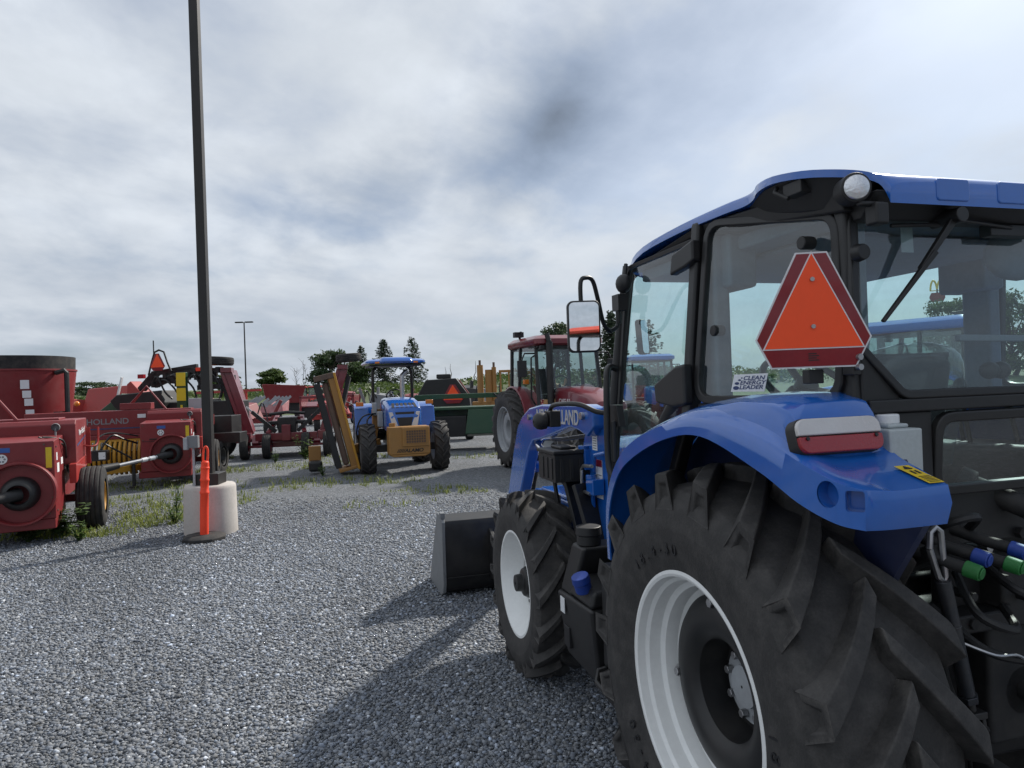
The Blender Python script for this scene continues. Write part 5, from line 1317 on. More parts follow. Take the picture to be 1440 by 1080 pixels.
# ---------------------------------------------------------------- folded batwing cutter
bw = thing('batwing_cutter', 'maroon rotary cutter with both wings folded upright and a tyre on top', 'rotary cutter', (-6.58, 20.5, 0), R(12))
mb = MB(); mb.bx(-.95, .95, .2, 1.9, .40, .55); mb.bx(-.85, .85, -.35, -.2, .52, .72); mb.bx(-.85, .85, -.1, .1, .30, .45); mb.beam((-.5, -.3, .7), (-.35, .8, 1.15), .12, .12); mb.beam((.5, -.3, .7), (.35, .8, 1.15), .12, .12); mb.beam((-.4, .6, 1.1), (.4, .6, 1.1), .1, .1); mb.bx(-.12, .12, -.42, -.2, .5, .95); mb.build('centre_deck', MAROON, bw, bevel=.012)
mb = MB(); mb.bx(-.25, .25, -.1, .6, .7, 1.15); mb.tube([(-.5, .1, 1.25), (.0, .0, 1.3), (.5, .1, 1.25)], .05, 8); mb.bx(-.55, .55, .1, .3, .95, 1.05); mb.build('gearbox', BLACKM, bw, bevel=.02)
for s in (-1, 1):
    mb = MB(); mb.beam((s*.30, -.15, .75), (s*.95, -.1, 1.35), .10, .10); mb.build('wing_cylinder', BLACKM, bw)
    mb = MB(); mb.beam((s*.9, -.1, 1.3), (s*1.1, -.1, 1.5), .05, .05); mb.build('piston_rod', CHROME, bw)
    # wing deck standing almost upright, leaning outward
    b0 = V((s*1.12, .25, .70)); t0 = V((s*1.62, .25, 2.62)); ax = (t0 - b0).normalized(); n_ = V((s*ax.z, 0, -s*ax.x))
    mb = MB(); mb.hexa([b0 + V((0, -.15, 0)), b0 + n_*.10*s*s + V((0, -.15, 0)), b0 + n_*.10 + V((0, 1.5, 0)), b0 + V((0, 1.5, 0))], [t0 + V((0, -.15, 0)), t0 + n_*.10 + V((0, -.15, 0)), t0 + n_*.10 + V((0, 1.5, 0)), t0 + V((0, 1.5, 0))])
    wg = mb.build('wing_deck', MAROON, bw, bevel=.015)
    for off, wd in ((-.02, .16), (.20, .10), (-.22, .13)):
        mb = MB(); mb.beam(b0 + V((s*-.05 + off*.5, -.2, .0)), t0 + V((off*.5, -.2, -.1)), wd, .12, up=(0, 1, 0)); mb.build('wing_rib', MAROON, wg, bevel=.01)
    mb = MB(); mb.hexa([b0 + n_*.12 + V((0, -.1, -.45)), b0 + n_*.20 + V((0, -.1, -.45)), b0 + n_*.20 + V((0, 1.4, -.45)), b0 + n_*.12 + V((0, 1.4, -.45))], [t0 + n_*.12 + V((0, -.1, -.2)), t0 + n_*.22 + V((0, -.1, -.3)), t0 + n_*.22 + V((0, 1.4, -.3)), t0 + n_*.12 + V((0, 1.4, -.2))]); mb.build('rubber_curtain', BLACKP, wg)
    mb = MB(); mb.hexa([t0 + V((-.15, -.35, -.12)), t0 + V((.15, -.35, -.12)), t0 + V((.15, .1, -.12)), t0 + V((-.15, .1, -.12))], [t0 + V((-.15, -.35, .02)), t0 + V((.15, -.35, .02)), t0 + V((.15, .1, .02)), t0 + V((-.15, .1, .02))]); mb.build('hinge_block', MAROON, wg, bevel=.015); mb = MB(); mb.bx(b0.x - .25, b0.x + .15, -.35, .1, .48, .75); mb.build('hinge_block', MAROON, wg, bevel=.015)
    w_ = tractor_wheel(bw, t0 + V((s*.18, -.15, .22)), .38, .24, .2, 0, .012, -1, MAROON, MAROON, rubber=RUBBERW, seg=32, kind='front', smoothtread=4, bev=0, lod=True)
    w_.rotation_euler = (0, R(90 - s*4), 0)
    for x_ in (.53, 1.13):
        tractor_wheel(bw, (s*x_, -.35, .36), .36, .23, .19, 0, .012, s, MAROON, MAROON, rubber=RUBBERW, seg=32, kind='front', smoothtread=4, bev=0, lod=True)
    mb = MB(); mb.beam((s*.40, -.35, .36), (s*1.25, -.35, .36), .07, .07); mb.beam((s*.85, -.35, .40), (s*.85, -.1, .62), .18, .18); mb.build('caster_arm', MAROON, bw, bevel=.01)
# ---------------------------------------------------------------- tractors further back
def arch(parent, s, x, r, y, z, w, m, a0=20, a1=165, name='fender', depth=.16):
    """curved rear fender over a wheel"""
    mb = MB(); rings = []
    for k in range(15):
        a = R(a0 + (a1 - a0)*k/14); c_, q = math.cos(a), math.sin(a)
        rings.append([(s*(x - w/2), y + (r + .02)*c_, z + (r + .02)*q), (s*(x - w/2), y + r*c_, z + r*q), (s*(x + w/2), y + r*c_, z + r*q), (s*(x + w/2 + .015), y + (r - depth*.4)*c_, z + (r - depth*.4)*q), (s*(x + w/2 + .03), y + (r - depth*.4)*c_, z + (r - depth*.4)*q), (s*(x + w/2 + .02), y + (r + .02)*c_, z + (r + .02)*q)])
    mb.loft(rings, True, True)
    return mb.build(name, m, parent, bevel=.012)

def nose(w, z0, z1, y, k=9, p=.5):
    return [(w, y, z0)] + [(w*math.copysign(abs(math.cos(math.pi*j/k))**p, math.cos(math.pi*j/k)), y, z1 - .16 + .16*math.sin(math.pi*j/k)**.6) for j in range(k + 1)] + [(-w, y, z0)]

def cab_tractor(name, label, loc, rz, body, wheelm, sc=1.0, roofm=None, detail=True, lettering=None):
    t = thing(name, label, 'tractor', loc, rz)
    S = lambda v: tuple(q*sc for q in v)
    rw = dict(Rr=.875*sc, W=.50*sc, rr=.50*sc, nl=20, lug=.05*sc, mrim=wheelm, mdisc=wheelm, seg=56, kind='rear', bev=0 if not detail else .006, wt=.06*sc, wb=.10*sc, hollow=False)
    tractor_wheel(t, S((-.93, 0, .855)), side=-1, fwd=1, **rw); tractor_wheel(t, S((.93, 0, .855)), side=1, fwd=-1, **rw)
    fw = dict(Rr=.66*sc, W=.38*sc, rr=.36*sc, nl=17, lug=.042*sc, mrim=wheelm, mdisc=wheelm, seg=44, kind='front', bev=0, wt=.05*sc, wb=.08*sc, hollow=False)
    tractor_wheel(t, S((-.90, 2.55, .645)), side=-1, fwd=1, **fw); tractor_wheel(t, S((.90, 2.55, .645)), side=1, fwd=-1, **fw)
    def B(mb, *a, **k): mb.bx(*[q*sc for q in a], **k)
    mb = MB(); B(mb, -.24, .24, -.4, 1.2, .55, 1.15); B(mb, -.20, .20, 1.2, 2.9, .65, 1.05); mb.beam(S((-.75, 0, .86)), S((.75, 0, .86)), .25*sc, .25*sc); mb.beam(S((-.75, 2.55, .62)), S((.75, 2.55, .62)), .18*sc, .18*sc); mb.build('chassis', BLACKM, t, bevel=.02)
    mb = MB(); mb.loft([[S(p) for p in nose(.40, 1.18, 1.78, 1.25)], [S(p) for p in nose(.40, 1.16, 1.74, 2.0)], [S(p) for p in nose(.38, 1.12, 1.62, 2.75)], [S(p) for p in nose(.34, 1.08, 1.48, 3.05)], [S(p) for p in nose(.26, 1.1, 1.32, 3.14)]], True, True); hd_ = mb.build('hood', body, t, bevel=.015)
    mb = MB(); B(mb, -.30, .30, 3.06, 3.15, .85, 1.30); B(mb, -.385, .385, 2.2, 2.9, .95, 1.22); mb.build('grille', BLACKP, t, bevel=.02)
    for s in (-1, 1):
        mb = MB(); mb.hexa([S((s*.20 - .09, 3.085, 1.26)), S((s*.20 + .09, 3.085, 1.26)), S((s*.20 + .09, 2.95, 1.26)), S((s*.20 - .09, 2.95, 1.26))], [S((s*.20 - .09, 3.06, 1.42)), S((s*.20 + .08, 3.03, 1.42)), S((s*.20 + .08, 2.9, 1.42)), S((s*.20 - .09, 2.9, 1.42))]); mb.build('headlight', LENSW, t, bevel=.01)
        arch(t, s, .80, .945, 0, .855, .26, body, 22, 150, depth=.05)
        if lettering:
            text_mesh(lettering, 'lettering', STICKW, hd_, frame_T(S((s*.402, 1.75, 1.46)), (0, -s, 0) if s < 0 else (0, 1, 0), (0, 0, 1)) if s < 0 else frame_T(S((.402, 1.75, 1.46)), (0, 1, 0), (0, 0, 1)), .16*sc, .003)
    mb = MB(); B(mb, -.72, .72, -.45, 1.15, 1.05, 1.35); mb.build('cab_floor', BLACKP, t, bevel=.02)
    for s in (-1, 1):
        mb = MB(); mb.beam(S((s*.74, 1.18, 1.30)), S((s*.70, 1.0, 2.68)), .07*sc, .07*sc); mb.build('front_post', BLACKM, t, bevel=.01)
        mb = MB(); mb.beam(S((s*.80, .12, 1.5)), S((s*.73, .12, 2.68)), .06*sc, .07*sc); mb.build('middle_post', BLACKM, t, bevel=.01)
        mb = MB(); mb.beam(S((s*.74, -.55, 1.55)), S((s*.70, -.55, 2.68)), .08*sc, .07*sc); mb.build('rear_post', BLACKM, t, bevel=.01)
        mb = MB(); mb.add([S(p) for p in ((s*.755, 1.15, 1.38), (s*.795, .15, 1.5), (s*.73, .15, 2.65), (s*.71, 1.0, 2.65))], [(0, 1, 2, 3)]); mb.add([S(p) for p in ((s*.795, .09, 1.6), (s*.74, -.52, 1.65), (s*.70, -.52, 2.65), (s*.73, .09, 2.65))], [(0, 1, 2, 3)]); mb.build('side_glass', GLASSF, t, smooth=False)
        mb = MB(); mb.tube([S(p) for p in ((s*.72, 1.0, 2.5), (s*.98, 1.05, 2.5), (s*1.05, 1.05, 2.35))], .02*sc, 6); mb.bx(*[q for q in (s*1.05*sc - .10*sc, s*1.05*sc + .10*sc, 1.03*sc, 1.09*sc, 2.0*sc, 2.35*sc)]); mb.build('mirror', BLACKP, t, bevel=.01)
    mb = MB(); mb.add([S(p) for p in ((-.70, 1.19, 1.5), (.70, 1.19, 1.5), (.67, 1.02, 2.65), (-.67, 1.02, 2.65))], [(0, 1, 2, 3)]); mb.build('windscreen', GLASSF, t, smooth=False)
    mb = MB(); mb.add([S(p) for p in ((-.70, -.58, 1.65), (.70, -.58, 1.65), (.67, -.56, 2.65), (-.67, -.56, 2.65))], [(0, 1, 2, 3)]); mb.build('rear_glass', GLASSF, t, smooth=False)
    mb = MB(); rr2 = lambda w_, y0, y1, z: [S((x, y + (y0 + y1)/2, z)) for x, y in rrect(2*w_, y1 - y0, .16, 4)]
    mb.loft([rr2(.76, -.66, 1.20, 2.66), rr2(.80, -.70, 1.26, 2.70), rr2(.80, -.70, 1.26, 2.80), rr2(.70, -.60, 1.12, 2.88), rr2(.3, -.2, .7, 2.90)], True, True); rf_ = mb.build('roof', roofm or body, t, angle=50)
    mb = MB(); B(mb, -.72, .72, -.60, 1.14, 2.62, 2.66); mb.build('roof_lining', BLACKP, rf_)
    mb = MB(); mb.tube([S((0, .75, 1.6)), S((0, .58, 1.82))], .04*sc, 8); c_ = V((0, .56, 1.86)); mb.tube([V(S(c_ + V((.2*math.cos(a), .13*math.sin(a), .15*math.sin(a))))) for a in [2*math.pi*k/20 for k in range(21)]], .018*sc, 6, cap=False); B(mb, -.25, .25, .9, 1.15, 1.35, 1.75); mb.build('steering_wheel', BLACKP, t, bevel=.01)
    mb = MB(); B(mb, -.26, .26, -.2, .3, 1.5, 1.62); B(mb, -.24, .24, -.32, -.2, 1.6, 2.2); mb.build('seat', SEATC, t, bevel=.04)
    if detail:
        mb = MB(); mb.cyl(S((.52, 1.32, 1.3)), S((.52, 1.32, 2.72)), .075*sc, n=16); mb.cyl(S((.52, 1.32, 2.72)), S((.56, 1.30, 2.9)), .055*sc, n=16); mb.build('exhaust', BLACKM, t)
        for x_ in (-.6, .6):
            mb = MB(); mb.bx(x_*sc - .1*sc, x_*sc + .1*sc, 1.16*sc, 1.26*sc, 2.56*sc, 2.66*sc); mb.build('work_lamp', BLACKP, rf_, bevel=.02)
        mb = MB()
        for k in range(3): B(mb, .78, 1.02, .55, .85, .55 + .25*k, .58 + .25*k)
        mb.beam(S((.8, .56, .5)), S((.8, .56, 1.3)), .03*sc, .03*sc); mb.beam(S((.8, .84, .5)), S((.8, .84, 1.3)), .03*sc, .03*sc); mb.build('cab_steps', BLACKM, t)
        mb = MB(); B(mb, .62, .98, .98, 1.9, .60, .95); mb.build('fuel_tank', BLACKP, t, bevel=.04)
        mb = MB(); mb.bx(.80*sc, .92*sc, .72*sc, .80*sc, 1.85*sc, 1.95*sc); mb.build('amber_lamp', AMBER, t, bevel=.01)
        mb = MB(); mb.tube([S(p) for p in ((.74, 1.0, 2.45), (.86, 1.12, 2.4), (.88, 1.12, 1.55), (.78, 1.1, 1.4))], .02*sc, 6); mb.build('grab_rail', BLACKM, t)
        mb = MB(); mb.tube([S(p) for p in ((.64, -.1, 2.85), (.7, -.1, 3.02), (.7, .12, 3.02))], .03*sc, 6); B(mb, .60, .82, -.12, .02, 2.92, 3.04); mb.build('roof_lamp', BLACKP, rf_, bevel=.02)
    return t

case_t = cab_tractor('cab_tractor', 'maroon red cab tractor with silver rear wheels parked behind the blue loader arm', (.87, 16.2, 0), head(math.sin(R(19)), -math.cos(R(19))), MAROON, LGREY, 1.0, lettering='CASE IH')
cab_tractor('cab_tractor', 'blue cab tractor behind the maroon tractor, only its roof and windscreen showing', (4.6, 24.5, 0), head(.1, -1), BLUE, LGREY, .95, detail=False)
cab_tractor('cab_tractor', 'blue cab tractor seen through the rear window of the nearest tractor', (7.15, 11.6, 0), head(-.62, .78), BLUE, WHITE, .93, detail=True)

def canopy_tractor(name, label, loc, rz, body, wheelm, gear=True):
    t = thing(name, label, 'tractor', loc, rz)
    rw = dict(Rr=.72, W=.44, rr=.37, nl=18, lug=.045, mrim=wheelm, mdisc=wheelm, seg=48, kind='rear', bev=0, wt=.05, wb=.09, hollow=False)
    tractor_wheel(t, (-.72, 0, .70), side=-1, fwd=1, **rw); tractor_wheel(t, (.72, 0, .70), side=1, fwd=-1, **rw)
    fw = dict(Rr=.56, W=.33, rr=.31, nl=16, lug=.038, mrim=wheelm, mdisc=wheelm, seg=44, kind='front', bev=.004, wt=.045, wb=.07, hollow=False)
    tractor_wheel(t, (-.80, 2.05, .545), side=-1, fwd=1, **fw); tractor_wheel(t, (.80, 2.05, .545), side=1, fwd=-1, **fw)
    mb = MB(); mb.bx(-.22, .22, -.3, 1.0, .5, 1.0); mb.bx(-.18, .18, 1.0, 2.3, .5, .9); mb.beam((-.7, 2.05, .54), (.7, 2.05, .54), .16, .16); mb.beam((-.6, 0, .7), (.6, 0, .7), .22, .22); mb.bx(-.6, .6, .1, .95, .82, .92); mb.build('chassis', BLACKM, t, bevel=.015)
    mb = MB(); mb.loft([nose(.38, .95, 1.66, .95, p=.4), nose(.40, .95, 1.65, 1.5, p=.4), nose(.39, .92, 1.58, 2.1, p=.4), nose(.37, .90, 1.46, 2.38, p=.4), nose(.33, .92, 1.28, 2.46, p=.4)], True, True); hd_ = mb.build('hood', body, t, bevel=.02)
    mb = MB(); mb.hexa([(-.12, 2.475, 1.0), (.12, 2.475, 1.0), (.10, 2.3, .92), (-.10, 2.3, .92)], [(-.21, 2.452, 1.34), (.21, 2.452, 1.34), (.2, 2.3, 1.34), (-.2, 2.3, 1.34)]); mb.build('grille', BLACKP, hd_)
    for k in range(6):
        mb = MB(); mb.hexa([(-.25 + .10*k - .03, 2.40, 1.44), (-.25 + .10*k + .03, 2.40, 1.44), (-.25 + .10*k + .03, 2.2, 1.44), (-.25 + .10*k - .03, 2.2, 1.44)], [(-.22 + .09*k - .03, 2.25, 1.535), (-.22 + .09*k + .03, 2.25, 1.535), (-.22 + .09*k + .03, 2.1, 1.53), (-.22 + .09*k - .03, 2.1, 1.53)]); mb.build('hood_vent', INKK, hd_)
    for s in (-1, 1):
        mb = MB(); mb.hexa([(s*.20 - .06, 2.475, 1.0), (s*.20 + .08, 2.475, 1.0), (s*.20 + .08, 2.35, 1.0), (s*.20 - .06, 2.35, 1.0)], [(s*.30 - .03, 2.455, 1.34), (s*.30 + .05, 2.45, 1.34), (s*.30 + .05, 2.3, 1.34), (s*.30 - .03, 2.3, 1.34)]); mb.build('headlight', LENSW, hd_, bevel=.008)
        arch(t, s, .72, .78, 0, .72, .42, body, 5, 150)
        mb = MB(); mb.hexa([(s*.80 - .16, .72, .80), (s*.80 + .16, .72, .80), (s*.80 + .16, .80, .80), (s*.80 - .16, .80, .80)], [(s*.80 - .17, .45, 1.42), (s*.80 + .17, .45, 1.42), (s*.80 + .17, .60, 1.42), (s*.80 - .17, .60, 1.42)]); mb.build('fender_skirt', body, t, bevel=.03)
        mb = MB(); mb.bx(s*.84 - .09, s*.84 + .09, .62, .70, 1.46, 1.56); mb.build('amber_lamp', AMBER, t, bevel=.015)
        mb = MB(); mb.tube(catmull([(s*.48, .3, 1.0), (s*.48, .3, 2.1), (s*.46, .3, 2.32), (s*.36, .3, 2.42)], 4), .038, 8); mb.build('canopy_post', BLACKM, t)
    mb = MB(); mb.tube(catmull([(-.16, .9, 1.0), (-.16, .9, 2.05), (-.20, .88, 2.2), (-.30, .85, 2.28)], 4), .055, 12); mb.build('exhaust', STEEL, t)
    mb = MB(); mb.loft([[(x, y + .45, z) for x, y in rrect(w_, d_, .2, 5)] for w_, d_, z in ((1.36, 1.55, 2.46), (1.42, 1.62, 2.475), (1.42, 1.62, 2.515), (1.30, 1.46, 2.56), (.9, 1.1, 2.575))], True, True)
    mb.loft([[(x, y + .5, z) for x, y in rrect(w_, d_, .1, 4)] for w_, d_, z in ((.78, 1.64, 2.50), (.74, 1.56, 2.575), (.62, 1.2, 2.61))], True, True); rf_ = mb.build('canopy', body, t, angle=50)
    mb = MB(); mb.bx(-.62, .62, -.2, 1.1, 2.405, 2.44); mb.build('canopy_frame', BLACKM, rf_, bevel=.01)
    for s in (-1, 1):
        mb = MB(); mb.bx(s*.45 - .05, s*.45 + .05, 1.26, 1.285, 2.46, 2.50); mb.build('canopy_lamp', AMBER, rf_)
    mb = MB(); mb.bx(-.25, .25, .05, .5, 1.05, 1.18); mb.bx(-.23, .23, -.02, .1, 1.15, 1.62); mb.build('seat', BLACKP, t, bevel=.05)
    mb = MB(); mb.hexa([(-.3, .85, 1.0), (.3, .85, 1.0), (.3, 1.0, 1.0), (-.3, 1.0, 1.0)], [(-.26, .8, 1.5), (.26, .8, 1.5), (.2, 1.0, 1.62), (-.2, 1.0, 1.62)]); mb.tube([V((.2*math.cos(a), .70 + .10*math.sin(a), 1.68 + .16*math.sin(a))) for a in [2*math.pi*k/20 for k in range(21)]], .018, 6, cap=False); mb.beam((0, .8, 1.55), (0, .7, 1.68), .05, .05); mb.build('steering_wheel', BLACKP, t, bevel=.02)
    return t
bt = canopy_tractor('canopy_tractor', 'small blue tractor with canopy roof and yellow front weight box, facing the viewer', (-3.05, 17.76, 0), head(.28, -.96), BLUE, LGREY)
# yellow front box
mb = MB(); mb.bx(-.45, .42, 2.52, 2.95, .45, 1.04); mb.prism([(-.45, .45), (-.34, .40), (.32, .40), (.42, .45)], 'Y', 2.55, 2.95); wb2 = mb.build('weight_box', AMBERY, bt, bevel=.02)
mb = MB(); mb.bx(-.43, .14, 2.95, 2.98, .62, 1.02); mb.build('box_door', AMBERY, wb2, bevel=.01)
mb = MB(); mb.bx(-.36, .06, 2.98, 2.986, .69, .96)
mb.build('mesh_screen', RUST, wb2); mb = MB()
for k in range(9): mb.bx(-.36 + .0525*k - .004, -.36 + .0525*k + .004, 2.986, 2.991, .69, .96)
for k in range(6): mb.bx(-.36, .06, 2.991, 2.995, .69 + .054*k - .004, .69 + .054*k + .004)
mb.build('screen_wire', AMBERY, wb2)
text_mesh('/////ALAMO', 'lettering', INKK, wb2, frame_T((-.02, 2.953, .53), (-1, 0, 0), (0, 0, 1)), .10, .002, sx=1.15, bold=.003, shear=.2)
mb = MB(); mb.cyl((.32, 2.75, 1.04), (.32, 2.75, 1.12), .07, n=14); mb.build('filler_cap', AMBERY, wb2)
# flail mower folded upright on a boom at its right-hand side (left in the picture)
mb = MB(); mb.beam((.45, 1.3, .62), (1.15, 1.45, .50), .20, .20); mb.beam((.5, 1.2, 1.15), (.62, 1.2, .6), .16, .16); mb.bx(.40, .60, 1.05, 1.3, .95, 1.4); bm_ = mb.build('mower_boom', AMBERY, bt, bevel=.015)
b0 = V((1.02, 1.75, .16)); t0 = V((1.48, 1.75, 2.20)); ax = (t0 - b0).normalized(); nx = V((ax.z, 0, -ax.x))
def slab(name, o0, o1, y0, y1, la, lb, m, parent, bevel=.01):
    P = lambda o, y, l: b0 + ax*l + nx*o + V((0, y, 0))
    L_ = (t0 - b0).length
    mb = MB(); mb.hexa([P(o0, y0, la), P(o1, y0, la), P(o1, y1, la), P(o0, y1, la)], [P(o0, y0, L_ + lb), P(o1, y0, L_ + lb), P(o1, y1, L_ + lb), P(o0, y1, L_ + lb)]); return mb.build(name, m, parent, bevel=bevel)
fm_ = slab('flail_mower', -.02, .13, -.32, .32, 0, 0, AMBERY, bt, .02)
slab('mower_edge', -.05, .0, -.36, .36, -.05, .05, YELLOW, fm_)
slab('flail_rotor', .15, .28, -.25, .25, .1, -.12, RUST, fm_, .05)
slab('rubber_flap', .32, .46, -.34, -.28, .08, -.1, BLACKP, fm_)
slab('rubber_flap', .32, .45, .24, .30, .08, -.1, BLACKP, fm_)
slab('mower_cap', -.05, .55, -.36, .36, .02, .10, AMBERY, fm_, .02) if False else slab('end_plate', -.02, .42, -.35, .35, (t0 - b0).length - .06, .06, RUST, fm_, .015)
slab('end_plate', -.02, .40, -.35, .35, -.02, -(t0 - b0).length + .05, AMBERY, fm_, .015)
mb = MB(); mb.bx(1.78, 2.05, 1.15, 1.35, .10, .62); mb.bx(1.80, 2.03, 1.10, 1.16, .36, .44); mb.build('mower_skid', AMBERY, bt, bevel=.02)
mb = MB(); mb.bx(1.76, 2.06, 1.17, 1.6, .06, .30); mb.build('skid_wheel', BLACKM, bt, bevel=.06)
mb = MB(); mb.tube(catmull([(.5, 1.3, 1.35), (.75, 1.6, 1.15), (.7, 1.7, .8), (.85, 1.6, .6)], 5), .02, 6); mb.build('hydraulic_hose', BLACKP, bt); mb = MB(); mb.tube(catmull([(.45, 1.3, 1.3), (.85, 1.7, 1.25), (1.0, 1.7, .9), (.9, 1.6, .6)], 5), .018, 6); mb.build('hydraulic_hose', BLACKP, bt)
mb = MB(); mb.bx(.40, .52, 1.55, 1.75, 1.0, 1.35); mb.bx(.5, .6, 1.2, 1.4, 1.25, 1.55); mb.build('oil_filter', LGREY, bt, bevel=.02)

# orange tractor behind the viewer, seen only in the mirror
canopy_tractor('canopy_tractor', 'orange red tractor with canopy mirrored in the near cab mirror', (2.1, -9.2, 0), head(.6, .8), ORANGE, ORANGE)
gt = thing('green_implement', 'green implement hopper mirrored beside the orange tractor in the cab mirror', 'implement', (-.6, -10.5, 0), 0)
mb = MB(); mb.hexa([(-.8, -.6, .9), (.8, -.6, .9), (.8, .6, .9), (-.8, .6, .9)], [(-1.5, -1, 1.9), (1.5, -1, 1.9), (1.5, 1, 1.9), (-1.5, 1, 1.9)]); mb.build('hopper', GREEN, gt, bevel=.03)
mb = MB(); mb.bx(-1.2, 1.2, -.3, .3, .55, .75); mb.build('frame', GREEN, gt)
for s in (-1, 1): tractor_wheel(gt, (s*1.2, 0, .45), .45, .3, .24, 0, .012, s, YELLOW, YELLOW, rubber=RUBBERW, seg=24, kind='front', smoothtread=4, bev=0, lod=True)

# ---------------------------------------------------------------- green mower conditioner, black machine with triangle, yellow machine
mc = thing('mower_conditioner', 'dark green mower conditioner with raised beam between the blue and maroon tractors', 'mower', (-1.15, 20.6, 0), R(2))
mb = MB(); mb.bx(-1.7, 1.25, -.2, .1, 1.52, 1.66); mb.bx(-1.5, .75, -.25, 1.2, 1.20, 1.27); mb.bx(-1.5, .8, .2, 1.3, .55, 1.2); mc_b = mb.build('main_frame', GREEN, mc, bevel=.012)
mb = MB(); mb.hexa([(-.25, -.42, .50), (.62, -.42, .50), (.62, .1, .40), (-.25, .1, .40)], [(-.15, -.30, 1.20), (.62, -.30, 1.20), (.62, .1, 1.20), (-.15, .1, 1.20)]); mb.build('side_shield', GREEN, mc, bevel=.02)
mb = MB(); mb.bx(-1.55, -.2, -.28, .2, .42, 1.02); mb.build('curtain', BLACKP, mc, bevel=.02)
mb = MB(); mb.beam((.85, -.1, .40), (.9, -.1, 1.62), .14, .14); mb.beam((1.15, -.2, .45), (1.2, -.2, 1.75), .12, .12); mb.beam((.8, -.3, .9), (1.35, -.3, 1.05), .2, .25); mb.beam((.7, -.4, .32), (1.35, -.5, .16), .10, .10); mb.bx(.75, 1.3, -.3, .2, .55, .95); mb.build('gear_frame', GREEN, mc, bevel=.012)
mb = MB(); mb.tube(catmull([(.6, -.25, 1.65), (.9, -.3, 1.3), (1.1, -.3, 1.1), (1.2, -.3, .7)], 5), .025, 6); mb.build('hydraulic_hose', BLACKP, mc); mb = MB(); mb.tube([(.6, -.6, .12), (1.2, -.6, .2)], .06, 8); mb.build('skid_bar', BLACKM, mc)
for x_ in (-1.2, 1.1): tractor_wheel(mc, (x_, .7, .42), .42, .3, .2, 0, .012, -1, YELLOW, YELLOW, rubber=RUBBERW, seg=28, kind='front', smoothtread=4, bev=0, lod=True)

bb = thing('implement_cart', 'black shrouded implement with orange triangle beyond the blue canopy tractor', 'implement', (-2.45, 24.6, 0), R(2))
mb = MB(); mb.prism([(-.95, 1.0), (-.95, 1.45), (-.55, 2.15), (.50, 2.18), (.95, 1.55), (1.0, 1.0)], 'Y', -.1, 1.4); mb.bx(-.2, .3, .2, .8, 2.18, 2.34); mb.build('shroud', BLACKP, bb, bevel=.03)
mb = MB(); mb.bx(-1.6, 1.3, .0, 1.2, .55, 1.0); mb.beam((.6, -.12, 2.12), (1.05, -.12, 1.45), .05, .05); mb.build('frame', RED, bb, bevel=.02)
smv(bb, (.38, -.14, 1.62), sc=2.0)
for x_ in (-1.2, .9): tractor_wheel(bb, (x_, .4, .42), .42, .3, .2, 0, .012, -1, RED, RED, rubber=RUBBERW, seg=28, kind='front', smoothtread=4, bev=0, lod=True)

ym = thing('trencher', 'old yellow machine with upright cylinders left of the maroon tractor', 'machine', (-.95, 29.0, 0), R(0))
mb = MB()
for x_, w_, h_ in ((-.35, .16, 2.75), (.0, .18, 2.55), (.22, .12, 2.65)): mb.cyl((x_, 0, 1.2), (x_, 0, h_), w_*.8, n=12)
mb.build('upright_cylinder', AMBERY, ym)
mb = MB(); mb.bx(-.7, .9, -.1, .4, .6, 1.25); mb.bx(-.6, 1.5, .1, .6, .4, 1.05); mb.bx(.42, 1.35, -.02, .5, 2.42, 2.52); mb.bx(.45, .52, -.02, .1, 1.2, 2.42); mb.bx(1.25, 1.33, -.02, .1, 1.0, 2.42); mb.bx(.8, .86, -.02, .1, 1.2, 2.42); mb.build('frame', AMBERY, ym, bevel=.02)
mb = MB(); mb.cyl((-.35, 0, 2.75), (-.35, 0, 2.95), .05, n=10); mb.cyl((.22, 0, 2.6), (.22, 0, 2.85), .05, n=10); mb.build('exhaust', RUST, ym)
mb = MB(); mb.cyl((.75, -.4, 1.1), (.75, -.4, 1.35), .22, .18, n=16); mb.bx(.45, 1.0, -.45, .0, 1.0, 1.1); mb.build('orange_beacon', CONEO, ym)
for x_ in (-.5, 1.0): tractor_wheel(ym, (x_, .2, .4), .4, .3, .2, 0, .012, -1, AMBERY, AMBERY, rubber=RUBBERW, seg=24, kind='front', smoothtread=4, bev=0, lod=True)

# ---------------------------------------------------------------- the far row of used machines
def far_wheels(t, xs, y=.3, r=.42, m=RED):
    for x_ in xs: tractor_wheel(t, (x_, y, r), r, .28, r*.5, 0, .012, -1, m, m, rubber=RUBBERW, seg=20, kind='front', smoothtread=4, bev=0, lod=True)
def haybine(label, loc, rz, m, w=3.0, curtain=True, slope=.5):
    t = thing('hay_mower', label, 'mower', loc, rz)
    mb = MB(); mb.bx(-w/2, w/2, -.4, -.25, 1.55, 1.70); mb.bx(-w/2, -w/2 + .12, -.4, 1.2, .7, 1.7); mb.bx(w/2 - .12, w/2, -.4, 1.2, .7, 1.7); mb.hexa([(-w/2, -.3, 1.05), (w/2, -.3, 1.05), (w/2, .5, 1.3), (-w/2, .5, 1.3)], [(-w/2, -.3, 1.12), (w/2, -.3, 1.12), (w/2, .5, 1.36), (-w/2, .5, 1.36)]); mb.build('frame', m, t, bevel=.02)
    mb = MB(); mb.bx(-w/2 + .1, w/2 - .1, -.2, .8, .45, 1.05); mb.build('curtain', BLACKP, t, bevel=.02)
    far_wheels(t, (-w/2 + .3, w/2 - .3), .9)
    return t
haybine('low maroon mower with black curtain behind the folded cutter', (-10.6, 40.5, 0), R(2), MAROON, 3.1)
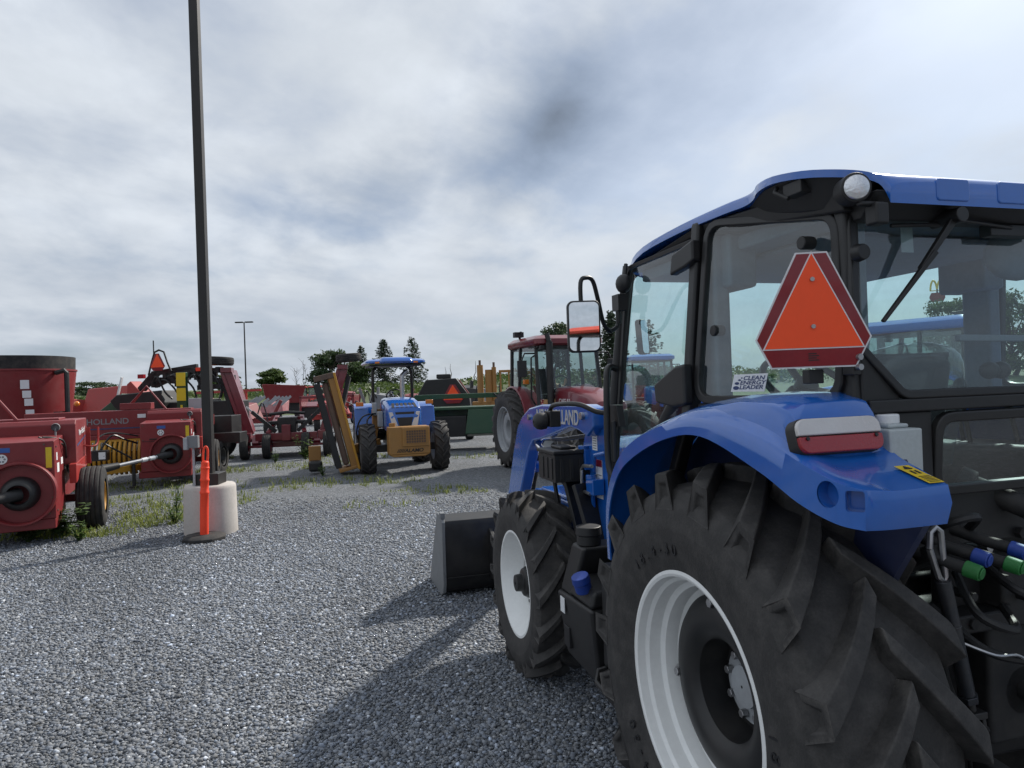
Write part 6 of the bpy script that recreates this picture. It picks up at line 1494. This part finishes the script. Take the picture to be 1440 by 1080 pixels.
jm = thing('hay_rake', 'battered pale pink and silver hay machine behind the folded cutter', 'hay machine', (-13.0, 37.2, 0), R(8)); jm.scale = (.72, .72, .78)
mb = MB()
rng = np.random.default_rng(9)
for k in range(11):
    x_ = -1.5 + .26*k; mb.beam((x_, -.6, 1.55 + .2*rng.random()), (x_ + .7, -.3, 1.95 + .35*rng.random()), .05, .16)
mb.build('silver_slats', LGREY, jm)
mb = MB(); mb.hexa([(-.4, -.7, 1.2), (1.3, -.7, 1.0), (1.5, .3, 1.1), (-.4, .3, 1.2)], [(-.2, -.5, 1.75), (1.2, -.6, 1.65), (1.6, .2, 1.95), (-.2, .2, 1.85)]); mb.bx(-1.8, .9, -.3, .5, 1.0, 1.35); mb.build('faded_hood', mat('faded_red_paint', (.42, .16, .17), .5, dirt=.5, dcol=(.55, .42, .40), sc=2), jm, bevel=.03)
mb = MB(); mb.bx(-1.6, .6, -.3, .4, .5, 1.0); mb.beam((.3, -.5, 1.0), (.1, -.5, .3), .1, .1); mb.build('frame', BLACKM, jm, bevel=.02)
tractor_wheel(jm, (.95, -.4, .55), .55, .28, .36, 14, .03, -1, LGREY, LGREY, rubber=RUBBERW, seg=24, kind='front', bev=0, lod=True, hollow=False)
gw = thing('gravity_wagon', 'small red box wagon at the far side of the lot', 'wagon', (-14.3, 44.0, 0), R(20))
mb = MB(); mb.hexa([(-1.0, -.8, 1.3), (1.0, -.8, 1.3), (1.0, .8, 1.3), (-1.0, .8, 1.3)], [(-1.25, -1, 2.5), (1.3, -1, 2.35), (1.3, 1, 2.35), (-1.25, 1, 2.5)]); mb.build('box', RED, gw, bevel=.03)
mb = MB(); mb.bx(-.9, .9, -.5, .5, .8, 1.3); mb.build('frame', BLACKM, gw); far_wheels(gw, (-.8, .8), 0)
rk = thing('tedder', 'tall thin red frame implement left of the folded cutter', 'implement', (-16.8, 41.5, 0), 0)
mb = MB()
for x_ in (-1.4, 0, 1.1): mb.beam((x_, 0, .4), (x_, 0, 2.1), .13, .13)
mb.beam((-1.8, 0, 2.1), (2.0, 0, 2.15), .12, .14); mb.beam((-1.8, -.1, .6), (2.2, -.1, .5), .12, .14); mb.beam((-1.4, 0, 2.1), (-.1, 0, 1.2), .08, .08); mb.build('frame', RED_B, rk, bevel=.01)
mb = MB(); mb.beam((-1.8, -.2, .95), (1.6, -.2, .95), .22, .22); mb.build('roller', YELLOW, rk); far_wheels(rk, (-1.3, .9), .2)
ot = thing('old_tractor', 'old dark tractor beside the folded wing of the cutter', 'tractor', (-13.6, 33.6, 0), R(60))
mb = MB(); mb.bx(-.3, .3, -.2, 2.3, .9, 1.5); mb.bx(-.35, .35, .9, 2.3, 1.4, 1.75); mb.beam((-.3, .3, 1.5), (-.3, .0, 2.2), .06, .06); mb.build('body', BLACKM, ot, bevel=.04)
for s in (-1, 1):
    tractor_wheel(ot, (s*.75, 0, .72), .72, .36, .42, 18, .04, s, BLACKM, BLACKM, seg=28, kind='front', bev=0, lod=True, hollow=False, fwd=-s)
    tractor_wheel(ot, (s*.6, 2.0, .4), .4, .2, .22, 0, .012, s, BLACKM, BLACKM, seg=24, kind='front', bev=0, lod=True, smoothtread=3)
for i, (x, y, h_, lab) in enumerate(((-25.2, 84, (.25, -1), 'small red cab tractor in the distance, farther from the yellow mower'), (-22.6, 82, (-.15, -1), 'small red cab tractor in the distance, right beside the yellow folded mower'))):
    cab_tractor('cab_tractor', lab, (x, y, 0), head(*h_), RED_B, LGREY, .95, detail=False)
# mixed dark and red implements that close the far edge of the lot
SPEC = [(-20.5, 47, RED, 2.6, 1.2, 'low red implement at the far left of the lot, near the thin red frame'), (-7.6, 46, RED_B, 2.2, 1.3, 'red implement with a pale cab shade seen under the blue canopy'), (-5.4, 47, BLACKM, 3.0, 1.6, 'dark implement with folded arms under the blue canopy'),
        (-2.2, 48, GREYP, 2.4, 1.9, 'grey machine with engine cover at the far edge, left of the yellow machine'), (.3, 47, BLACKM, 3.2, 1.3, 'long black implement in front of the green bank'), (3.2, 44, RED, 2.8, 1.2, 'red implement right of the maroon tractor cab'), (-3.4, 40, RED, 2.0, 1.5, 'red implement with slanted arms behind the black shrouded one'), (-9.0, 52, BLUE_D, 2.2, 1.6, 'dark blue implement far behind the low maroon mower'), (6.0, 40, RED_B, 3.0, 1.3, 'bright red implement low behind the blue tractor roof')]
SPEC += [(-11.8, 31.0, RED, 2.6, 1.5, 'red implement low behind the left wing of the folded cutter'), (-8.2, 33.0, RED_B, 2.4, 1.4, 'bright red implement between the folded cutter and the yellow mower deck'), (-6.6, 36.0, GREYP, 2.0, 1.7, 'grey implement just left of the blue canopy tractor'),
         (-4.6, 34.0, RED, 2.2, 1.6, 'dull red implement directly under the blue canopy, nearer than the rest'), (-1.9, 35.0, BLACKM, 2.8, 1.9, 'black jumble of arms right of the black shrouded implement'), (.9, 38.0, RED, 2.4, 1.6, 'red implement partly behind the yellow machine'), (2.4, 36.0, AMBERY, 2.0, 1.9, 'yellow implement close behind the maroon tractor fender'),
         (-18.2, 36.0, BLACKM, 3.0, 1.9, 'black implement behind the grey cabinet near the pole'), (-16.6, 30.0, RED_B, 2.8, 1.7, 'bright red implement left of the pole behind the harvesting machine'), (-21.5, 40.0, GREEN, 2.6, 1.9, 'green implement far left behind the red mower'), (-12.0, 52.0, RED, 3.2, 1.9, 'broad red implement at the far edge right of the distant pole'), (-17.5, 54.0, GREYP, 3.0, 2.0, 'grey implement at the far edge under the distant pole'), (4.6, 33.0, BLACKM, 2.4, 1.6, 'black implement beside the distant blue cab tractor')]
for i, (x, y, m, w_, h_, lab) in enumerate(SPEC):
    t = thing('field_implement', lab, 'implement', (x, y, 0), R(-20 + 17*(i % 4)))
    rng = np.random.default_rng(20 + i)
    mb = MB(); mb.bx(-w_/2, w_/2, -.3, .3, .6, .85)
    for k in range(5):
        x0 = -w_/2 + w_*rng.random(); mb.beam((x0, -.2, .7), (x0 + (rng.random() - .5)*1.2, -.1, h_*(.8 + .4*rng.random())), .12, .14)
    mb.hexa([(-w_*.35, -.5, .8), (w_*.2, -.5, .8), (w_*.25, .5, .8), (-w_*.35, .5, .8)], [(-w_*.28, -.3, h_), (w_*.1, -.35, h_*.92), (w_*.15, .4, h_), (-w_*.25, .4, h_*1.05)])
    mb.build('frame', m, t, bevel=.02)
    mb = MB()
    for k in range(4):
        mb = MB(); x0 = -w_/2 + w_*rng.random(); mb.tube(catmull([(x0, -.4, .8), (x0 + .3*rng.random(), -.5, h_), (x0 + .6*rng.random(), -.3, h_*.8), (x0 + .5, -.4, .7)], 3), .03, 5); mb.build('hydraulic_hose', BLACKP, t)
    far_wheels(t, (-w_*.4, w_*.4), .1, .4, m)
# pickup-truck-like white cars on the right, seen through the cab
def car(label, loc, rz, m):
    t = thing('parked_car', label, 'car', loc, rz, 'pale cars parked on the right')
    prof = [(-2.2, .35), (-2.25, .75), (-2.15, .95), (-1.5, 1.02), (-.9, 1.45), (.3, 1.47), (1.0, 1.03), (2.0, .88), (2.2, .70), (2.2, .35)]
    mb = MB(); rings = []
    for x_, k in ((-.88, .94), (-.80, 1.0), (.80, 1.0), (.88, .94)):
        rings.append([(x_*(.86 if z > 1.1 else 1), y*k, .35 + (z - .35)*(k if z > 1 else 1)) for y, z in prof])
    mb.loft(rings, True, True); b_ = mb.build('body', m, t, bevel=.05)
    for s in (-1, 1):
        mb = MB(); mb.add([(s*.80, -1.35, 1.03), (s*.80, .85, 1.03), (s*.745, .25, 1.38), (s*.745, -.82, 1.38)], [(0, 1, 2, 3)]); mb.build('side_window', BLACKP, t, smooth=False)
    mb = MB(); mb.add([(-.70, .96, 1.07), (.70, .96, 1.07), (.60, .34, 1.43), (-.60, .34, 1.43)], [(0, 1, 2, 3)]); mb.build('windscreen', BLACKP, t, smooth=False)
    far = [(-.82, 1.35), (.82, 1.35), (-.82, -1.4), (.82, -1.4)]
    for x_, y_ in far: tractor_wheel(t, (x_, y_, .33), .33, .2, .2, 0, .012, -1 if x_ < 0 else 1, LGREY, LGREY, rubber=RUBBERW, seg=24, kind='front', smoothtread=3, bev=0, lod=True)
car('white car parked nearest, at the right behind the cab window', (14.3, 18.6, 0), R(60), STICKW)
car('silver car parked beyond the white one behind the cab window', (17.6, 22.0, 0), R(62), LGREY)
# ---------------------------------------------------------------- land beyond the lot
def bank_z(x, y):
    t = np.clip((y - 62)/46, 0, 1); t = t*t*(3 - 2*t)
    hh = 2.6 + .5*np.sin(x*.05 + 1) + .35*np.sin(x*.13) + np.clip(-x - 40, 0, 60)*.012
    return t*hh + .06*np.sin(x*.7 + y*.4)*t + np.clip(y - 110, 0, 200)*.004
xs = np.linspace(-260, 300, 141); ys = np.concatenate([np.linspace(58, 115, 30), np.linspace(120, 420, 16)])
X, Y = np.meshgrid(xs, ys); Z = bank_z(X, Y) - .03
vt = np.stack([X, Y, Z], -1).reshape(-1, 3); nx_ = len(xs)
fs = np.array([(j*nx_ + i, j*nx_ + i + 1, (j + 1)*nx_ + i + 1, (j + 1)*nx_ + i) for j in range(len(ys) - 1) for i in range(nx_ - 1)])
tag(np_mesh('grassy_bank', vt, fs, FIELD, smooth=True), kind='structure')

BARK = mat('tree_bark', (.055, .042, .033), .9, dirt=.4, dcol=(.10, .085, .07), sc=3, bmp=.4, bsc=20)
LEAF_M = leaf_mat('mid_green_leaves', (.026, .052, .015), (.085, .135, .036))
LEAF_L = leaf_mat('light_green_leaves', (.035, .065, .014), (.115, .165, .040))
LEAF_D = leaf_mat('dark_green_leaves', (.028, .048, .022), (.075, .115, .046), .3)  # leaf colours lightened to carry the haze of distance
NEEDLE = leaf_mat('conifer_needles', (.022, .038, .024), (.066, .098, .055), .22)  # distance haze put into the needle colours too
WEED = leaf_mat('weed_leaves', (.035, .075, .012), (.125, .20, .035), .35)
GRASSM = leaf_mat('grass_blades', (.085, .12, .022), (.30, .33, .085), .35)

def quads(P, size, rng, flat=.0, up=None):
    """leaf-sized quads at points P with random turn"""
    N = len(P)
    a = rng.normal(size=(N, 3)); a /= np.linalg.norm(a, axis=1)[:, None]
    b = rng.normal(size=(N, 3)); b -= (b*a).sum(1)[:, None]*a; b /= np.linalg.norm(b, axis=1)[:, None]
    if flat: a[:, 2] *= (1 - flat); b[:, 2] *= (1 - flat)
    s = size*(.55 + .9*rng.random(N))
    a *= s[:, None]; b *= (s*(.45 + .35*rng.random(N)))[:, None]
    v = np.stack([P - a, P - b*.9, P + a, P + b*.9], 1)
    return v

def leaf_obj(name, v, tone, m, parent=None):
    N = len(v); vs = v.reshape(-1, 3); f = np.arange(N*4).reshape(-1, 4)
    c = np.repeat(tone, 4); col = np.stack([c, c, c, np.ones_like(c)], -1)
    return np_mesh(name, vs, f, m, parent, col)

def limb(mb, p0, p1, r0, r1, rng, k=5):
    pts = []; p0 = np.array(p0, float); p1 = np.array(p1, float)
    for i in range(k + 1):
        t = i/k; q = p0 + (p1 - p0)*t + rng.normal(size=3)*.04*np.linalg.norm(p1 - p0)*(0 < i < k); pts.append(q)
    mb.tube([tuple(q) for q in pts], [r0 + (r1 - r0)*i/k for i in range(k + 1)], 6)
    return pts

def broad_tree(label, loc, h, w, leafm, seed, n=7500, leaf=.19, base=.02, group='trees beyond the lot', gap=.0):
    rng = np.random.default_rng(seed)
    t = thing('broadleaf_tree', label, 'tree', loc, 0, group)
    mb = MB(); top = h*.62
    limb(mb, (0, 0, -.3), (rng.normal()*.1*w, 0, top), .035*h, .012*h, rng)
    C = []
    for k in range(20):
        a = 2*math.pi*k/20*2.4 + rng.random(); z = h*(base + .10 + (.80 - base)*rng.random())
        f = math.sin(math.pi*min(1, max(.12, (z/h - base*.6)/(1.02 - base*.6))))**.6
        rr = w*.5*f*(.35 + .5*rng.random()); c = np.array((rr*math.cos(a), rr*math.sin(a), z))
        limb(mb, (0, 0, min(top, z*.55)), c, .014*h, .004*h, rng, 4)
        C.append((c, w*(.11 + .11*rng.random()), h*(.07 + .07*rng.random())))
    C.append((np.array((0, 0, h*.88)), w*.16, h*.10))
    mb.build('trunk', BARK, t)
    P = []; tone = []
    for c, r_, rz_ in C:
        m_ = n//len(C); d = rng.normal(size=(m_, 3)); d /= np.linalg.norm(d, axis=1)[:, None]
        rad = rng.random(m_)**.45*(1 + .25*rng.normal(size=m_))
        P.append(c + d*rad[:, None]*np.array((r_, r_, rz_))); tone.append(np.clip(.5 + .22*rng.normal(size=m_) + .25*(rng.random() - .5), 0, 1))
    P = np.concatenate(P); tone = np.concatenate(tone)
    leaf_obj('crown', quads(P, leaf, rng), tone, leafm, t)
    return t

def conifer(label, loc, h, w, seed, n=90, airy=.0, group='conifers beyond the lot', leaf=.20, base=.08):
    rng = np.random.default_rng(seed)
    t = thing('conifer_tree', label, 'tree', loc, 0, group)
    mb = MB(); mb.tube([(0, 0, -.3), (0, 0, h*.5), (.04, 0, h*.98)], [.022*h, .012*h, .002*h], 7)
    P = []; tone = []
    for k in range(n):
        u = (k + rng.random()*.6)/n; z = h*(base + (.97 - base)*u); L_ = w*.5*((1 - u)**.75)*(.62 + .5*rng.random()) + .05*w
        if airy and rng.random() < airy: continue
        a = k*2.4 + rng.random()*.5
        d = np.array((math.cos(a), math.sin(a), .0)); tip = d*L_ + np.array((0, 0, z + L_*(.10 - .34*(1 - u))))
        mb.tube([(0, 0, z), tuple((d*L_*.55 + np.array((0, 0, z + .02*L_)))), tuple(tip)], [.010*h*(1 - u*.7), .006*h*(1 - u*.7), .002*h], 4, cap=False)
        m_ = int(16 + 46*(L_/(.5*w)))
        s = rng.random(m_)**.7; side = np.array((-d[1], d[0], 0))
        q = np.array((0, 0, z))[None] + s[:, None]*(tip - np.array((0, 0, z)))[None] + side[None]*(rng.normal(size=m_)*.20*L_*(1.1 - s))[:, None] + np.array((0, 0, 1.))[None]*(rng.normal(size=m_)*.045*h*.4 - .015*h)[:, None]
        P.append(q); tone.append(np.clip(.25 + .5*s + .2*rng.normal(size=m_), 0, 1))
    mb.build('trunk', BARK, t)
    P = np.concatenate(P); tone = np.concatenate(tone)
    leaf_obj('crown', quads(P, leaf, rng, .5), tone, NEEDLE, t)
    return t
def at(px, D, off=0.0):
    x = (px - 720)/990*D
    return (x, D, float(bank_z(np.array(x), np.array(float(D)))) - .2 + off)
G1 = None
broad_tree('small light green tree on the bank right of the distant light pole', at(384, 108), 3.6, 4.2, LEAF_L, 1)
broad_tree('small round tree on the bank partly behind the upright cutter wing', at(318, 108), 3.2, 5.0, LEAF_L, 2)
broad_tree('large dark spreading tree left of the blue canopy tractor', at(466, 106), 6.2, 7.2, LEAF_D, 3, 7500)
broad_tree('yellowish green tree between the dark tree and the spire-shaped conifer', at(500, 112), 4.6, 5.4, LEAF_M, 4)
conifer('dark layered conifer just left of the canopy roof', at(509, 116), 7.4, 4.6, 5, 60)
conifer('tall dense spire-shaped conifer above the canopy of the blue tractor', at(541, 112), 8.2, 5.4, 6, 110, airy=.2)
conifer('tall airy conifer with open branches right of the dense spire', at(581, 112), 8.2, 6.2, 7, 100, airy=.34)
broad_tree('flat-topped dark tree above the roof of the maroon tractor', at(786, 108), 8.6, 6.0, LEAF_D, 8, 6500)
conifer('broad dark pine beside the cab mirror arm', at(862, 72), 9.2, 5.0, 9, 120)
conifer('wide pine with flat branch layers seen through the cab door', at(914, 70), 8.2, 5.4, 10, 60, airy=.25)
broad_tree('round leafy tree under the roadside sign, seen through the rear window', at(1345, 90), 9.6, 9.0, LEAF_M, 11, 8000)
broad_tree('tall leafy tree at the right edge, seen through the far quarter glass', at(1425, 84), 10.6, 8.5, LEAF_M, 12, 8000)
broad_tree('low dark tree on the bank at the far left beyond the red mower', at(128, 125), 2.6, 9.0, LEAF_D, 13, 3000)
# bare dead saplings and stumps standing on the bank
for i, (px, D, h, lab) in enumerate(((417, 108, 3.4, 'bare dead sapling left of its taller neighbour on the bank'), (430, 108, 4.6, 'taller bare dead sapling on the bank left of the dark tree'), (626, 104, 2.9, 'thick dead stump on the bank left of a thin one'), (634, 104, 3.3, 'thin dead stem on the bank left of the yellow machine'), (667, 104, 3.4, 'lone bare thin stem above the yellow machine'))):
    rng = np.random.default_rng(40 + i)
    t = thing('dead_tree', lab, 'dead tree', at(px, D), 0)
    mb = MB(); limb(mb, (0, 0, -.3), (.2*rng.normal(), 0, h), .10 if i > 1 else .06, .02, rng)
    if i < 2:
        for k in range(14):
            z = h*(.25 + .7*rng.random()); a = rng.random()*6.28; L_ = .35 + .7*rng.random()
            limb(mb, (0, 0, z), (L_*math.cos(a), L_*math.sin(a), z + L_*1.1), .025, .008, rng, 3)
    mb.build('trunk', mat('grey_dead_wood', (.10, .085, .075), .9, dirt=.3), t)

# scrub that grows along the bank
rng = np.random.default_rng(77)
N = 26000
bx_ = rng.uniform(-75, 60, N); by = 84 + 26*rng.random(N)
dens = .5 + .5*np.sin(bx_*.31 + 2*np.sin(by*.2)) ; keep = rng.random(N) < np.clip(.30 + .8*dens*((bx_ > -26) | (bx_ < -30)), 0, 1)
bx_, by = bx_[keep], by[keep]
hmax = (.45 + .8*(.5 + .5*np.sin(bx_*.9 + by)) * (.5 + .5*np.sin(bx_*.23 + 1.3)))
hmax = hmax*np.where(bx_ < -20, .75, 1.25)
P = np.stack([bx_, by, bank_z(bx_, by) + hmax*rng.random(len(bx_))], -1)
tag(leaf_obj('scrub', quads(P, .24, rng), np.clip(.5 + .3*rng.normal(size=len(P)), 0, 1), LEAF_L), 'mixed green scrub covering the bank beyond the lot', 'scrub', kind='stuff')

# ---------------------------------------------------------------- far pole, roadside sign
fp = thing('light_pole', 'distant thin light pole with T-shaped top beyond the folded cutter', 'light pole', (-30.2, 80, 0), R(2))
mb = MB(); mb.cyl((0, 0, 0), (0, 0, 10.2), .10, .07, 8); mb.build('pole', BRONZE, fp)
for s in (-1, 1):
    mb = MB(); mb.bx(s*.55 - .45, s*.55 + .45, -.18, .18, 10.16, 10.30); mb.build('lamp_head', BRONZE, fp, bevel=.03)
sg_ = thing('roadside_sign', 'tall roadside sign with double yellow arch over a small board', 'sign', (73.0, 120, 0), R(-20))
mb = MB(); mb.bx(-.12, .12, -.12, .12, 0, 16.0); mb.build('sign_post', BLACKM, sg_)
mb = MB(); mb.prism([(-1.15, 14.45), (-.85, 13.85), (.85, 13.85), (1.15, 14.45), (1.15, 14.75), (.85, 15.35), (-.85, 15.35), (-1.15, 14.75)], 'Y', -.2, .2); mb.build('sign_board', RED, sg_)
mb = MB()
ARCH = [(-1.0, 15.75), (-.92, 16.6), (-.75, 17.2), (-.52, 17.45), (-.28, 17.2), (-.10, 16.6), (0, 15.95)]
for s in (-1, 1):
    mb.tube(catmull([(s*x, -.02, z) for x, z in ARCH], 4), [.15]*25, 8)
mb.bx(-1.05, 1.05, -.1, .1, 15.65, 15.78); mb.build('yellow_arch', STICKY, sg_)

# ---------------------------------------------------------------- weeds and grass
def tufts(name, label, spots, seed, hmin, hmax, m, dens=1.0):
    rng = np.random.default_rng(seed); V_ = []; T_ = []
    for (x0, y0, rx, ry, n) in spots:
        a = rng.random(int(n*dens))*6.283; r_ = np.sqrt(rng.random(int(n*dens)))
        cx, cy = x0 + rx*r_*np.cos(a), y0 + ry*r_*np.sin(a)
        for k in range(7):
            N = len(cx); x = cx + .045*rng.normal(size=N); y = cy + .045*rng.normal(size=N)
            h = (hmin + (hmax - hmin)*rng.random(N)**2.2)*(1 - .5*r_); th = rng.random(N)*6.283; ln = h*(.25 + .6*rng.random(N)); w_ = .004 + .006*rng.random(N)
            d = np.stack([np.cos(th), np.sin(th), 0*th], -1); s_ = np.stack([-np.sin(th), np.cos(th), 0*th], -1)
            b = np.stack([x, y, 0*x], -1); mid = b + d*(ln*.35)[:, None] + np.array((0, 0, 1.))*(h*.65)[:, None]; tip = b + d*ln[:, None] + np.array((0, 0, 1.))*h[:, None]
            V_.append(np.stack([b - s_*w_[:, None], b + s_*w_[:, None], mid + s_*w_[:, None]*.8, mid - s_*w_[:, None]*.8], 1)); T_.append(np.clip(rng.random(N), 0, 1))
            V_.append(np.stack([mid - s_*w_[:, None]*.8, mid + s_*w_[:, None]*.8, tip + s_*w_[:, None]*.15, tip - s_*w_[:, None]*.15], 1)); T_.append(np.clip(rng.random(N), 0, 1))
    o = leaf_obj(name, np.concatenate(V_), np.concatenate(T_), m)
    return tag(o, label, 'grass', kind='stuff')
tufts('weedy_grass', 'yellow green grass and low weeds growing through the gravel', [(-6.0, 9.55, .85, .32, 420), (-7.0, 9.6, .8, .5, 260), (-5.35, 10.3, .5, .5, 300), (-5.6, 11.2, .7, .9, 420), (-6.4, 12.6, 1.1, .9, 420), (-7.6, 14.6, 1.6, .9, 420), (-5.0, 12.2, .6, .8, 160), (-4.3, 9.9, .5, .25, 60), (-7.2, 17.0, 1.2, .6, 260), (-5.0, 14.0, 1.6, 1.2, 300), (-5.4, 17.6, 2.0, .9, 420), (-3.4, 14.2, 1.8, .8, 240), (-4.5, 19.6, 1.4, .7, 260), (-1.6, 12.6, .8, .5, 110), (-.9, 12.3, .4, .3, 60), (-1.3, 18.6, 1.3, .6, 160), (-8.6, 21.0, 1.0, .5, 160), (-2.6, 13.6, .6, .5, 70), (-10.5, 15.0, 2.2, 1.2, 380), (-2.2, 11.2, .9, .5, 60)], 5, .02, .18, GRASSM, .30)
def weed(label, loc, h, seed, n=40, leaf=.09, spread=.5, m=WEED, tall=False):
    rng = np.random.default_rng(seed)
    t = thing('weed_plant', label, 'weed', loc, 0)
    mb = MB(); V_ = []; T_ = []
    for k in range(5 if tall else 9):
        a = rng.random()*6.283; L_ = h*(.55 + .5*rng.random()); tip = np.array((spread*h*math.cos(a)*(.25 if tall else 1)*rng.random(), spread*h*math.sin(a)*(.25 if tall else 1)*rng.random(), L_))
        pts = limb(mb, (0, 0, 0), tip, .008, .003, rng, 4)
        for j in range(n//6):
            s = .2 + .8*rng.random(); p = tip*s; th = rng.random()*6.283; l_ = leaf*(.6 + .7*rng.random())*(1.1 - .4*s)
            d = np.array((math.cos(th), math.sin(th), -.15 + .5*rng.random())); sd_ = np.array((-math.sin(th), math.cos(th), .2*rng.normal()))
            V_.append(np.stack([p, p + d*l_*.5 - sd_*l_*.32, p + d*l_ + np.array((0, 0, -.12*l_)), p + d*l_*.5 + sd_*l_*.32])); T_.append(rng.random())
    mb.build('stem', WEED, t); leaf_obj('leaves', np.array(V_), np.array(T_), m, t)
    return t
weed('dark broad-leaved weed growing against the baler tyre', (-6.05, 9.35, 0), .62, 3, 110, .17, .6, LEAF_M)
weed('low leafy weed at the corner of the nearest baler', (-6.35, 9.15, 0), .34, 4, 70, .13, .8, LEAF_M)
weed('tall light green weed standing between the baler and the light pole', (-5.15, 10.7, 0), .52, 5, 60, .08, .4, WEED, True)
weed('small bright weed left of the concrete pole base', (-4.95, 10.2, 0), .3, 6, 50, .07, .6, WEED)
weed('bushy weed beside the right wheels of the folded cutter', (-5.75, 19.4, 0), .68, 7, 90, .11, .5, WEED)
weed('thin weed left of the bushy one by the folded cutter', (-6.4, 18.8, 0), .36, 8, 40, .08, .5, WEED)
weed('small weed in front of the yellow folded mower', (-4.2, 15.4, 0), .24, 9, 40, .07, .7, WEED)
weed('sprig of weed at the front edge of the yellow-green grass by the baler', (-5.7, 9.15, 0), .25, 10, 50, .08, .8, WEED)
